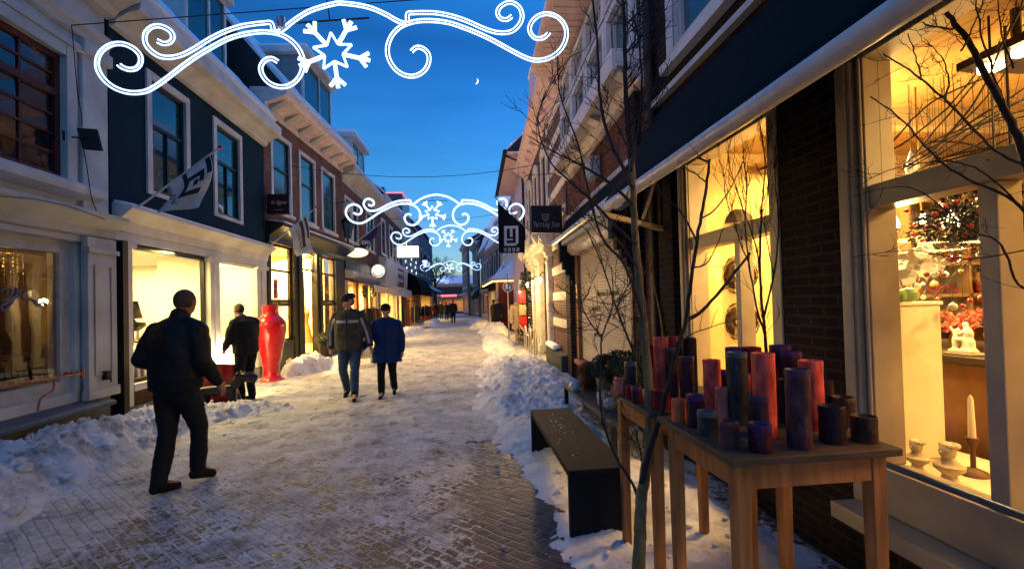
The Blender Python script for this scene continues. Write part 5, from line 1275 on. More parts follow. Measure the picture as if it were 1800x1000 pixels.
q.build('figures', mat('sign_white', (.75, .75, .75), rough=.4), t)
q = MB(); q.tube([(0, .03, -.1), (0, .03, 2.75)], .028, n=10); q.build('pole', M_metal, t, smooth=40)
# lanterns
def lantern(label, loc, wallx, s=1.0, lit=None):
    t = thing('street_lantern', label, 'street lamp', loc)
    q = MB()
    for k in range(6):
        a = 2*pi*k/6; q.beam((.1*s*cos(a), .1*s*sin(a), 0), (.2*s*cos(a), .2*s*sin(a), .5*s), .02*s, .02*s)
    q.lathe([(.11*s, -.03*s), (.11*s, 0)], n=6); q.lathe([(.22*s, .5*s), (.24*s, .53*s), (.1*s, .68*s), (.09*s, .74*s), (.03*s, .8*s), (.03*s, .9*s), (.005, .98*s)], n=12)
    q.tube([(0, 0, -.03*s), (0, 0, -.25*s)], .03*s)
    q.build('iron_frame', M_dmetal, t)
    q = MB(); q.lathe([(.09*s, .01*s), (.185*s, .49*s)], n=6); q.build('lamp_glass', lit or M_paneb, t)
    q = MB(); dx = wallx-loc[0]
    q.beam((0, 0, -.25*s), (dx, 0, -.25*s), .03, .04)
    q.tube([(dx*.5+.2*(1 if dx < 0 else -1)*(1-k/22)*cos(k*.45)*1.1, 0, -.25*s-.2+.18*(1-k/22)*sin(k*.45)) for k in range(20)], .012, n=6)
    q.tube([(dx, 0, -.75*s), (dx*.6, 0, -.6*s), (dx*.15, 0, -.27*s)], .015, n=6)
    q.build('wall_bracket', M_dmetal, t)
    return t
lantern('old iron lantern on a scrolled bracket partly behind the second light ornament', (-3.92, 16.2, 3.95), -4.22)
lantern('far iron street lantern with pale glass above the black awning', (-2.85, 35, 4.35), -3.8, 1.1, glow('pale_lantern_glass', (.6, .75, 1), .35))
# flood lamp panel on the white house
t = thing('wall_flood_lamp', 'flat black flood lamp on a thin arm beside the red-framed window', 'wall lamp', (-4.66, 5.9, 3.66))
q = MB(); q.prism([(.10, .12), (.28, .13), (.33, -.13), (.15, -.13)], lambda x, z, t: (x, t+.3*x, z), 0, .03); q.build('lamp_panel', M_black, t, bevel=.006)
q = MB(); q.beam((0, 0, .0), (.2, .05, .0), .015, .015); q.box(-.0, .03, -.04, .04, -.06, .06); q.build('arm', M_dmetal, t)
# bucket lamp on the brick house
t = thing('bucket_lamp', 'white bucket shaped spotlight on an arm beside the third brick house window', 'wall lamp', (-4.2, 15.9, 4.9))
q = MB(); q.lathe([(.06, .2), (.15, .14), (.17, -.12), (.16, -.14)], c=(.35, 0, 0), n=16); q.build('shade', M_white2, t, smooth=40)
q = MB(); q.tube([(-.1, 0, .12), (.2, 0, .2), (.35, 0, .2)], .015); q.build('arm', M_dmetal, t)
t = thing('security_camera', 'small grey lamp head clamped on the cable near the arch of the nearest ornament', 'lamp', onY(494, 41, 4.9))
q = MB(); q.lathe([(.035, -.05), (.045, .0), (.04, .06)], n=12); q.build('head', M_metal, t, smooth=40); q = MB(); q.beam((0, 0, .05), (0, .1, .09), .02, .02); q.build('clamp', M_dmetal, t)
# window stars
for i, a in enumerate((1, 3.6, 6.4)):
    t = thing('star_garland', ('first', 'second', 'third')[i]+' star string in the pale house windows, counted from the white sign board', 'star garland', F_.W(a+.65, -.03, 5), F_.root.rotation_euler[2], 'star garlands in the upper windows')
    q = MB(); rnd = random.Random(i)
    for k in range(5):
        z = -.9+.42*k; x = .25*((-1)**k)
        q.prism([(x+(.11 if j % 2 == 0 else .05)*cos(pi/2+j*pi/5), z+(.11 if j % 2 == 0 else .05)*sin(pi/2+j*pi/5)) for j in range(10)], lambda x, z, t: (x, t, z), -.012, .012)
    q.build('lit_stars', glow('star_light', (.75, .9, 1), .9), t); q = MB(); q.tube([(.25*((-1)**k), .0, -.9+.42*k) for k in range(5)], .006, n=5); q.build('wire', M_cable, t)
t = thing('candle_bridge', 'column of three small cold lights in the window of the dark brick house', 'window light', D.W(.7, -.03, 4.2), D.root.rotation_euler[2])
q = MB()
for k in range(3): q.box(-.1, .1, -.01, .01, .1+k*.25, .16+k*.25)
q.build('lit_bars', glow('star_light', (.75, .9, 1), .9), t); q = MB(); q.beam((0, .012, 0), (0, .012, .7), .02, .01); q.build('stand', M_dmetal, t)
# ================================================================== TABLES, BENCH, CANDLES
M_twood = wood('weathered_table_wood', (.44, .195, .062), (.22, .09, .03), rough=.6, sc=1.2, ax=2)
M_ttop = mat('grey_table_top', (.10, .065, .042), rough=.6, var=.25, vs=5, stretch=(1, 6, 6), bump=.2, bs=20)
TZ = .975
def table(label, c, w, d):
    t = thing('wooden_table', label, 'table', (c[0], c[1], 0), 0, 'wooden tables outside the flower shop')
    q = MB(); q.box(-w/2, w/2, -d/2, d/2, TZ-.03, TZ); q.build('table_top', M_ttop, t, bevel=.005)
    iw, idp = w/2-.035, d/2-.035; L_ = .058
    for sx in (-1, 1):
        for sy in (-1, 1):
            x = sx*(iw-L_/2); y = sy*(idp-L_/2); q = MB()
            q.add([(x-L_/2*.8, y-L_/2*.8, 0), (x+L_/2*.8, y-L_/2*.8, 0), (x+L_/2*.8, y+L_/2*.8, 0), (x-L_/2*.8, y+L_/2*.8, 0), (x-L_/2, y-L_/2, TZ-.032), (x+L_/2, y-L_/2, TZ-.032), (x+L_/2, y+L_/2, TZ-.032), (x-L_/2, y+L_/2, TZ-.032)],
                  [(0,3,2,1),(4,5,6,7),(0,1,5,4),(1,2,6,5),(2,3,7,6),(3,0,4,7)])
            q.build('leg', M_twood, t, bevel=.004)
    q = MB(); h0, h1 = TZ-.13, TZ-.032
    q.box(-iw+L_, iw-L_, -idp+.006, -idp+.028, h0, h1).box(-iw+L_, iw-L_, idp-.028, idp-.006, h0, h1).box(-iw+.006, -iw+.028, -idp+L_, idp-L_, h0, h1).box(iw-.028, iw-.006, -idp+L_, idp-L_, h0, h1)
    q.build('apron', M_twood, t, bevel=.003)
    return t
NC = (1.283, 1.87); table('nearest wooden table crowded with red, purple and grey pillar candles', NC, .68, .64)
FC = (1.245, 2.56); table('wooden table behind the birch trunk, also covered with pillar candles', FC, .64, .62)
def wax(name, c, frost=.045):
    """mottled dipped wax: darker blotches below, pale bloom streaks on top"""
    m = mat(name, c, rough=.5, var=.36, vs=26, stretch=(1, 1, .4), bump=.4, bs=34, sss=.08, detail=7)
    N = m.node_tree.nodes; L = m.node_tree.links; b_ = N['Principled BSDF']; src = b_.inputs['Base Color'].links[0].from_socket
    tc = N.new('ShaderNodeTexCoord'); oi = N.new('ShaderNodeObjectInfo'); ad = N.new('ShaderNodeVectorMath'); L.new(tc.outputs['Object'], ad.inputs[0]); L.new(oi.outputs['Random'], ad.inputs[1])
    mp = N.new('ShaderNodeMapping'); mp.inputs['Scale'].default_value = (1, 1, .5); L.new(ad.outputs[0], mp.inputs[0])
    no = N.new('ShaderNodeTexNoise'); no.inputs['Scale'].default_value = 34; no.inputs['Detail'].default_value = 8; no.inputs['Roughness'].default_value = .7; no.inputs['Distortion'].default_value = .8; L.new(mp.outputs[0], no.inputs[0])
    mr = N.new('ShaderNodeMapRange'); mr.inputs[1].default_value = .54; mr.inputs[2].default_value = .72; mr.inputs[4].default_value = .55; L.new(no.outputs[0], mr.inputs[0])
    mx = N.new('ShaderNodeMix'); mx.data_type = 'RGBA'; L.new(mr.outputs[0], mx.inputs[0]); L.new(src, mx.inputs[6]); mx.inputs[7].default_value = rgba(tuple(min(1, x*1.3+frost) for x in c)); L.new(mx.outputs[2], b_.inputs['Base Color']); setin(b_, Specular_IOR_Level=.22)
    return m
WX = {'orange': wax('orange_wax', (.95, .17, .065)), 'red': wax('coral_red_wax', (.95, .12, .08)), 'pink': wax('pink_red_wax', (.95, .23, .17)), 'dred': wax('dark_red_wax', (.30, .012, .016)),
      'purple': wax('purple_wax', (.078, .010, .024)), 'violet': wax('violet_grey_wax', (.105, .034, .044)), 'grey': wax('grey_green_wax', (.060, .056, .052)), 'black': wax('blackish_wax', (.030, .012, .018)), 'maroon': wax('maroon_wax', (.14, .04, .045)), 'brown': wax('brown_wax', (.075, .03, .02))}
RIM = {'purple': (.10, .022, .11), 'violet': (.085, .04, .075), 'grey': (.10, .12, .13)}
M_wick = mat('candle_wick', (.03, .025, .02), rough=.9)
def candle(u, wpx, vt, vb, col, label, zt=TZ, grp='pillar candles on the wooden tables'):
    b = onZ(u, vb, zt); dist = (b-CAM).dot(RM @ Vector((0, 0, -1)))
    r = wpx/2/FPX*dist*.96
    b = b + Vector((b.x, b.y, 0)).normalized()*r*.8
    h = onY(u, vt, b.y).z-zt-.004
    t = thing('pillar_candle', label, 'candle', (b.x, b.y, zt), random.uniform(0, 6), grp)
    n = 28; q = MB(); prof = []
    rnd = random.Random(int(u*7+vt)); ph = rnd.uniform(0, 6)
    m = 9
    for i in range(m+1): prof.append((r*(1-.012*sin(i*1.9+ph)-(.02 if i == 0 else 0)), h*i/m))
    prof += [(r*.93, h+.002), (r*.82, h-.004), (r*.5, h-.014), (r*.1, h-.018)]
    q.lathe(prof, n=n); q.build('wax', WX[col], t, smooth=50)
    if col in RIM:
        q = MB(); q.lathe([(r*1.012, h-.02), (r*1.01, h+.001), (r*.93, h+.0035), (r*.8, h-.002), (r*.8, h-.02)], n=n); q.build('rim', mat(col+'_wax_rim', RIM[col], rough=.35, var=.2), t, smooth=50)
    q = MB(); q.tube([(0, 0, h-.02), (.002, 0, h-.006), (.005, .002, h+.006)], .0014, n=5); q.build('wick', M_wick, t)
    return t
for a in [
 (1194, 26, 700, 743, 'orange', 'short orange candle at the left end of the nearest table'),
 (1224, 34, 693, 752, 'purple', 'stubby dark purple candle right of the short orange one'),
 (1244, 35, 721, 767, 'grey', 'short grey-green candle at the left table edge, before the stubby purple one'),
 (1254, 31, 631, 737, 'red', 'tall coral red candle nearest the left end of the close table'),
 (1271, 26, 680, 744, 'pink', 'slim pink-red candle in front of the tall grey one'),
 (1294, 31, 610, 722, 'purple', 'tall purple rimmed candle behind the tall grey candle'),
 (1299, 36, 618, 748, 'grey', 'tall grey-green candle with a pale ring, left of the tall orange-red one'),
 (1282, 36, 738, 789, 'maroon', 'short maroon candle at the front left edge of the near table'),
 (1325, 33, 609, 724, 'dred', 'tall dark red candle at the back, between the grey and the orange-red ones'),
 (1346, 40, 619, 770, 'red', 'tallest orange-red candle in the middle of the near table'),
 (1336, 38, 693, 771, 'violet', 'medium violet-grey candle standing behind the short purple-topped one'),
 (1337, 40, 743, 797, 'purple', 'short purple-topped candle at the very front of the near table'),
 (1375, 36, 606, 728, 'purple', 'tall purple-black candle at the back right of the orange-red one'),
 (1394, 36, 617, 735, 'purple', 'tall purple rimmed candle behind the thick violet-grey one'),
 (1406, 42, 648, 791, 'violet', 'thick violet-grey marbled candle at the front of the near table'),
 (1429, 40, 632, 757, 'red', 'tall red candle right of the thick violet-grey one'),
 (1464, 43, 711, 781, 'black', 'short blackish candle near the right front of the close table'),
 (1483, 38, 696, 750, 'brown', 'brown candle behind the short blackish one'),
 (1520, 42, 729, 779, 'brown', 'short dark brown candle alone at the right end of the near table'),
 (1310, 26, 655, 728, 'red', 'coral candle just peeping out behind the tall grey-green one'),
 (1362, 30, 640, 730, 'dred', 'dark red candle squeezed behind the tallest orange-red one'),
 (1448, 34, 668, 742, 'black', 'blackish candle behind the tall red one at the right'),
 (1275, 24, 650, 724, 'purple', 'slim purple candle behind the slim pink-red one'),
 (1385, 30, 665, 745, 'black', 'blackish candle between the orange-red one and the thick violet-grey one')]:
    candle(*a)
for a in [
 (1090, 21, 663, 695, 'pink', 'short coral candle at the left corner of the farther table'),
 (1110, 22, 636, 697, 'grey', 'tall grey candle behind the short coral one on the farther table'),
 (1106, 12, 676, 703, 'dred', 'thin dark red candle between the coral and purple ones'),
 (1120, 19, 678, 710, 'purple', 'short purple candle at the edge of the farther table, left of the birch trunk'),
 (1162, 34, 684, 722, 'dred', 'broad dark red candle right behind the birch trunk'),
 (1152, 17, 646, 703, 'red', 'medium red candle beside the birch trunk'),
 (1163, 25, 592, 700, 'red', 'tallest coral candle on the farther table'),
 (1185, 19, 590, 697, 'dred', 'tall dark red candle right of the tallest coral one'),
 (1183, 19, 610, 703, 'violet', 'tall violet-grey candle in front of the tall dark red one'),
 (1215, 25, 593, 699, 'black', 'tall blackish candle at the back right of the farther table'),
 (1209, 26, 626, 709, 'violet', 'medium violet candle at the right of the farther table'),
 (1146, 14, 606, 697, 'dred', 'slim dark red candle half hidden by the birch trunk')]:
    candle(*a)
# bench
M_bench = mat('black_bench_wood', (.008, .008, .009), spec=.25, rough=.7, var=.25, vs=7, stretch=(4, .5, 4), bump=.15, bs=20)
t = thing('black_bench', 'low black slab bench with waterfall ends standing in the snow', 'bench', (.86, 3.8, 0))
q = MB(); q.box(-.205, .205, -.86, .86, .40, .45); q.build('seat', M_bench, t, bevel=.004)
for y in (-.86, .81): q = MB(); q.box(-.203, .203, y+.002, y+.048, -.03, .398); q.build('end_panel', M_bench, t, bevel=.003)
q = MB(); rnd = random.Random(5)
for i in range(26):
    x, y = rnd.gauss(-.05, .06), rnd.gauss(.15, .3)
    if abs(x) < .19 and abs(y) < .8: q.ball((x, y, .4505), rnd.uniform(.002, .006), None, rnd.uniform(.001, .003), n=6, m=4)
tag(q.build('snow_crumbs', M_snow, None), 'tiny snow crumbs scattered on the black bench seat', 'snow', kind='stuff').location = (.86, 3.8, 0)
t = thing('low_table', 'low dark grey table with plant pots and a pine cone ball under the shutter', 'table', (1.54, 5.2, 0))
q = MB(); q.box(-.2, .2, -1.05, 1.05, .37, .41); q.build('table_top', mat('dark_grey_table', (.05, .052, .055), rough=.55, var=.2), t, bevel=.004)
for sx in (-1, 1):
    for sy in (-1, 1): q = MB(); q.box(sx*.16-.025, sx*.16+.025, sy*1.0-.025, sy*1.0+.025, -.02, .368); q.build('leg', M_black, t)
LT = .412
# pots
def lathe_thing(name, label, cat, loc, prof, m, n=24, group=None, part='body'):
    t = thing(name, label, cat, loc, 0, group); q = MB(); q.lathe(prof, n=n); q.build(part, m, t, smooth=40); return t
M_pearl = mat('pearl_white_glaze', (.55, .54, .5), rough=.22, var=.15, coat=.4)
def at(u, v): p = onZ(u, v, LT); return (p.x, p.y, LT)
lathe_thing('glass_jar', 'small round pearl white jar at the far end of the low dark table', 'jar', at(1011, 686), [(.05, 0), (.075, .03), (.08, .07), (.06, .11), (.045, .12), (.04, .115)], M_pearl)
lathe_thing('tumbler_vase', 'pearl white tumbler vase on the near end of the low dark table', 'vase', at(1059, 712), [(.045, 0), (.055, .02), (.06, .1), (.055, .15), (.05, .15), (.048, .02)], M_pearl)
lathe_thing('ball_vase', 'round pearl white ball vase beside the tumbler vase', 'vase', at(1072, 719), [(.03, 0), (.06, .03), (.065, .07), (.045, .11), (.03, .12), (.025, .11)], M_pearl)
# pine cone ball
p = at(1036, 682)
t = thing('pine_cone_ball', 'large ball of brown pine cone scales on the low dark table', 'decoration', (p[0], p[1], LT+.11))
q = MB(); rnd = random.Random(3); q.ball((0, 0, 0), .085, n=14, m=10)
for i in range(420):
    z = 1-2*(i+.5)/420; a = i*2.39996; r = sqrt(1-z*z); d = Vector((r*cos(a), r*sin(a), z)); up = Vector((0, 0, 1)); s = d.cross(up); s = (s if s.length > .05 else Vector((1, 0, 0))).normalized(); u_ = s.cross(d)
    c = d*.09; e = d*.122+u_*.012
    q.add([c-s*.009, c+s*.009, e+s*.007, e+d*.003, e-s*.007], [(0, 1, 2, 3, 4)])
t.scale = (1.5, 1.5, 1.5); t.location.z = LT+.16; q.build('cone_scales', mat('pine_cone_brown', (.20, .09, .035), rough=.6, var=.35, vs=40), t, weld=False, recalc=False)
def leafy(mb, c, R, n, size, rnd, flat=1.0, up=.3):
    for i in range(n):
        d = Vector((rnd.gauss(0, 1), rnd.gauss(0, 1), rnd.gauss(0, 1))).normalized()
        rr = rnd.uniform(.55, 1.05)**.6
        p = Vector(c)+Vector((d.x*R, d.y*R, d.z*R*flat))*rr
        a = (d+Vector((rnd.gauss(0, .4), rnd.gauss(0, .4), up+rnd.gauss(0, .4)))).normalized(); s = a.orthogonal().normalized(); s = (Matrix.Rotation(rnd.uniform(0, 6.3), 3, a) @ s)
        L_ = size*rnd.uniform(.6, 1.3)
        mb.add([p, p+a*L_*.5+s*L_*.22, p+a*L_, p+a*L_*.5-s*L_*.22], [(0, 1, 2, 3)])
def pot_plant(label, loc, pr, ph, R, cz, lm, pm, n, size, flat=1, name='potted_plant'):
    t = thing(name, label, 'plant', loc); q = MB(); q.lathe([(pr*.7, 0), (pr*.95, ph*.85), (pr, ph*.86), (pr, ph), (pr*.9, ph), (pr*.88, ph-.02), (.01, ph-.02)], n=20); q.build('pot', pm, t, smooth=40)
    q = MB(); rnd = random.Random(int(R*1000)+n); leafy(q, (0, 0, cz), R, n, size, rnd, flat); q.ball((0, 0, cz), R*.7, R*.7, R*.7*flat, n=12, m=8); q.build('foliage', lm, t, weld=False, recalc=False)
    return t
M_heather = mat('grey_heather', (.16, .13, .125), rough=.9, var=.35, vs=30); M_boxleaf = mat('dark_box_leaves', (.022, .045, .016), rough=.6, var=.4, vs=25)
p = at(1068, 690); pot_plant('round grey heather bush in a beige pot on the low dark table', (p[0], p[1]+.1, LT), .115, .17, .18, .30, M_heather, mat('beige_pot', (.34, .27, .19), rough=.7), 2600, .022, .85)
pot_plant('broad dark green box bush in a grey pot behind the grey heather', (1.72, 4.9, LT), .12, .2, .26, .4, M_boxleaf, mat('grey_pot', (.16, .15, .15), rough=.8), 2200, .04, .62)
pot_plant('dark green leafy plant behind the tall grey candle, under the shutter', (1.66, 4.25, LT), .12, .22, .22, .42, M_boxleaf, mat('grey_pot', (.16, .15, .15), rough=.8), 1600, .04, .7)
t = thing('berry_sprig', 'small bunch of red berry twigs beside the beige pot', 'decoration', (1.6, 4.42, LT)); q = MB(); rnd = random.Random(9)
for i in range(40): d = Vector((rnd.gauss(0, .5), rnd.gauss(0, .5), 1)).normalized(); q.ball(d*rnd.uniform(.08, .2), .008, n=6, m=4)
q.build('berries', mat('dark_red_berries', (.25, .02, .015), rough=.3), t, weld=False); q = MB()
for i in range(12): d = Vector((rnd.gauss(0, .4), rnd.gauss(0, .4), 1)).normalized(); q.tube([(0, 0, 0), d*.18], .003, n=5)
q.build('twigs', mat('dark_twig', (.05, .03, .02)), t)

# ================================================================== BARE TREES AND BRANCHES
def bark(name, c1, c2):
    return mat(name, c1, c2=c2, rough=.75, vs=9, stretch=(3, 3, .8), bump=.5, bs=30, detail=7)
M_bark = bark('olive_bark', (.25, .165, .07), (.10, .068, .03)); M_barkd = bark('dark_bark', (.03, .021, .016), (.016, .012, .01)); M_twig = bark('brown_twig', (.05, .028, .018), (.025, .016, .012))
def px_path(pts, Y, Ye=None):
    n = len(pts); Ye = Y if Ye is None else Ye
    return [onY(u, v, Y+(Ye-Y)*i/max(1, n-1)) for i, (u, v) in enumerate(pts)]
def limb(mb, P, r0, r1, k=5, n=8, knob=0, rnd=random):
    Q = smooth_pts([Vector(p) for p in P], k); m = len(Q)
    mb.tube([q+Vector((rnd.gauss(0, .0015), rnd.gauss(0, .0015), 0)) for q in Q], [(r0+(r1-r0)*i/(m-1))*(1+knob*(1 if i % 6 == 3 else 0)) for i in range(m)], n=n)
    return Q
def twigs(mb, Q, n, l, r, rnd, depth=1, lo=.25, up=.55, spread=.8):
    for i in range(n):
        j = int((lo+(1-lo)*rnd.random())*(len(Q)-2)); p = Q[j]; t = (Q[j+1]-Q[j]).normalized()
        d = (t*.6+Vector((rnd.gauss(0, spread), rnd.gauss(0, spread*.6), up+rnd.gauss(0, .35)))).normalized()
        L_ = l*rnd.uniform(.5, 1.3); P = [p]; q = p; 
        for s in range(5):
            d = (d+Vector((rnd.gauss(0, .16), rnd.gauss(0, .16), rnd.gauss(.05, .14)))).normalized(); q = q+d*L_/5; P.append(q)
        S_ = limb(mb, P, r, r*.45, 3, 5, .35, rnd); mb.ball(P[-1], r*1.15, n=5, m=4)
        if depth: twigs(mb, S_, max(2, n//3), l*.5, r*.65, rnd, depth-1, .3, up, spread)
rnd = random.Random(11)
t = thing('young_tree', 'slender bare young tree with olive bark in front of the farther candle table', 'tree', (onY(1118, 1010, 2.2).x, 2.2, 0))
loc = t.location.copy()
def rel(P): return [p-loc for p in P]
q = MB(); tr = px_path([(1122, 1012), (1124, 960), (1126, 900), (1131, 850), (1141, 780), (1141, 700), (1134, 600), (1124, 500), (1117, 420), (1113, 340), (1110, 280)], 2.2, 2.5)
TR = limb(q, rel(tr), .033, .016, 6, 14, .04, rnd); q.build('trunk', M_bark, t, smooth=60)
q = MB()
up1 = limb(q, rel(px_path([(1110, 290), (1104, 230), (1100, 160), (1098, 80), (1096, 0), (1095, -60)], 2.5, 2.6)), .017, .008, 5, 8, .08, rnd)
for pts, r0, r1 in [
 ([(1112, 330), (1095, 295), (1075, 255), (1060, 205), (1053, 150), (1050, 80), (1042, 0), (1036, -50)], .011, .006),
 ([(1113, 360), (1070, 320), (1020, 290), (975, 268), (930, 240)], .009, .003),
 ([(1118, 430), (1080, 395), (1040, 352), (1000, 318), (965, 280), (945, 205), (985, 120)], .009, .0025),
 ([(1110, 300), (1118, 250), (1128, 180), (1125, 90), (1112, 20)], .010, .004),
 ([(1120, 470), (1085, 420), (1050, 390), (1010, 365)], .006, .002),
 ([(1130, 560), (1100, 470), (1060, 420), (1040, 360), (1015, 250), (985, 170), (980, 100)], .009, .003),
 ([(1141, 690), (1110, 610), (1085, 545), (1060, 470), (1030, 400)], .008, .0025),
 ([(1124, 880), (1108, 842), (1085, 808), (1062, 750), (1055, 700), (1056, 640), (1058, 592), (1070, 560), (1078, 520), (1075, 470)], .008, .003),
 ([(1058, 592), (1040, 570), (1024, 540), (1016, 500)], .005, .002),
 ([(1078, 560), (1090, 530), (1110, 490)], .004, .002),
 ([(1131, 850), (1126, 800), (1120, 760), (1124, 700)], .004, .002)]:
    Q = limb(q, rel(px_path(pts, 2.35, 2.75)), r0, r1, 5, 7, .12, rnd); twigs(q, Q, 12, .24, .0024, rnd, 1, .2, .35)
twigs(q, up1, 18, .38, .0038, rnd, 1, .1, .5)
q.build('branches', M_twig, t, weld=False)
sq = MB()
P = rel(px_path([(1128, 850), (1142, 790), (1160, 735), (1172, 690), (1192, 610), (1204, 570), (1214, 500), (1226, 420), (1240, 340), (1247, 280)], 2.2, 2.25))
limb(sq, P, .015, .0065, 6, 10, .06, rnd); part_label(sq.build('side_stem', M_barkd, t, smooth=60), 'dark side stem leaning towards the narrow shop window')
q = MB()
for pts, r0, r1 in [([(1204, 565), (1235, 545), (1275, 500), (1318, 445)], .010, .006), ([(1226, 425), (1205, 385), (1185, 360), (1150, 330)], .006, .002), ([(1230, 385), (1255, 370), (1285, 330), (1305, 285)], .005, .002), ([(1220, 470), (1245, 460), (1272, 400)], .005, .002), ([(1172, 690), (1200, 600), (1250, 575), (1300, 560)], .004, .002), ([(1240, 320), (1222, 305), (1195, 295)], .004, .002), ([(1246, 285), (1225, 277)], .006, .004)]:
    Q = limb(q, rel(px_path(pts, 2.22, 2.3)), r0, r1, 5, 7, .12, rnd); twigs(q, Q, 3, .12, .002, rnd, 0)
q.build('branches', M_barkd, t, weld=False)
# twig bundle before the pier: narrow fan of birch stems
t = thing('birch_twig_tree', 'slim upright fan of birch twigs before the narrow shop window by the brick pier', 'tree', (onY(1352, 720, 2.62).x, 2.62, 0))
loc = t.location.copy(); q = MB()
for pts, r0, r1 in [([(1355, 800), (1352, 700), (1345, 590), (1338, 520), (1336, 440), (1340, 360), (1345, 290), (1335, 210)], .012, .0025), ([(1345, 590), (1330, 540), (1318, 470), (1310, 400), (1312, 330), (1305, 260)], .007, .002), ([(1342, 560), (1352, 520), (1364, 460), (1368, 380), (1362, 300), (1366, 230)], .007, .002), ([(1338, 500), (1328, 430), (1300, 350), (1282, 290), (1280, 250)], .005, .0018), ([(1318, 470), (1296, 410), (1275, 340), (1272, 280)], .004, .0015), ([(1360, 480), (1345, 400), (1350, 320), (1340, 240)], .004, .0015)]:
    Q = limb(q, rel(px_path(pts, 2.62, 2.66)), r0, r1, 5, 6, .12, rnd); twigs(q, Q, 14, .22, .0017, rnd, 1, .25, .8, .35)
q.build('stems', M_barkd, t, weld=False)
# orange climbing stems on the wall
t = thing('climbing_stem', 'reddish bare climbing stems on the dark brick wall between shutter and shop window', 'plant', onX(1167, 600, 2.0)); loc = t.location.copy(); q = MB()
for pts in ([(1168, 640), (1166, 590), (1160, 545), (1150, 500), (1142, 450), (1138, 410)], [(1167, 600), (1158, 540), (1148, 490), (1140, 470)], [(1150, 500), (1148, 470), (1143, 445)]):
    limb(q, [onX(u, v, 2.02)-loc for u, v in pts], .012, .005, 4, 6, .1, rnd)
q.build('stems', mat('reddish_stem', (.22, .09, .035), rough=.7), t, smooth=60)
# dark branch at the right edge
t = thing('bare_branch_tree', 'dark bare branches reaching across the large flower shop window at the right edge', 'tree', (onY(1840, 560, 1.25).x, 1.25, 0)); loc = t.location.copy(); q = MB()
TQ = limb(q, [Vector((0, 0, 0)), Vector((.02, 0, .7))]+rel(px_path([(1850, 520), (1830, 360), (1805, 285), (1778, 215), (1740, 145), (1700, 70), (1664, 22)], 1.25, 1.35)), .02, .0065, 6, 10, .06, rnd); q.build('trunk', M_barkd, t, smooth=60)
q = MB()
for pts, r0, r1 in [([(1800, 290), (1750, 265), (1690, 205), (1640, 155), (1590, 118), (1552, 95)], .0045, .002), ([(1835, 400), (1770, 345), (1700, 315), (1640, 270), (1590, 215), (1530, 170)], .005, .002), ([(1830, 360), (1800, 290), (1770, 200), (1740, 110), (1720, 40), (1715, -20)], .005, .002), ([(1850, 520), (1790, 500), (1760, 430), (1700, 400), (1600, 330), (1500, 345)], .004, .0015), ([(1690, 90), (1715, 40), (1730, -10)], .003, .0015), ([(1674, 52), (1640, 47), (1620, 40)], .0035, .0015), ([(1840, 420), (1760, 330), (1700, 290), (1640, 285), (1560, 300), (1505, 330)], .003, .0012), ([(1800, 440), (1700, 455), (1600, 440), (1500, 452)], .0025, .001), ([(1660, 180), (1668, 140), (1655, 100), (1630, 75)], .0025, .0012), ([(1620, 140), (1610, 100), (1595, 60)], .0025, .0012), ([(1780, 120), (1760, 60), (1755, 0)], .003, .0015)]:
    Q = limb(q, rel(px_path(pts, 1.25, 1.4)), r0, r1, 5, 6, .14, rnd); twigs(q, Q, 7, .1, .0011, rnd, 1, .15, .2)
q.build('branches', M_barkd, t, weld=False)
# far tree at the street end
t = thing('bare_street_tree', 'round-crowned bare tree standing at the far end of the street', 'tree', (onY(765, 560, 60).x, 60, 0)); q = MB(); rnd = random.Random(21)
q.tube([(0, 0, -.2), (.05, 0, 1.5), (0, .1, 3.2), (.1, 0, 4.4)], [.32, .26, .22, .18], n=10); q.build('trunk', M_barkd, t, smooth=60)
q = MB()
def grow(p, d, L_, r, dep):
    P = [p]; x = p; dd = d
    for s in range(4): dd = (dd+Vector((rnd.gauss(0, .13), rnd.gauss(0, .13), rnd.gauss(.02, .1)))).normalized(); x = x+dd*L_/4; P.append(x)
    q.tube(P, [r*(1-.12*i) for i in range(5)], n=5)
    if dep:
        for k in range(3 if dep > 1 else 4):
            n_ = (dd*.8+Vector((rnd.gauss(0, .55), rnd.gauss(0, .55), rnd.gauss(.12, .35)))).normalized(); grow(P[rnd.choice((2, 3, 4))], n_, L_*.68, r*.6, dep-1)
for k in range(7):
    a = k*.9; grow(Vector((.05, 0, 4.0+.1*k)), Vector((cos(a)*.7, sin(a)*.7, .8)).normalized(), 2.1, .10, 4)
q.build('crown', M_barkd, t, weld=False, recalc=False)
# ================================================================== THINGS ON THE STREET
# red vase
t = thing('giant_vase', 'man-high glossy red vase standing by the shop entrance', 'vase', (-4.16, 10.35, 0))
q = MB(); q.lathe([(.26, -.02), (.27, .02), (.20, .06), (.165, .14), (.16, .25), (.19, .45), (.25, .75), (.30, 1.02), (.312, 1.15), (.30, 1.25), (.25, 1.34), (.19, 1.39), (.165, 1.43), (.162, 1.5), (.168, 1.62), (.155, 1.63), (.14, 1.6), (.14, 1.45)], n=48); q.build('body', M_red, t, smooth=50)
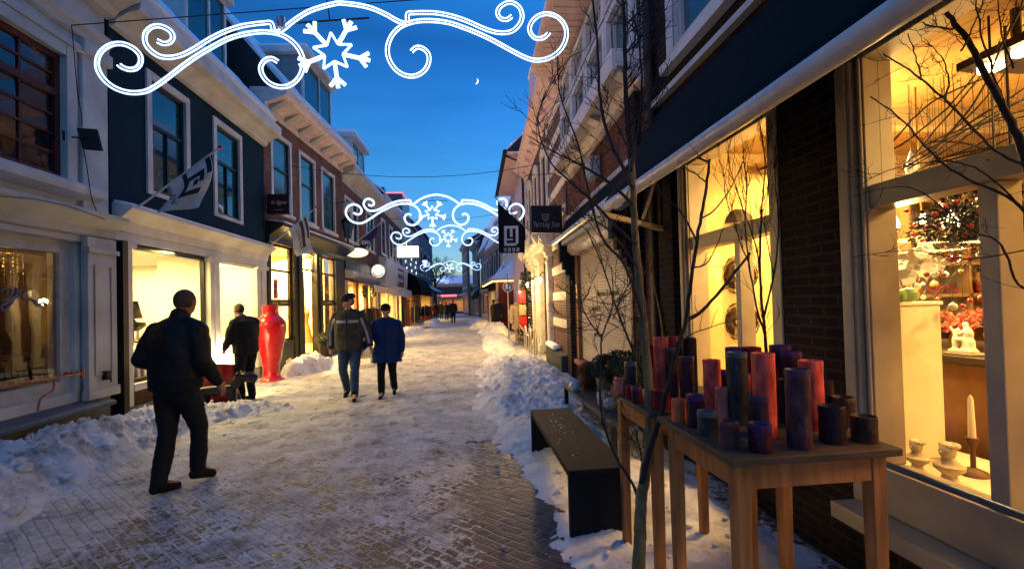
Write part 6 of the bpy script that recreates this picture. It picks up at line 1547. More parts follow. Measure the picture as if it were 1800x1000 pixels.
# red moulded chair
t = thing('red_armchair', 'red moulded plastic armchair on the pavement behind the passing man', 'chair', (-4.2, 8.15, 0), radians(200))
q = MB()
def shell(f, nu, nv, th):
    vs = []; fs = []
    for k in (0, 1):
        for j in range(nv+1):
            for i in range(nu+1):
                p = f(i/nu, j/nv, k*th); vs.append(p)
    o = (nu+1)*(nv+1)
    for j in range(nv):
        for i in range(nu):
            a = j*(nu+1)+i; fs.append((a, a+1, a+nu+2, a+nu+1)); fs.append((o+a, o+a+nu+1, o+a+nu+2, o+a+1))
    for j in range(nv):
        a = j*(nu+1); b = a+nu; fs.append((a, a+nu+1, o+a+nu+1, o+a)); fs.append((b, o+b, o+b+nu+1, b+nu+1))
    for i in range(nu):
        a = i; b = nv*(nu+1)+i; fs.append((a, o+a, o+a+1, a+1)); fs.append((b, b+1, o+b+1, o+b))
    return vs, fs
def back(u, v, th):
    a = pi*(u-.5)*1.15; r = .33+th; h = .40*v*(1-.25*abs(u-.5)*2)+.0
    return (r*sin(a)*1.02, r*cos(a)*.9+.03*v, .3+h)
q.add(*shell(back, 18, 8, .035)); q.build('backrest', M_red, t, smooth=50)
q = MB(); q.prism([(.3*cos(2*pi*k/24), .3*sin(2*pi*k/24)) for k in range(24)], lambda x, y, s: (x, y*.95, s), .27, .33); q.build('seat', M_red, t, bevel=.02, smooth=50)
q = MB()
def skirt(u, v, th): a = pi*(u-.5)*1.3; r = .3-.06*(1-v)+th; return (r*sin(a), r*cos(a)*.95, .0+.27*v)
q.add(*shell(skirt, 16, 4, .03)); q.build('base', M_red, t, smooth=50)
# abstract dogs
def dog(label, loc, rz, m, s=1.0):
    t = thing('toy_dog', label, 'dog sculpture', loc, rz); 
    q = MB()
    q.tube([(-.24*s, 0, .27*s), (-.1*s, 0, .28*s), (.1*s, 0, .28*s), (.22*s, 0, .29*s)], [.085*s, .09*s, .09*s, .085*s], n=16)
    for x in (-.2, .2):
        for y in (-1, 1): q.tube([(x*s, 0, .27*s), (x*1.15*s, y*.1*s, .12*s), (x*1.25*s, y*.13*s, 0)], [.075*s, .06*s, .05*s], n=12)
    q.build('body', m, t, smooth=60)
    q = MB(); q.tube([(.2*s, 0, .3*s), (.26*s, 0, .42*s), (.33*s, 0, .47*s), (.47*s, 0, .46*s), (.56*s, 0, .42*s)], [.07*s, .075*s, .085*s, .08*s, .06*s], n=14)
    for y in (-1, 1): q.ball((.31*s, y*.09*s, .49*s), .05*s, .03*s, .07*s)
    q.build('head', m, t, smooth=60)
    return t
dog('black abstract dog sculpture on the paving before the standing man', (-3.92, 7.75, 0), radians(8), mat('black_sculpture', (.012, .012, .012), rough=.3))
t = dog('white abstract dog sculpture half hidden behind the walking man', (-4.25, 7.62, 0), radians(100), mat('white_sculpture', (.6, .58, .54), rough=.4), .8)
# glowing lamp
t = thing('glowing_lamp', 'tall white glowing floor lamp shaped like a stretched vase beside the entrance', 'lamp', (-4.42, 9.0, 0))
q = MB(); q.lathe([(.16, 0), (.17, .05), (.15, .2), (.17, .45), (.22, .65), (.24, .78), (.17, .86), (.12, .95), (.13, 1.02), (.02, 1.05)], n=28); q.build('shade', glow('lamp_shade_glow', (1, .82, .5), 1.6), t, smooth=60)
q = MB(); q.lathe([(.19, -.01), (.19, .03), (.15, .04)], n=24); q.build('base', M_white, t)
light('lamp_light', 'POINT', (-4.1, 8.7, .5), 6, WARMW, .15)
# planter by the door
pot_plant('square dark planter with a small bush beside the glazed brown brick shop door', (-4.05, 13.9, 0), .22, .5, .26, .62, mat('grey_green_leaves', (.10, .13, .08), rough=.6, var=.3, vs=30), M_black, 1400, .06, .7)
# A-board behind the couple
t = thing('sandwich_board', 'white A-frame pavement board partly hidden behind the walking couple', 'sign board', (-2.7, 12.3, 0), radians(20))
for s in (-1, 1):
    q = MB(); q.beam((-.28, s*.22, 0), (-.24, s*.02, .95), .04, .03); q.beam((.28, s*.22, 0), (.24, s*.02, .95), .04, .03); q.beam((-.25, s*.06, .75), (.25, s*.06, .75), .03, .04); q.beam((-.27, s*.17, .22), (.27, s*.17, .22), .03, .04); q.build('leg_frame', M_white, t)
    q = MB(); q.add([(-.25, s*.155, .26), (.25, s*.155, .26), (.23, s*.07, .72), (-.23, s*.07, .72), (-.25, s*.14, .26), (.25, s*.14, .26), (.23, s*.055, .72), (-.23, s*.055, .72)], [(0, 1, 2, 3), (4, 7, 6, 5), (0, 4, 5, 1), (2, 6, 7, 3)]); q.build('board', M_cream, t)
# bike racks
for i, (u, v) in enumerate(((936, 612), (946, 617), (958, 627))):
    p = onZ(u, v, 0)
    if i == 0: p0 = p
    t = thing('bike_rack', ('farthest', 'middle', 'nearest')[i]+' pale steel hoop of the three bicycle racks before the ornate house', 'bicycle rack', (1.98-.0*i, 14.6-1.0*i, 0), 0, 'steel hoops by the ornate house')
    q = MB(); q.tube([(-.02, -.22, -.1), (-.02, -.22, .55)]+[(-.02, -.22*cos(a), .55+.22*sin(a)) for a in [pi*k/10 for k in range(1, 10)]]+[(-.02, .22, .55), (-.02, .22, -.1)], .025, n=10); q.build('hoop', mat('pale_steel', (.5, .45, .36), rough=.35, metal=.5), t, smooth=50)
# dressed mannequin with red boxes
M_coat = mat('beige_quilted_coat', (.36, .26, .15), rough=.8, var=.2, vs=7, bump=.5, bs=9)
t = thing('mannequin', 'headless shop mannequin in a long beige quilted coat outside the ornate house', 'mannequin', (1.98, 16.4, 0))
q = MB(); q.lathe([(.02, 1.58), (.1, 1.57), (.17, 1.5), (.24, 1.4), (.25, 1.2), (.22, 1.0), (.25, .8), (.28, .62), (.27, .58), (.2, .58), (.02, .6)], n=20, sx=1, sy=.75)
for s in (-1, 1): q.tube([(s*.2, 0, 1.44), (s*.29, -.02, 1.2), (s*.3, -.1, .95), (s*.27, -.16, .8)], [.09, .09, .08, .07], n=10)
q.tube([(-.1, -.08, 1.5), (0, -.16, 1.46), (.1, -.08, 1.5), (0, .1, 1.56), (-.1, -.08, 1.5)], .05, n=8); q.build('coat', M_coat, t, smooth=60)
q = MB()
for s in (-1, 1): q.tube([(s*.09, 0, .62), (s*.09, 0, .3), (s*.08, 0, .12)], [.09, .075, .06], n=10)
q.build('trousers', mat('tan_trousers', (.30, .20, .10), rough=.8), t, smooth=60)
q = MB(); q.tube([(0, 0, -.05), (0, 0, .3)], .02); q.lathe([(.16, -.02), (.16, .02), (.02, .03)], n=16); q.build('stand', M_metal, t)
t = thing('christmas_tree', 'narrow dark Christmas tree with tiny lights and red parcels beside the ornate doorway', 'christmas tree', (2.18, 15.6, 0)); rnd = random.Random(4)
q = MB()
for i in range(1400):
    z = rnd.uniform(.1, 2.6); r = .24*(1-.25*z/2.6)*rnd.uniform(.3, 1); a = rnd.uniform(0, 6.28); p = Vector((r*cos(a), r*sin(a), z)); d = Vector((cos(a), sin(a), rnd.uniform(-.6, .2))).normalized(); s = d.orthogonal().normalized()
    q.add([p-s*.02, p+s*.02, p+d*.11], [(0, 1, 2)])
q.build('branches', mat('dark_fir', (.02, .04, .02), rough=.7, var=.3), t, weld=False, recalc=False)
q = MB(); q.tube([(0, 0, -.1), (0, 0, 2.5)], .03); q.build('trunk', M_barkd, t)
q = MB()
for i in range(46): z = rnd.uniform(.2, 2.5); a = rnd.uniform(0, 6.28); q.ball((.24*cos(a), .24*sin(a), z), .014, n=6, m=4)
q.build('lights', glow('tiny_tree_lights', (1, .85, .6), .7), t, weld=False)
q = MB(); q.box(-.32, -.08, -.3, -.06, 1.5, 1.95); q.build('red_parcel', M_red, t, bevel=.02); q = MB(); q.box(-.3, -.06, -.3, -.06, .75, 1.05); q.build('red_parcel', M_red, t, bevel=.02); q = MB(); q.box(-.3, -.07, -.28, -.05, 1.1, 1.45); q.build('gold_parcel', mat('gold_paper', (.4, .28, .12), rough=.4), t, bevel=.02)
q = MB(); q.tube([(-.3, -.3, .75), (-.12, -.5, .5)], .035, n=10); q.build('candy_stick', mat('pink_stripes', (.6, .25, .22), c2=(.5, .02, .03), vs=14), t)
# clothes racks outside the black awning shop
def rack(label, loc, rz, cols, n=9, w=1.1):
    t = thing('clothes_rack', label, 'clothes rack', loc, rz)
    q = MB()
    for s in (-1, 1): q.tube([(s*w/2, 0, 0), (s*w/2, 0, 1.5)], .018); q.tube([(s*w/2, -.25, .02), (s*w/2, .25, .02)], .018)
    q.tube([(-w/2, 0, 1.5), (w/2, 0, 1.5)], .018); q.build('rail', M_metal, t)
    for i in range(n):
        x = -w/2+.08+(w-.16)*i/(n-1); q = MB(); hh = .55+.4*random.random()
        q.add([(x-.025, -.22, 1.4), (x-.025, 0, 1.47), (x-.025, .22, 1.4), (x-.035, .26, 1.4-hh), (x-.035, -.26, 1.4-hh), (x+.025, -.22, 1.4), (x+.025, 0, 1.47), (x+.025, .22, 1.4), (x+.04, .26, 1.4-hh), (x+.04, -.26, 1.4-hh)],
              [(0, 1, 2, 3, 4), (9, 8, 7, 6, 5), (0, 5, 6, 1), (1, 6, 7, 2), (2, 7, 8, 3), (3, 8, 9, 4), (4, 9, 5, 0)])
        q.build('garment', cols[i % len(cols)], t)
    return t
cl_b = mat('black_garment', (.012, .011, .012), rough=.95, var=.3); cl_g = mat('charcoal_garment', (.03, .03, .034), rough=.95, var=.3); cl_r = mat('red_garment', (.45, .015, .02), rough=.9)
rack('rail of black coats standing under the black awning', (-3.05, 29.5, 0), radians(88), [cl_b, cl_g, cl_b])
rack('rail of dark clothes with one red piece right of the black coats', (-2.5, 30.5, 0), radians(88), [cl_b, cl_b, cl_r, cl_b], 8)
rack('rail of mixed scarves and clothes behind the couple at the blue awning shop', (-3.5, 17.8, 0), radians(80), [cl_b, mat('wine_garment', (.15, .02, .03), rough=.9), cl_g, mat('ochre_garment', (.3, .16, .05), rough=.9)], 9)
for i, (s_, z) in enumerate(((2.7, 2.15), (4.4, 2.2))):
    t = thing('wreath', ('dark wreath with gold baubles hanging under the blue awning, left of the wooden door post', 'dark wreath hanging under the blue awning, right of the wooden door post')[i], 'wreath', D.W(s_, -.08, z), D.root.rotation_euler[2]); rnd = random.Random(i); q = MB()
    for k in range(260):
        a = rnd.uniform(0, 6.28); b = rnd.uniform(0, 6.28); p = Vector(((.2+.06*cos(b))*cos(a), .06*sin(b), (.2+.06*cos(b))*sin(a))); d = Vector((rnd.gauss(0, 1), rnd.gauss(0, 1), rnd.gauss(0, 1))).normalized(); s = d.orthogonal(); q.add([p-s*.012, p+s*.012, p+d*.06], [(0, 1, 2)])
    q.tube([(.2*cos(2*pi*k/16), 0, .2*sin(2*pi*k/16)) for k in range(16)], .045, n=6, closed=True); q.build('fir_ring', M_boxleaf, t, weld=False); q = MB()
    for k in range(8): a = k*.8; q.ball((.2*cos(a), .06, .2*sin(a)), .03, n=8, m=6); q.ball((.2*cos(a+.4), -.06, .2*sin(a+.4)), .03, n=8, m=6)
    q.build('bauble', mat('gold_bauble', (.5, .3, .08), rough=.2, metal=.8), t)
# spiked copper rail before the left window
t = thing('spiked_rail', 'twisted copper rail with candle spikes on a curved stem before the dim window', 'rail', onX(60, 720, -4.45)); loc = t.location.copy(); q = MB()
P = [onX(u, v, -4.45)-loc for u, v in ((-160, 702), (0, 681), (60, 670), (100, 664), (145, 655))]; q.tube(smooth_pts(P, 6), .012, n=8)
for i in range(14): p = P[1]+(P[4]-P[1])*i/13; q.tube([p, p+Vector((0, 0, .06))], [.008, .002], n=6)
q.build('rail', M_copper, t, smooth=50); q = MB(); q.tube(smooth_pts([onX(u, v, -4.45)-loc for u, v in ((95, 668), (93, 685), (72, 700), (66, 722))], 6), .01, n=8); q.tube([P[4], P[4]+Vector((-.2, 0, 0))], .012); q.tube([P[4]+Vector((0, 0, -.06)), P[4]+Vector((0, 0, .05))], .018); q.build('stem', M_copper, t, smooth=50)
# lockbox on the left pilaster
t = thing('padlock_box', 'small black latch box at the edge of the white pilaster', 'latch', onX(188, 660, -4.5)); q = MB(); q.box(-.03, .03, -.04, .04, -.05, .06); q.tube([(0.03, 0, -.02), (.05, 0, -.06), (.03, .02, -.08)], .01); q.build('latch', M_dmetal, t, bevel=.006)
# ================================================================== THINGS BEHIND THE GLASS
def inX(u, v, X): return onX(u, v, X)
# white pedestal with orchid in the large window
px = onX(1579, 560, 2.72); top = onX(1579, 537, 2.72).z
t = thing('pedestal', 'tall white square pedestal behind the large flower shop window', 'pedestal', (2.74, px.y+.0, .552)); q = MB(); q.box(-.14, .14, -.12, .12, 0, top-.552); q.build('column', M_pcream, t, bevel=.006); q = MB(); q.box(-.15, .15, -.13, .13, top-.55, top-.53); q.build('cap', M_pcream, t, bevel=.004)
pz = top-.53+.552
t = thing('orchid', 'white orchid in full bloom on the white pedestal', 'orchid', (2.68, px.y+.02, pz)); rnd = random.Random(2)
st = MB(); fl = MB()
for k in range(6):
    a = rnd.uniform(0, 6); P = [Vector((0, 0, 0)), Vector((.02*cos(a), .02*sin(a), .12)), Vector((.05*cos(a), .05*sin(a), .22)), Vector((.10*cos(a), .10*sin(a), .28)), Vector((.16*cos(a), .15*sin(a), .24))]
    st.tube(smooth_pts(P, 4), .004, n=6)
    for j in range(9):
        c = P[2]+(P[4]-P[2])*(j/8)+Vector((rnd.gauss(0, .035), rnd.gauss(0, .035), rnd.gauss(.0, .035)))
        n = Vector((-1, rnd.gauss(-.4, .5), rnd.gauss(0, .4))).normalized(); s = n.orthogonal().normalized()
        for m_ in range(5):
            d = Matrix.Rotation(m_*1.2566+j, 3, n) @ s; w_ = n.cross(d)*.016
            fl.add([c, c+d*.028+w_*1.5+n*.004, c+d*.056+n*.008, c+d*.028-w_*1.5+n*.004], [(0, 1, 2, 3)])
st.build('stem', mat('green_stem', (.08, .16, .03), rough=.5), t, smooth=60); fl.build('blossom', mat('white_petals', (.85, .80, .68), rough=.6, sss=.3), t, weld=False, recalc=False)
q = MB()
for k in range(8): a = k*.8; d = Vector((cos(a), sin(a), .2)); s = Vector((-sin(a), cos(a), 0))*.025; q.add([Vector((0, 0, .01)), d*.07+s, d*.15+Vector((0, 0, -.03)), d*.07-s], [(0, 1, 2, 3)])
q.build('leaf', mat('orchid_leaf', (.10, .2, .02), rough=.4), t)
for i, (dx, dy, r) in enumerate(((-.07, -.06, .045), (-.02, -.075, .05), (-.1, .02, .042))):
    t = thing('green_apple', ('green apple at the left front corner of the white pedestal', 'green apple right of the other two on the white pedestal', 'green apple at the back of the white pedestal')[i], 'apple', (2.74+dx, px.y+dy, pz), 0, 'green apples on the white pedestal'); q = MB(); q.lathe([(.3*r, 0), (.9*r, .4*r), (r, r), (.8*r, 1.6*r), (.35*r, 1.75*r), (.05*r, 1.6*r)], n=18); q.build('fruit', mat('apple_green', (.16, .30, .015), rough=.35), t, smooth=60); q = MB(); q.tube([(0, 0, 1.5*r), (.005, 0, 2*r)], .003, n=5); q.build('stalk', M_barkd, t)
# display counter and shelves further in
t = thing('display_counter', 'brown fronted display counter with a dark top inside the large flower shop window', 'counter', (3.75, 2.2, .3)); q = MB(); q.box(-.5, .5, -1.6, 1.6, 0, .78); q.build('front', mat('brown_counter_board', (.22, .10, .035), rough=.55, var=.2), t, bevel=.01); q = MB(); q.box(-.55, .55, -1.65, 1.65, .782, .83); q.build('counter_top', mat('dark_counter_top', (.05, .035, .025), rough=.35), t, bevel=.006)
CT = 1.132
t = thing('shelf_unit', 'pale shelves filled with glassware at the back of the flower shop', 'shelf', (5.15, 3.86, .3), pi/2); q = MB(); q.box(.3, .34, -.95, .95, 0, 2.3)
for z in (.9, 1.2, 1.5, 1.8, 2.1): q.box(-.0, .298, -.93, .93, z, z+.03)
for y in (-.95, -.32, .31, .93): q.box(-.0, .298, y, y+.02, .0, 2.3)
q.build('case', mat('brown_shelf_wood', (.22, .13, .06), rough=.5, var=.2), t); rnd = random.Random(8)
kinds = [('glass_vase', 'vase', mat('amber_glass', (.30, .14, .04), rough=.08, spec=.8)), ('red_flower', 'flower', mat('red_petals', (.42, .03, .02), rough=.6, var=.3, vs=40)), ('glass_goblet', 'glass', mat('smoky_glass', (.16, .11, .07), rough=.06, spec=.9))]
n = 0
for z in (1.23, 1.53, 1.83, 2.13):
    for k in range(15):
        x = 4.3+k*.12+rnd.uniform(-.03, .03); kd = kinds[rnd.choice((0, 0, 1, 1, 2, 2))]; y = rnd.uniform(3.92, 4.08)
        t = thing(kd[0], 'small '+{'vase': 'amber glass vase', 'flower': 'red silk flower ball', 'glass': 'smoky goblet'}[kd[1]]+' on the pale shelves at the back of the flower shop', kd[1], (x, y, z+.3), 0, kd[1]+' pieces on the flower shop shelves')
        q = MB(); r = rnd.uniform(.035, .06); h = rnd.uniform(.1, .22)
        if kd[1] == 'vase': q.lathe([(r*.7, 0), (r, h*.3), (r*.5, h*.75), (r*.7, h), (r*.6, h)], n=12)
        elif kd[1] == 'glass': q.lathe([(r*.8, 0), (.006, .01), (.006, h*.5), (r*.8, h*.6), (r, h), (r*.93, h)], n=12)
        else:
            for j in range(60):
                d = Vector((rnd.gauss(0, 1), rnd.gauss(0, 1), rnd.gauss(0, 1))).normalized(); s = d.orthogonal().normalized(); c = Vector((0, 0, r)); q.add([c+d*r*.3-s*.012, c+d*r*.3+s*.012, c+d*r*1.3+s*.016, c+d*r*1.3-s*.016], [(0, 1, 2, 3)])
        q.build('body', kd[2], t, smooth=50 if kd[1] != 'flower' else 0, weld=kd[1] != 'flower')
for i in range(9):
    t = thing('red_flower_bunch', 'bunch of red and salmon silk roses on the dark counter top behind the pedestal', 'flowers', (3.62+.12*(i % 3), 2.65+.11*i, CT), 0, 'bunches of red roses on the counter'); q = MB(); rnd = random.Random(i+40)
    for k in range(7):
        c = Vector((rnd.gauss(0, .06), rnd.gauss(0, .06), rnd.uniform(.12, .26)))
        for j in range(26):
            d = Vector((rnd.gauss(0, 1), rnd.gauss(0, 1), rnd.gauss(.2, 1))).normalized(); s = d.orthogonal().normalized(); q.add([c+d*.006-s*.014, c+d*.006+s*.014, c+d*.045+s*.018, c+d*.045-s*.018], [(0, 1, 2, 3)])
    q.build('blossom', mat('salmon_petals', (.50, .10, .06), rough=.6, var=.35, vs=30), t, weld=False); q = MB()
    q.lathe([(.04, 0), (.055, .03), (.04, .11), (.05, .12)], n=12); q.build('vase', kinds[0][2], t, smooth=50)
# statue of two figures
sp = onX(1695, 655, 3.3); sp.z = 1.147
t = thing('statuette', 'white statuette of two seated figures on a plinth in the large window', 'statue', (3.3, sp.y, sp.z)); q = MB()
sc = onX(1695, 566, 3.3).z-sp.z; k = sc/.5
q.box(-.1*k, .1*k, -.17*k, .17*k, 0, .05*k)
def S(*P, r): q.tube([Vector(p)*k for p in P], [x*k for x in r], n=10)
S((0, -.08, .05), (0, -.09, .2), (0, -.06, .24), r=[.09, .08, .05])
S((0, -.07, .22), (0, -.09, .32), (0, -.07, .40), r=[.06, .07, .05]); q.ball((0, -.045*k, .46*k), .042*k, .045*k, .05*k)
S((-.05, -.08, .38), (-.09, -.0, .30), (-.04, .06, .27), r=[.025, .022, .018]); S((.05, -.08, .38), (.09, 0, .3), (.04, .06, .27), r=[.025, .022, .018])
S((-.05, -.06, .22), (-.06, .06, .22), (-.06, .07, .06), r=[.045, .04, .03]); S((.05, -.06, .22), (.05, .05, .2), (.05, .04, .06), r=[.045, .04, .03])
S((0, .1, .05), (0, .12, .18), (0, .1, .3), r=[.05, .05, .035]); q.ball((0, .07*k, .36*k), .036*k, .04*k, .042*k); S((-.03, .1, .28), (-.05, .14, .4), (-.04, .16, .44), r=[.02, .018, .012])
o = q.build('figures', mat('white_plaster_statue', (.75, .70, .6), rough=.5), t, weld=False); rm_ = o.modifiers.new('remesh', 'REMESH'); rm_.mode = 'VOXEL'; rm_.voxel_size = .008; s_ = o.modifiers.new('smooth', 'SMOOTH'); s_.iterations = 4; rm_.use_smooth_shade = True
q = MB(); q.box(-.16*k, .16*k, -.22*k, .2*k, -.012, -.002); q.build('plinth', mat('grey_stone_plinth', (.3, .26, .2), rough=.7), t)
# taper candle and two cherub busts near the pane
cp = onX(1709, 775, 2.75)
t = thing('taper_candle', 'slim white taper candle in a small holder behind the large window', 'candle', (2.75, cp.y, .552)); hb = cp.z-.552; ht = onX(1709, 695, 2.75).z-.552
q = MB(); q.lathe([(.018, hb), (.012, ht-.02), (.004, ht)], n=12); q.build('wax', M_pcream, t, smooth=50); q = MB(); q.lathe([(.07, 0), (.06, .02), (.012, .04), (.012, max(.06, hb-.04)), (.03, hb), (.03, hb+.02)], n=14); q.build('holder', mat('brown_wood_turned', (.12, .05, .02), rough=.5), t, smooth=50)
for i, u in enumerate((1622, 1678)):
    cp = onX(u, 830, 2.55); h = onX(u, 772+5*i, 2.55).z-.552
    t = thing('cherub_bust', ('left', 'right')[i]+' one of the two pale cherub busts low behind the large window', 'bust', (2.52, cp.y, .552)); q = MB(); k = h/.3
    q.lathe([(.07*k, 0), (.05*k, .03*k), (.04*k, .06*k), (.085*k, .10*k), (.09*k, .13*k), (.04*k, .17*k), (.035*k, .19*k)], n=18, sy=1.1); q.ball((-.01*k, 0, .235*k), .055*k, .05*k, .065*k, n=14, m=10); q.ball((-.065*k, 0, .23*k), .012*k)
    for j in range(12): a = j*.52; q.ball((.01*k+.045*k*cos(a), .045*k*sin(a), .275*k), .02*k, n=8, m=6)
    q.build('bust', mat('aged_plaster', (.62, .52, .34), rough=.8), t, smooth=60)
# chandelier and pendants
cp = onX(1620, 415, 3.1)
t = thing('chandelier', 'bright chandelier with glowing bulbs hanging behind the twigs in the large window', 'chandelier', (3.1, cp.y, cp.z)); q = MB(); b = MB()
for j in range(8): a = j*pi/4; q.tube([(0, 0, .12), (.08*cos(a), .08*sin(a), -.03), (.17*cos(a), .17*sin(a), -.02), (.19*cos(a), .19*sin(a), .04)], .006, n=6); b.lathe([(.008, .04), (.022, .07), (.02, .1), (.004, .14)], c=(.19*cos(a), .19*sin(a), 0), n=10)
q.tube([(0, 0, .1), (0, 0, 2.95-cp.z)], .006, n=6); q.lathe([(.01, -.08), (.04, -.02), (.02, .1)], n=10); q.build('arms', mat('brass', (.4, .25, .08), rough=.3, metal=.9), t); b.build('bulbs', glow('bulb_glow', (1, .72, .32), 5), t, weld=False)
light('lamp_light', 'POINT', (3.0, cp.y, cp.z-.1), 14, WARM, .1)
cp = onX(1789, 118, 2.8)
t = thing('ceiling_spot', 'dark metal ceiling fixture with bright spot bulbs at the top right of the large window', 'ceiling lamp', (2.8, cp.y, cp.z)); q = MB(); q.box(-.2, .2, -.2, .12, .03, .07); q.tube([(0, 0, .07), (0, 0, 2.97-cp.z)], .02); q.build('fitting', mat('dark_bronze', (.06, .04, .03), rough=.4, metal=.6), t); q = MB()
for dx, dy in ((-.12, -.12), (.02, -.1), (-.1, .04), (.1, -.05)): q.lathe([(.05, .0), (.05, .028), (.01, .029)], c=(dx, dy, 0), n=14)
q.build('bulbs', glow('bulb_glow', (1, .72, .32), 5), t, weld=False)
cp = onX(1602, 290, 3.0)
t = thing('drop_ornament', 'white glass drop ornament hanging on a thread behind the upper pane', 'ornament', (3.0, cp.y, cp.z)); q = MB(); q.lathe([(.005, .09), (.018, .04), (.036, -.02), (.03, -.055), (.008, -.07)], n=16); q.build('drop', M_pearl, t, smooth=60); q = MB(); q.tube([(0, 0, .085), (0, 0, 2.95-cp.z)], .002, n=4); q.build('thread', M_twig, t)
# hanging foliage and twigs inside
t = thing('hanging_foliage', 'dark hanging bush of leaves with red berries at the top of the large window', 'plant', onX(1715, 385, 2.75)); q = MB(); rnd = random.Random(77)
for k in range(6): leafy(q, (rnd.uniform(-.05, .2), -.55+.18*k, rnd.uniform(-.06, .06)), .13, 380, .035, rnd, .8)
q.build('foliage', mat('dark_olive_leaves', (.03, .03, .012), rough=.7, var=.4, vs=20), t, weld=False, recalc=False); q = MB()
for k in range(60): q.ball((rnd.uniform(-.2, .05), rnd.uniform(-.6, .4), rnd.uniform(-.2, .12)), .013, n=8, m=5)
q.build('berries', mat('red_berries', (.5, .03, .03), rough=.3), t, weld=False); q = MB(); q.tube([(0, -.1, .05), (0, -.1, 1.1)], .006, n=6); q.build('cord', M_twig, t)
t = thing('indoor_branches', 'tangle of bare twigs hung across the upper pane inside the flower shop', 'branches', (2.75, 1.8, 2.3)); q = MB(); rnd = random.Random(31)
for k in range(26):
    p = Vector((rnd.uniform(-.05, .25), .75+rnd.uniform(-.25, .25), rnd.uniform(-.12, .2))); d = Vector((rnd.gauss(0, .15), -1, rnd.gauss(0.02, .22))).normalized(); P = [p]
    for s in range(9): d = (d+Vector((rnd.gauss(0, .12), 0, rnd.gauss(0, .16)))).normalized(); p = p+d*.15; P.append(p)
    Q = limb(q, P, .006, .002, 3, 5, .2, rnd); twigs(q, Q, 7, .2, .0018, rnd, 1, .1, .1)
q.build('twigs', M_barkd, t, weld=False)
t = thing('grey_rose_ball', 'grey fabric rose hanging at the upper left corner of the lower pane', 'ornament', onX(1556, 382, 2.55)); q = MB(); rnd = random.Random(6)
for k in range(40): a = k*.7; r = .004+.0014*k; d = Vector((-.2, cos(a), sin(a))); s = Vector((0, -sin(a), cos(a)))*(.012+.0006*k); c = Vector((-.03+.0008*k, r*cos(a), r*sin(a))); q.add([c-s, c+s, c+s*.8+d*.02, c-s*.8+d*.02], [(0, 1, 2, 3)])
q.build('petals', mat('grey_rose_cloth', (.14, .10, .08), rough=.9), t, weld=False); q = MB(); q.tube([(0, 0, .03), (0, 0, .9)], .002, n=4); q.build('thread', M_twig, t)
t = thing('cream_rose_bouquet', 'bouquet of cream roses with green leaves behind the right pane', 'flowers', (2.75, 1.38, 1.38)); q = MB(); g_ = MB(); rnd = random.Random(14)
for k in range(12):
    c = Vector((rnd.gauss(0, .07), rnd.gauss(0, .09), rnd.uniform(.05, .3)))
    for j in range(24): d = Vector((rnd.gauss(0, 1), rnd.gauss(0, 1), rnd.gauss(.2, 1))).normalized(); s = d.orthogonal().normalized(); q.add([c+d*.008-s*.016, c+d*.008+s*.016, c+d*.05+s*.02, c+d*.05-s*.02], [(0, 1, 2, 3)])
leafy(g_, (0, 0, .12), .16, 160, .06, rnd); q.build('blossom', mat('cream_petals', (.7, .6, .38), rough=.6), t, weld=False); g_.build('leaf', mat('rose_leaf_green', (.05, .10, .02), rough=.5), t, weld=False); q = MB(); q.lathe([(.06, -.83), (.07, -.8), (.05, -.2), (.08, .0), (.07, .0)], n=16); q.build('vase', M_pearl, t, smooth=50)
# wreath stand in the narrow window
zc1 = onX(1296, 483, 2.7); zc2 = onX(1296, 565, 2.7); zc0 = onX(1285, 395, 2.7)
t = thing('wreath_stand', 'pair of round willow wreaths one above the other on a stand in the narrow window', 'wreath stand', (2.7, zc1.y, .3), radians(62)); rnd = random.Random(15)
for c in (zc1.z-.3, zc2.z-.3):
    q = MB(); q.tube([(0, .105*cos(2*pi*k/24), c+.105*sin(2*pi*k/24)) for k in range(24)], .07, n=8, closed=True, flat=.55)
    for k in range(420):
        a = rnd.uniform(0, 6.28); b = rnd.uniform(0, 6.28); p = Vector((.045*sin(b), (.105+.075*cos(b))*cos(a), c+(.105+.075*cos(b))*sin(a))); d = Vector((rnd.gauss(0, .2), -sin(a), cos(a))).normalized(); q.beam(p-d*.045, p+d*.045, .005, .005)
    q.build('wreath', mat('willow_wreath', (.09, .055, .03), rough=.9, var=.4, vs=40), t, weld=False)
q = MB(); q.tube([(.05, 0, 0), (.05, 0, zc1.z-.3+.2)], .012); q.lathe([(.14, .0), (.14, .02), (.02, .03)], n=16); q.build('stand', M_dmetal, t)
t = thing('straw_hat_lamp', 'dark dome lampshade hanging in the upper part of the narrow window', 'pendant lamp', (2.75, zc0.y, zc0.z)); q = MB(); q.lathe([(.02, .16), (.1, .13), (.15, .06), (.165, 0), (.16, 0), (.1, .1)], n=20); q.build('shade', mat('dark_straw', (.08, .06, .045), rough=.9, var=.3), t, smooth=50); q = MB(); q.tube([(0, 0, .15), (0, 0, 2.97-zc0.z)], .004, n=5); q.build('cord', M_twig, t)
cp = onX(1362, 300, 3.0)
t = thing('hanging_spot_lamp', 'flat dark pendant lamp with a bright bulb behind the brick pier edge', 'pendant lamp', (3.0, cp.y, cp.z)); q = MB(); q.lathe([(.15, 0), (.14, .03), (.03, .05)], n=20); q.tube([(0, 0, .05), (0, 0, 2.97-cp.z)], .006); q.build('shade', mat('dark_bronze', (.06, .04, .03), rough=.4, metal=.6), t); q = MB(); q.lathe([(.06, -.004), (.06, -.001)], n=16); q.build('bulb', glow('bulb_glow', (1, .72, .32), 5), t)
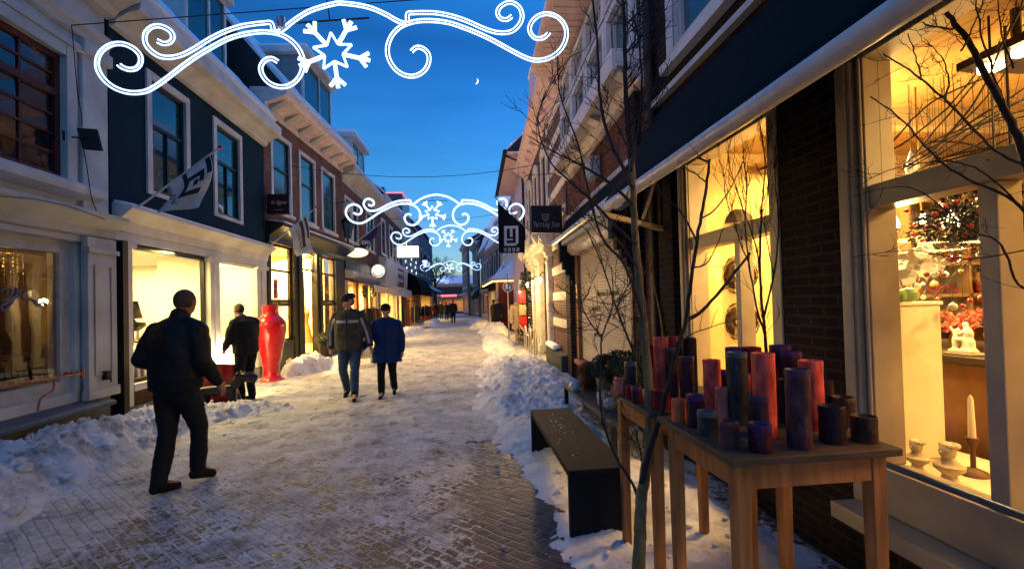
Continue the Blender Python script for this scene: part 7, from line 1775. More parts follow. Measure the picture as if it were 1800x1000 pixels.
cp = onX(1250, 448, 3.4); t = thing('wall_light_panel', 'small glowing wall lamp inside the narrow window, left of the wreaths', 'wall lamp', cp); q = MB(); q.lathe([(.04, -.07), (.05, .07)], n=14); q.build('shade', glow('warm_lamp_glass', (1, .68, .3), 3.5), t); q = MB(); q.tube([(0, 0, -.08), (0, .0, -.2)], .01); q.build('bracket', M_dmetal, t)

# ---- left window: brass lamps and shelf in the dim shop
for i, (u, v, X) in enumerate(((12, 470, -5.2), (60, 500, -5.3), (95, 528, -5.5))):
    p = onX(u, v, X); t = thing('glass_chandelier', ('tall brass and crystal lantern at the left edge of the dim shop window', 'crystal drop chandelier in the middle of the dim shop window', 'small crystal lamp low in the dim shop window')[i], 'chandelier', p); q = MB(); b = MB(); rnd = random.Random(i+3)
    for k in range(10):
        a = k*.63; r = .1+.03*(k % 2)
        for j in range(9): b.ball((r*cos(a), r*sin(a), .16-.045*j-.01*(k % 3)), .011, n=6, m=4)
        q.tube([(r*cos(a), r*sin(a), .18), (r*cos(a), r*sin(a), -.2)], .002, n=4)
    q.tube([(.12*cos(a), .12*sin(a), .18) for a in [2*pi*k/16 for k in range(16)]], .01, n=6, closed=True); q.tube([(0, 0, .18), (0, 0, 2.55-p.z)], .006); q.build('brass_frame', mat('brass', (.4, .25, .08), rough=.3, metal=.9), t); b.build('crystals', mat('crystal_beads', (.55, .42, .2), rough=.08, metal=.7), t, weld=False)
    if i < 2: light('lamp_light', 'POINT', p+Vector((.0, 0, .02)), .5, YEL, .015)
t = thing('side_table', 'dark side table with a brass tray deep in the dim shop window', 'table', (-5.6, 6.0, .5)); q = MB(); q.box(-.4, .4, -.5, .5, .55, .6); q.build('table_top', M_oak, t); q = MB(); [q.box(x-.03, x+.03, y-.03, y+.03, 0, .548) for x in (-.36, .36) for y in (-.46, .46)]; q.build('legs', M_oak, t); q = MB(); q.lathe([(.2, .602), (.24, .63), (.22, .63), (.02, .61)], n=20); q.ball((.0, .3, .66), .07); q.build('tray', mat('brass', (.4, .25, .08), rough=.3, metal=.9), t)
t = thing('fur_rug', 'grey fur rug lying along the bottom of the dim shop window', 'rug', (-5.1, 5.2, .5)); q = MB(); rnd = random.Random(66)
for k in range(2600):
    p = Vector((rnd.uniform(-.2, .25), rnd.uniform(-.9, .7), .02+rnd.uniform(.02, .12))); d = Vector((rnd.gauss(.3, .4), rnd.gauss(0, .4), .6)).normalized(); s = d.orthogonal()*.006; q.add([p-s, p+s, p+d*.06], [(0, 1, 2)])
q.box(-.22, .27, -.92, .72, .0, .1); q.build('pelt', mat('grey_fur', (.15, .12, .09), rough=.95, var=.3), t, weld=False, recalc=False)
# ---- bright white shop of the blue-grey house
WX_ = lambda u, v, X: onX(u, v, X)
p = onX(233, 560, -5.1); t = thing('black_desk_lamp', 'black lamp with a cone shade at the left edge of the bright white shop window', 'lamp', (p.x, p.y, .53)); q = MB(); h = p.z-.53
q.lathe([(.12, h+.28), (.07, h+.28)], n=4); q.lathe([(.07, h+.27), (.13, h+.0), (.12, h)], n=16); q.lathe([(.02, h), (.05, h-.05), (.16, h-.06), (.17, h-.12), (.1, h-.18), (.02, h-.2), (.02, .6), (.14, .58), (.14, .56)], n=18); q.build('shade', M_black, t, smooth=40); q = MB(); q.box(-.22, .22, -.28, .3, 0, .34); q.build('shelf_block', M_pwhite, t)
p = onX(228, 640, -5.0)
t = thing('red_box', 'open red cardboard box low in the bright white shop window', 'box', (-4.98, 7.12, .525)); q = MB(); q.box(-.12, .12, -.16, .16, 0, .012).box(-.12, -.108, -.16, .16, .012, .2).box(.108, .12, -.16, .16, .012, .2).box(-.108, .108, -.16, -.148, .012, .2).box(-.108, .108, .148, .16, .012, .2); q.build('carton', M_red, t); q = MB(); [q.ball((.02, -.1+.05*i, .2), .03) for i in range(4)]; q.build('contents', M_pearl, t)
for i, (y, r, h) in enumerate(((7.35, .05, .42), (7.5, .045, .34), (7.28, .04, .3))):
    lathe_thing('steel_vase', ('tallest steel vase in the bright white shop window', 'middle steel vase beside the red box', 'smallest steel vase beside the red box')[i], 'vase', (-4.9, y, .525), [(r, 0), (r*1.05, h*.5), (r, h), (r*.9, h), (r*.88, .02)], M_metal, group='steel vases in the white shop')
p = onX(340, 452, -5.6); t = thing('ceiling_projector', 'grey projector hanging from the ceiling of the white shop', 'projector', p); q = MB(); q.box(-.12, .12, -.14, .14, -.05, .05); q.ball((.1, -.1, 0), .04); q.build('case', M_metal, t, bevel=.01); q = MB(); q.tube([(0, 0, .05), (0, 0, 2.58-p.z)], .015); q.build('mount', M_black, t)
for i, z in enumerate((1.35, 1.75, 2.05)):
    t = thing('wall_shelf', ('lowest', 'middle', 'top')[i]+' white shelf with small objects on the back wall of the white shop', 'shelf', (-7.6, 8.3, z)); q = MB(); q.box(-.15, .12, -1.4, 1.2, 0, .04); q.build('board', M_white, t); q = MB(); rnd = random.Random(i)
    for k in range(9): y = -1.2+k*.26; q.lathe([(.04, .042), (.06, .1), (.03, .2), (.035, .24)], c=(0, y, 0), n=10, sx=rnd.uniform(.6, 1.3), sy=rnd.uniform(.6, 1.3))
    q.build('objects', mat('mixed_ceramics', (.45, .35, .28), c2=(.1, .08, .08), vs=5), t, weld=False)
p = onX(391, 560, -4.95); t = thing('antler_figure', 'dark twisted antler figure on a stem in the shop niche beside the door', 'figure', (-4.9, 9.32, .5)); q = MB(); q.tube([(0, 0, 0), (0, 0, .5), (.01, .02, .8), (-.01, .08, 1.05)], [.04, .04, .02, .005]); q.tube([(0, .02, .75), (0, -.08, .9), (0, -.1, 1.0)], [.02, .015, .004]); q.tube([(0, .04, .85), (0, .12, .9)], [.015, .004]); q.build('antler', mat('dark_antler', (.05, .04, .03), rough=.5), t, smooth=50); q = MB(); q.lathe([(.08, 0), (.08, .02), (.04, .03)], n=14); q.build('foot', M_black, t)
# ---- garments in the brick house shop
for i, (s_, o_) in enumerate(((.75, .75), (3.9, .8), (1.15, 1.2))):
    p = Cc.W(s_, o_, .06); t = thing('dress_form', ('pale dress form in the left window of the brown brick shop', 'pale dress form in the right window of the brown brick shop', 'second dress form deeper in the left window of the brown brick shop')[i], 'mannequin', p); q = MB()
    q.lathe([(.3, .35), (.22, .6), (.15, .95), (.12, 1.05), (.17, 1.25), (.17, 1.38), (.06, 1.45), (.05, 1.52), (.01, 1.53)], n=20, sy=.7); q.build('dress', (M_pcream, mat('ochre_dress', (.35, .2, .06), rough=.8), mat('grey_dress', (.25, .22, .2), rough=.8))[i], t, smooth=60); q = MB(); q.tube([(0, 0, 0), (0, 0, .4)], .02); q.lathe([(.15, 0), (.15, .02), (.02, .03)], n=14); q.build('stand', M_dmetal, t)
t = thing('door_wreath', 'small wreath with lights hanging inside the glazed brown brick shop door', 'wreath', Cc.W(2.33, .40, 2.05), Cc.root.rotation_euler[2]); q = MB(); q.tube([(.16*cos(2*pi*k/20), 0, .16*sin(2*pi*k/20)) for k in range(20)], .04, n=8, closed=True); rnd = random.Random(1)
for k in range(150): a = rnd.uniform(0, 6.28); p = Vector((.16*cos(a), 0, .16*sin(a))); d = Vector((rnd.gauss(0, 1), rnd.gauss(0, 1), rnd.gauss(0, 1))).normalized(); s = d.orthogonal(); q.add([p-s*.01, p+s*.01, p+d*.075], [(0, 1, 2)])
q.build('ring', mat('golden_wreath', (.35, .22, .06), rough=.6), t, weld=False)
q = MB(); [q.ball((.16*cos(a), -.05, .16*sin(a)), .016, n=6, m=4) for a in [k*.7 for k in range(9)]]; q.build('lights', glow('tiny_tree_lights', (1, .85, .6), .7), t, weld=False)

# more stock in the bright white shop
for i, (s_, o_, z_) in enumerate(((.7, 1.3, 2.1), (1.25, 1.7, 1.95), (1.75, 1.4, 2.15))):
    t = thing('pendant_lamp', ('left', 'middle', 'right')[i]+' one of three orange pendant lamps in the bright white shop window', 'pendant lamp', B.W(s_, o_, z_)); q = MB(); q.lathe([(.03, .14), (.08, .1), (.15, 0), (.14, 0), (.02, .1)], n=20); q.build('shade', (mat('orange_shade', (.5, .12, .02), rough=.5), M_black, mat('ochre_shade', (.45, .25, .04), rough=.5))[i], t, smooth=50); q = MB(); q.tube([(0, 0, .13), (0, 0, 2.6-z_)], .006, n=6); q.build('cord', M_black, t)
t = thing('display_table', 'white display table with dark wares in the bright white shop window', 'table', B.W(1.45, .75, .525), B.root.rotation_euler[2]); q = MB(); q.box(-.5, .5, -.18, .18, .42, .46); [q.box(x-.02, x+.02, y-.02, y+.02, 0, .418) for x in (-.46, .46) for y in (-.15, .15)]; q.build('table_top', M_pwhite, t)
rnd = random.Random(5)
for i in range(7):
    t = thing('dark_ware', 'small dark vase or bowl on the white display table', 'vase', B.W(1.0+.15*i, .75+rnd.uniform(-.08, .08), .986), 0, 'dark wares on the white display table'); q = MB(); r = rnd.uniform(.035, .06); h = rnd.uniform(.08, .3); q.lathe([(r*.6, 0), (r, h*.4), (r*.5, h*.8), (r*.6, h), (r*.5, h)], n=14); q.build('body', rnd.choice((M_black, M_red, mat('brown_wood_turned', (.12, .05, .02), rough=.5), M_metal)), t, smooth=50)
t = thing('picture_frame', 'large dark framed picture leaning inside the bright white shop', 'picture', B.W(1.0, 3.9, .9), B.root.rotation_euler[2]); q = MB(); q.box(-.5, -.45, 0, .05, 0, 1.2).box(.45, .5, 0, .05, 0, 1.2).box(-.45, .45, 0, .05, 0, .05).box(-.45, .45, 0, .05, 1.15, 1.2); q.build('frame', M_oak, t); q = MB(); q.box(-.45, .45, .02, .03, .05, 1.15); q.build('canvas', mat('blurred_canvas', (.5, .4, .25), c2=(.15, .12, .1), vs=3), t)
t = thing('lounge_chair', 'dark lounge chair deeper inside the bright white shop', 'chair', B.W(1.75, 2.2, .3), B.root.rotation_euler[2]+.5); q = MB(); q.box(-.3, .3, -.3, .3, .28, .4); q.build('seat', cl_b, t, bevel=.03); q = MB(); q.prism([(.26, .4), (.38, 1.0), (.3, 1.02), (.18, .4)], lambda y, z, s: (s, y, z), -.3, .3); q.build('backrest', cl_b, t, bevel=.03); q = MB(); [q.beam((x, y, 0), (x*.8, y*.8, .28), .03, .03) for x in (-.28, .28) for y in (-.28, .28)]; q.build('legs', M_metal, t)

# baubles and a second hanging bush crowd the large window
rnd = random.Random(91); BM = [mat('red_bauble', (.45, .02, .02), rough=.12, spec=.9), mat('gold_bauble', (.5, .3, .08), rough=.2, metal=.8), mat('amber_glass', (.30, .14, .04), rough=.08, spec=.8), M_pearl]
for k in range(34):
    u = rnd.uniform(1560, 1795); v = rnd.uniform(375, 545); X_ = rnd.uniform(2.75, 3.35); cp = onX(u, v, X_); r = rnd.uniform(.012, .026)
    if cp.y > 4.0: continue
    t = thing('hanging_bauble', 'small shiny bauble on a thread among the hanging twigs of the large window', 'bauble', cp, 0, 'small baubles hung in the large window'); q = MB(); q.ball((0, 0, 0), r, n=14, m=10); q.lathe([(r*.3, r*.95), (r*.3, r*1.2), (.002, r*1.25)], n=8); q.build('ball', BM[k % 4], t, smooth=60); q = MB(); q.tube([(0, 0, r), (0, 0, 2.85-cp.z)], .0012, n=4); q.build('thread', M_twig, t)
t = thing('hanging_foliage', 'second dark hanging bush with red flowers at the right edge of the large window', 'plant', onX(1782, 395, 2.6)); q = MB()
for k in range(6): leafy(q, (rnd.uniform(-.05, .15), -.3+.12*k, rnd.uniform(-.22, .12)), .11, 330, .032, rnd, .9)
q.build('foliage', mat('dark_olive_leaves', (.03, .03, .012), rough=.7, var=.4, vs=20), t, weld=False, recalc=False); q = MB()
for k in range(40): q.ball((rnd.uniform(-.14, .1), rnd.uniform(-.4, .35), rnd.uniform(-.3, .2)), .015, n=8, m=5)
q.build('berries', mat('red_berries', (.5, .03, .03), rough=.3), t, weld=False); q = MB(); q.tube([(0, 0, .1), (0, 0, .95)], .006, n=6); q.build('cord', M_twig, t)
t = thing('twig_bundle', 'bundle of dark forked twigs standing behind the orchid in the large window', 'branches', onX(1600, 470, 3.0)); q = MB()
for k in range(12):
    d = Vector((rnd.gauss(0, .25), rnd.gauss(0, .5), 1)).normalized(); p = Vector((0, 0, -.75)); P = [p, p+Vector((0, 0, .4))]; p = P[-1]
    for s in range(6): d = (d+Vector((rnd.gauss(0, .15), rnd.gauss(0, .18), 0))).normalized(); p = p+d*.12; P.append(p)
    Q = limb(q, P, .006, .002, 3, 5, .2, rnd); twigs(q, Q, 6, .14, .0018, rnd, 1, .4, .3)
q.build('twigs', M_barkd, t, weld=False); q = MB(); q.lathe([(.05, -.9), (.07, -.8), (.05, -.5), (.055, -.48)], n=16); q.build('vase', mat('smoky_glass', (.16, .11, .07), rough=.06, spec=.9), t, smooth=50)
t = thing('fairy_lights', 'string of tiny warm lights looped along the shelves at the back of the flower shop', 'string lights', (4.3, 3.83, 1.9)); q = MB(); w_ = MB(); P = []
for k in range(70): P.append(Vector((k*.024, rnd.gauss(0, .01), .28*sin(k*.33)+.25*sin(k*.071)))); q.ball(P[-1]+Vector((0, -.01, 0)), .006, n=6, m=4)
w_.tube(P, .0015, n=4); w_.build('wire', M_cable, t); q.build('lights', glow('fairy_light_glow', (1, .75, .4), 4), t, weld=False)

sl_ = light('window_spot', 'SPOT', (2.46, px.y-.05, 2.72), 46, WARM, .04, rot=Vector((-.22, -.03, 1)).to_track_quat('Z', 'Y').to_euler()); sl_.data.spot_size = radians(62); sl_.data.spot_blend = .5  # added spot without a fitting, brightens the orchid and pedestal
# ================================================================== STREET AND SNOW
def fbm(x, y, o=4, s=0):
    return noise.fractal(Vector((x, y, s)), .9, 2.1, o)
def ss(a, b, x):
    t = min(1, max(0, (x-a)/(b-a))); return t*t*(3-2*t)
def axis(dense, step, far):
    a, b = dense; out = []; x = a
    while x <= b+1e-6: out.append(x); x += step
    d = step; y = b
    while y < far: d *= 1.35; y += d; out.append(y)
    d = step; y = a
    while y > -far: d *= 1.35; y -= d; out.insert(0, y)
    return out
xs = axis((-4.8, 2.4), .034, 500); ys = axis((1.4, 14), .034, 900)
vs = []; fs = []
for y in ys:
    for x in xs:
        z = 0
        if -5.5 < x < 3 and -1 < y < 40:
            e = ss(5.5, 4.5, abs(x+.8)) if 0 else 1
            k_ = .35+.65*ss(3.5, 7, y); z = .010*fbm(x*2.2, y*2.2, 3)+(.012*fbm(x*6, y*6, 3, 5)+.007*fbm(x*15, y*15, 2, 9))*k_
            z += .012*ss(5, 9, y)
        else: z = -.01
        vs.append((x, y, z))
n = len(xs)
for j in range(len(ys)-1):
    for i in range(n-1): fs.append((j*n+i, j*n+i+1, (j+1)*n+i+1, (j+1)*n+i))
m = bpy.data.materials.new('snowy_street_pavers'); N, L, b = nt(m)
tc = N.new('ShaderNodeTexCoord'); mp = N.new('ShaderNodeMapping'); mp.inputs['Rotation'].default_value = (0, 0, radians(43)); L.new(tc.outputs['Object'], mp.inputs[0])
def math_(op, a, b_=None, c=None):
    x = N.new('ShaderNodeMath'); x.operation = op
    for i, k in enumerate((a, b_, c)):
        if k is None: continue
        if isinstance(k, (int, float)): x.inputs[i].default_value = k
        else: L.new(k, x.inputs[i])
    return x.outputs[0]
def nz(scale, det=5, rough=.6, vec=None):
    x = N.new('ShaderNodeTexNoise'); x.inputs['Scale'].default_value = scale; x.inputs['Detail'].default_value = det; x.inputs['Roughness'].default_value = rough; L.new(vec or tc.outputs['Object'], x.inputs[0]); return x.outputs[0]
def mrange(x, a, b_, c, d, smooth=True):
    y = N.new('ShaderNodeMapRange'); y.interpolation_type = 'SMOOTHSTEP' if smooth else 'LINEAR'
    for i, k in enumerate((a, b_, c, d)): y.inputs[i+1].default_value = k
    L.new(x, y.inputs[0]); return y.outputs[0]
# wobble the joints a little
wb = N.new('ShaderNodeVectorMath'); wb.operation = 'MULTIPLY_ADD'; wn = N.new('ShaderNodeTexNoise'); wn.inputs['Scale'].default_value = 7; L.new(tc.outputs['Object'], wn.inputs[0]); L.new(wn.outputs['Color'], wb.inputs[0]); wb.inputs[1].default_value = (.03, .03, 0); L.new(mp.outputs[0], wb.inputs[2])
br = N.new('ShaderNodeTexBrick'); L.new(wb.outputs[0], br.inputs['Vector']); br.inputs['Scale'].default_value = 1; br.inputs['Brick Width'].default_value = .16; br.inputs['Row Height'].default_value = .073; br.inputs['Mortar Size'].default_value = .011; br.inputs['Mortar Smooth'].default_value = .6
br.inputs['Color1'].default_value = (.075, .040, .032, 1); br.inputs['Color2'].default_value = (.022, .019, .021, 1); br.inputs['Mortar'].default_value = (.10, .09, .085, 1)
sp = N.new('ShaderNodeSeparateXYZ'); L.new(tc.outputs['Object'], sp.inputs[0]); X, Y = sp.outputs[0], sp.outputs[1]
def patch(cx, cy, rx, ry, r0=.3, r1=1.1):
    dx = math_('DIVIDE', math_('SUBTRACT', X, cx), rx); dy = math_('DIVIDE', math_('SUBTRACT', Y, cy), ry)
    r = math_('SQRT', math_('ADD', math_('MULTIPLY', dx, dx), math_('MULTIPLY', dy, dy))); return mrange(r, r0, r1, 1, 0)
cov = math_('ADD', math_('MULTIPLY', nz(1.1, 3), .35), math_('ADD', math_('MULTIPLY', nz(6, 9, .75), .45), math_('MULTIPLY', nz(19, 8, .72, mp.outputs[0]), .62)))
cov = math_('ADD', cov, math_('MULTIPLY', br.outputs['Fac'], .07))
cov = math_('ADD', cov, mrange(Y, 2.2, 10, .036, .29))
cov = math_('ADD', cov, mrange(X, -2.2, -3.6, 0, .22))
cov = math_('SUBTRACT', cov, math_('MULTIPLY', patch(.42, 3.6, .5, 2.1), .24))
cov = math_('SUBTRACT', cov, math_('MULTIPLY', patch(-3.6, 9.6, 1.2, 2.2), .34))
mask = mrange(cov, .705, .775, 0, 1)
dn = math_('ADD', math_('MULTIPLY', nz(2.4, 6, .65), .55), math_('MULTIPLY', nz(15, 8, .75), .45)); rp = N.new('ShaderNodeValToRGB'); L.new(dn, rp.inputs[0]); e = rp.color_ramp.elements
e[0].position = .36; e[0].color = (.22, .195, .175, 1); e[1].position = .58; e[1].color = (.60, .61, .62, 1)
# boot prints pressed into the trodden snow
mq = N.new('ShaderNodeMapping'); mq.inputs['Scale'].default_value = (4.6, 2.6, 1); mq.inputs['Rotation'].default_value = (0, 0, radians(9)); L.new(tc.outputs['Object'], mq.inputs[0])
vq = N.new('ShaderNodeTexVoronoi'); vq.inputs['Scale'].default_value = 1; L.new(mq.outputs[0], vq.inputs[0])
foot = math_('MULTIPLY', mrange(math_('ADD', vq.outputs['Distance'], math_('MULTIPLY', math_('SUBTRACT', nz(30, 3), .5), .25)), .20, .34, 1, 0), mask)
mx = N.new('ShaderNodeMix'); mx.data_type = 'RGBA'; L.new(mask, mx.inputs[0]); L.new(br.outputs[0], mx.inputs[6]); L.new(rp.outputs[0], mx.inputs[7])
mf = N.new('ShaderNodeMix'); mf.data_type = 'RGBA'; mf.blend_type = 'MULTIPLY'; L.new(math_('MULTIPLY', foot, .45), mf.inputs[0]); L.new(mx.outputs[2], mf.inputs[6]); mf.inputs[7].default_value = (.5, .45, .42, 1); L.new(mf.outputs[2], b.inputs['Base Color'])
L.new(mrange(mask, 0, 1, .38, .72, False), b.inputs['Roughness'])
hgt = math_('ADD', math_('MULTIPLY', math_('SUBTRACT', 1.0, br.outputs['Fac']), .35), math_('SUBTRACT', math_('ADD', math_('MULTIPLY', mask, .55), math_('MULTIPLY', nz(22, 8, .7), .55)), math_('MULTIPLY', foot, .9)))
bp = N.new('ShaderNodeBump'); bp.inputs['Strength'].default_value = .9; bp.inputs['Distance'].default_value = .03; L.new(hgt, bp.inputs['Height']); L.new(bp.outputs[0], b.inputs['Normal'])
g = MB().add(vs, fs).build('street', m, None, smooth=80, weld=False, recalc=False); g['kind'] = 'structure'

M_bank = snowmat('ploughed_snow', (.80, .83, .88), (.20, .16, .13), .62, .9, 1.3)
M_bank2 = snowmat('ploughed_snow_clean', (.84, .86, .88), (.34, .28, .23), .5, .8, 1.2)
def dist_poly(x, y, P):
    best = (9, 0, 0)
    for k in range(len(P)-1):
        ax, ay = P[k][:2]; bx, by = P[k+1][:2]; dx, dy = bx-ax, by-ay; t = max(0, min(1, ((x-ax)*dx+(y-ay)*dy)/(dx*dx+dy*dy))); d = hypot(x-ax-t*dx, y-ay-t*dy)
        w = P[k][2]+(P[k+1][2]-P[k][2])*t; h = P[k][3]+(P[k+1][3]-P[k][3])*t
        if d/w < best[0]: best = (d/w, h, w)
    return best
def bank(label, P, res, seed, m, lump=1.0, xmin=-99, xmax=99, lumps=150, group='snow banks along the street'):
    x0 = min(p[0]-p[2] for p in P)-.1; x1 = max(p[0]+p[2] for p in P)+.1; y0 = min(p[1]-p[2] for p in P)-.1; y1 = max(p[1]+p[2] for p in P)+.1
    x0 = max(x0, xmin); x1 = min(x1, xmax); nx = int((x1-x0)/res)+1; ny = int((y1-y0)/res)+1
    H = {}; vs = []; fs = []; idx = {}
    for j in range(ny+1):
        for i in range(nx+1):
            x = x0+(x1-x0)*i/nx; y = y0+(y1-y0)*j/ny; wob = .32*fbm(x*1.3, y*1.3, 3, seed)+.12*fbm(x*5, y*5, 2, seed)
            q, h, w = dist_poly(x, y, P); e = 1-ss(.25, 1.0, q+wob*.5)
            if q > 1.35: z = -.05
            else:
                d1, _ = noise.voronoi(Vector((x*5.5+.4*fbm(x*4, y*4, 2, seed), y*5.5, seed)), distance_metric='DISTANCE'); d2, _ = noise.voronoi(Vector((x*13, y*13, seed+3)), distance_metric='DISTANCE')
                ch = max(0, .5-d1[0])*.09+max(0, .5-d2[0])*.09
                z = -.035+e*(h*(.75+.35*fbm(x*1.6, y*1.6, 3, seed+9))+lump*(ch+.032*fbm(x*9, y*9, 4, seed)+.034*fbm(x*22, y*22, 3, seed)))+lump*.02*e
            H[i, j] = (x, y, z)
    for j in range(ny):
        for i in range(nx):
            c = [(i, j), (i+1, j), (i+1, j+1), (i, j+1)]
            if max(H[k][2] for k in c) > -.012:
                for k in c:
                    if k not in idx: idx[k] = len(vs); vs.append(H[k])
                fs.append(tuple(idx[k] for k in c))
    # broken lumps lying in the heap
    rl = random.Random(seed*7); top = [v for v in vs if v[2] > .03]; mbk = MB().add(vs, fs)
    for k in range(lumps if top else 0):
        x, y, z = rl.choice(top); r = .010+.042*rl.random()**3*lump; n0 = len(mbk.v)
        mbk.ball((x, y, z+r*.1), r, r*rl.uniform(.7, 1.2), r*rl.uniform(.6, .95), n=8, m=6)
        for i in range(n0, len(mbk.v)):
            vx = Vector(mbk.v[i]); c = Vector((x, y, z)); mbk.v[i] = tuple(vx+(vx-c)*.45*noise.noise(vx*26+Vector((k, 0, 0))))
    o = mbk.build('snow_bank', m, None, smooth=179, weld=False, recalc=False)
    tag(o, label, 'snow bank', group); return o
bank('dirty lumpy snow bank along the white plastered shop front at the left edge', [(-4.15, 1.8, .95, .36), (-4.1, 3.6, .85, .40), (-4.15, 5.0, .72, .40), (-4.1, 6.2, .72, .36), (-3.95, 7.0, .6, .30), (-3.4, 7.35, .5, .14), (-2.95, 7.4, .4, .05)], .028, 1, M_bank, 1.35, -4.64, lumps=650)
bank('heap of clean snow between the red vase and the dark green shop front', [(-3.95, 11.2, .45, .40), (-3.75, 11.9, .6, .5), (-3.4, 12.3, .6, .2), (-3.1, 11.8, .45, .1)], .035, 2, M_bank2, 1)
bank('long white snow bank along the right wall beyond the black bench', [(1.15, 4.6, .75, .09), (1.05, 5.6, 1.0, .17), (1.05, 6.8, 1.15, .25), (1.15, 8.2, 1.2, .31), (1.25, 9.8, 1.15, .33), (1.25, 11.2, 1.05, .28), (1.15, 12.8, .8, .14)], .03, 3, M_bank2, .9, -9, 2.18, 260)
bank('low trampled snow around the black bench and below the candle tables', [(1.35, .6, 1.1, .07), (1.3, 2.0, 1.1, .08), (1.25, 3.2, 1.05, .09), (1.2, 4.4, 1.0, .12), (1.15, 5.2, 1.0, .14)], .03, 4, M_bank2, .6, -9, 2.1, 200)
bank('snow heap beside the mannequin in the beige coat', [(1.1, 14.6, .7, .18), (1.2, 16.5, .7, .32), (1.3, 18.5, .7, .36), (1.25, 20.0, .6, .25)], .05, 5, M_bank2, 1)
bank('pointed snow heap before the low red-walled house', [(1.5, 21.6, .7, .5), (1.5, 22.8, .9, .75), (1.3, 24.2, .8, .3)], .06, 6, M_bank2, 1)
bank('flat far snow heap at the foot of the dark awning on the right', [(.8, 27.5, .7, .25), (1.2, 31, .8, .4), (1.0, 36, .8, .4)], .08, 7, M_bank2, 1)
bank('snow heap below the white sign board house on the left', [(-3.2, 21.0, .6, .25), (-2.9, 23.5, .8, .45), (-3.0, 26, .8, .4), (-2.8, 28, .6, .2)], .06, 8, M_bank2, 1)
bank('far snow heap beside the clothes rails on the left', [(-2.2, 31.5, .5, .2), (-2.4, 34, .7, .4), (-2.5, 39, .7, .4)], .08, 9, M_bank2, 1)
# loose lumps broken off the near banks
rnd = random.Random(12); q = MB()
for i in range(330):
    if rnd.random() < .55: x, y = -3.5+rnd.gauss(.15, .28), rnd.uniform(3.2, 7.6)
    else: x, y = .42+rnd.gauss(0, .16), rnd.uniform(2.4, 11)
    r = .004+.014*rnd.random()**2; q.ball((x, y, r*.5), r, r*rnd.uniform(.7, 1.2), r*rnd.uniform(.6, .9), n=7, m=5)
o = q.build('snow_crumbs', M_bank2, None, smooth=70, weld=False)
for v in o.data.vertices: v.co += Vector((1, .6, .5))*.010*noise.noise(v.co*80)
tag(o, 'loose snow crumbs scattered along the edges of the snow banks', 'snow', kind='stuff')
t = thing('fallen_twig', 'small fallen twig lying on the snowy pavers in front of the bench', 'twig', onZ(838, 778, .02)); q = MB(); limb(q, [V((-.12, .02, 0)), V((-.04, 0, .012)), V((.05, -.02, .01)), V((.12, .03, .005))], .006, .002, 4, 6, .1, rnd); q.tube([(0, 0, .012), (-.05, .07, .01)], .003, n=5); q.build('stem', M_twig, t)

# ================================================================== SKY AND LIGHT
W = bpy.data.worlds.new('World'); SC.world = W; W.use_nodes = True
N = W.node_tree.nodes; L = W.node_tree.links; bg = N['Background']
sky = N.new('ShaderNodeTexSky'); sky.sky_type = 'NISHITA'; sky.sun_disc = False
SUN_EL = radians(1.2); SUN_ROT = radians(232)
sky.sun_elevation = SUN_EL; sky.sun_rotation = SUN_ROT; sky.air_density = 1.0; sky.dust_density = .6; sky.ozone_density = 4.0
hs = N.new('ShaderNodeHueSaturation'); hs.inputs['Hue'].default_value = .508; hs.inputs['Saturation'].default_value = 1.08; hs.inputs['Value'].default_value = 1.15
# thin streaky dusk clouds
tc = N.new('ShaderNodeTexCoord'); mp = N.new('ShaderNodeMapping'); mp.inputs['Scale'].default_value = (1.2, 1.2, 7); L.new(tc.outputs['Generated'], mp.inputs[0])
no = N.new('ShaderNodeTexNoise'); no.inputs['Scale'].default_value = 2.2; no.inputs['Detail'].default_value = 5; L.new(mp.outputs[0], no.inputs[0])
mr = N.new('ShaderNodeMapRange'); mr.inputs[1].default_value = .35; mr.inputs[2].default_value = .75; mr.inputs[3].default_value = .92; mr.inputs[4].default_value = 1.14; L.new(no.outputs[0], mr.inputs[0])
mm_ = N.new('ShaderNodeMix'); mm_.data_type = 'RGBA'; mm_.blend_type = 'MULTIPLY'; mm_.inputs[0].default_value = 1
L.new(sky.outputs[0], hs.inputs['Color']); L.new(hs.outputs[0], mm_.inputs[6]); L.new(mr.outputs[0], mm_.inputs[7]); 
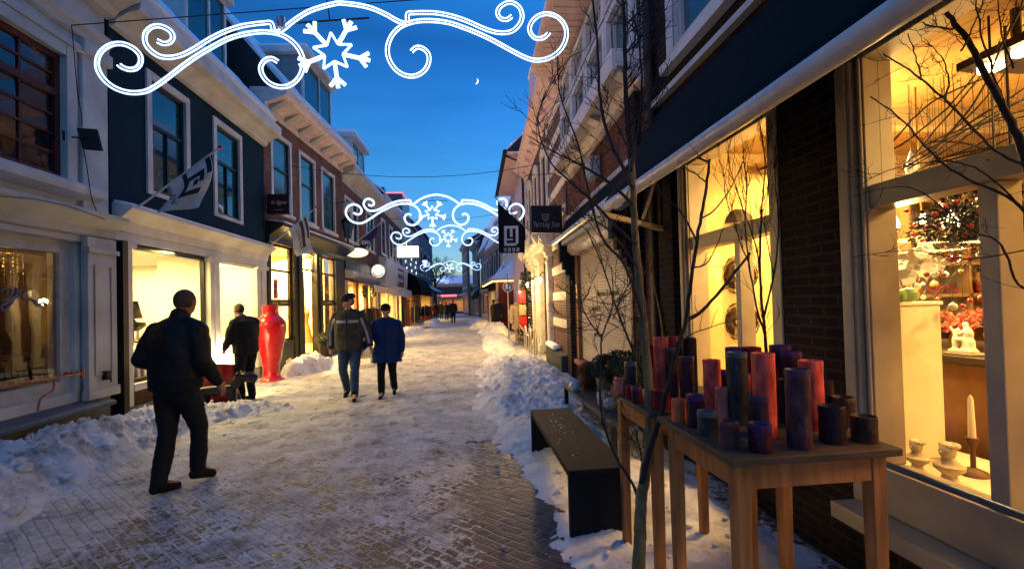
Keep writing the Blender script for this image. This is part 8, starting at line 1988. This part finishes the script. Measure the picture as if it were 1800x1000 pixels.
sz = N.new('ShaderNodeSeparateXYZ'); L.new(tc.outputs['Generated'], sz.inputs[0])
gr = N.new('ShaderNodeValToRGB'); L.new(sz.outputs[2], gr.inputs[0]); ge = gr.color_ramp.elements
ge[0].position = .0; ge[0].color = (.62, .76, .84, 1); ge[1].position = .50; ge[1].color = (.36, .46, .46, 1)
for p_, c_ in ((.12, (.68, .68, .67)), (.25, (.64, .70, .60)), (.68, (.95, 1.08, .88)), (.9, (1.08, 1.22, .98))): x_ = ge.new(p_); x_.color = rgba(c_)
m3 = N.new('ShaderNodeMix'); m3.data_type = 'RGBA'; m3.blend_type = 'MULTIPLY'; m3.inputs[0].default_value = 1; L.new(mm_.outputs[2], m3.inputs[6]); L.new(gr.outputs[0], m3.inputs[7]); L.new(m3.outputs[2], bg.inputs[0])
hs.inputs['Value'].default_value = 2.8; bg.inputs[1].default_value = .15
sl = bpy.data.lights.new('sun', 'SUN'); sl.energy = .13; sl.angle = radians(30); sl.color = (1, .50, .46)
so = bpy.data.objects.new('sun', sl); COL.objects.link(so)
sdv = Vector((sin(SUN_ROT)*cos(SUN_EL), cos(SUN_ROT)*cos(SUN_EL), sin(SUN_EL+radians(21)))); so.rotation_euler = sdv.to_track_quat('Z', 'Y').to_euler(); so.location = (0, -5, 20)
vw = SC.view_settings; vw.view_transform = 'Standard'; vw.look = 'None'; vw.gamma = 1; vw.exposure = 2.15
SC.cycles.use_denoising = True
try: SC.cycles.denoiser = 'OPENIMAGEDENOISE'
except Exception: pass
SC.cycles.use_adaptive_sampling = True; SC.cycles.adaptive_threshold = .01
SC.cycles.max_bounces = 7; SC.cycles.diffuse_bounces = 4; SC.cycles.glossy_bounces = 3; SC.cycles.transparent_max_bounces = 12; SC.cycles.transmission_bounces = 3
SC.cycles.sample_clamp_indirect = 6; SC.cycles.caustics_reflective = False; SC.cycles.caustics_refractive = False; SC.cycles.use_light_tree = True
LK = 1.0
for l in bpy.data.lights:
    if l.type != 'SUN': l.energy *= LK
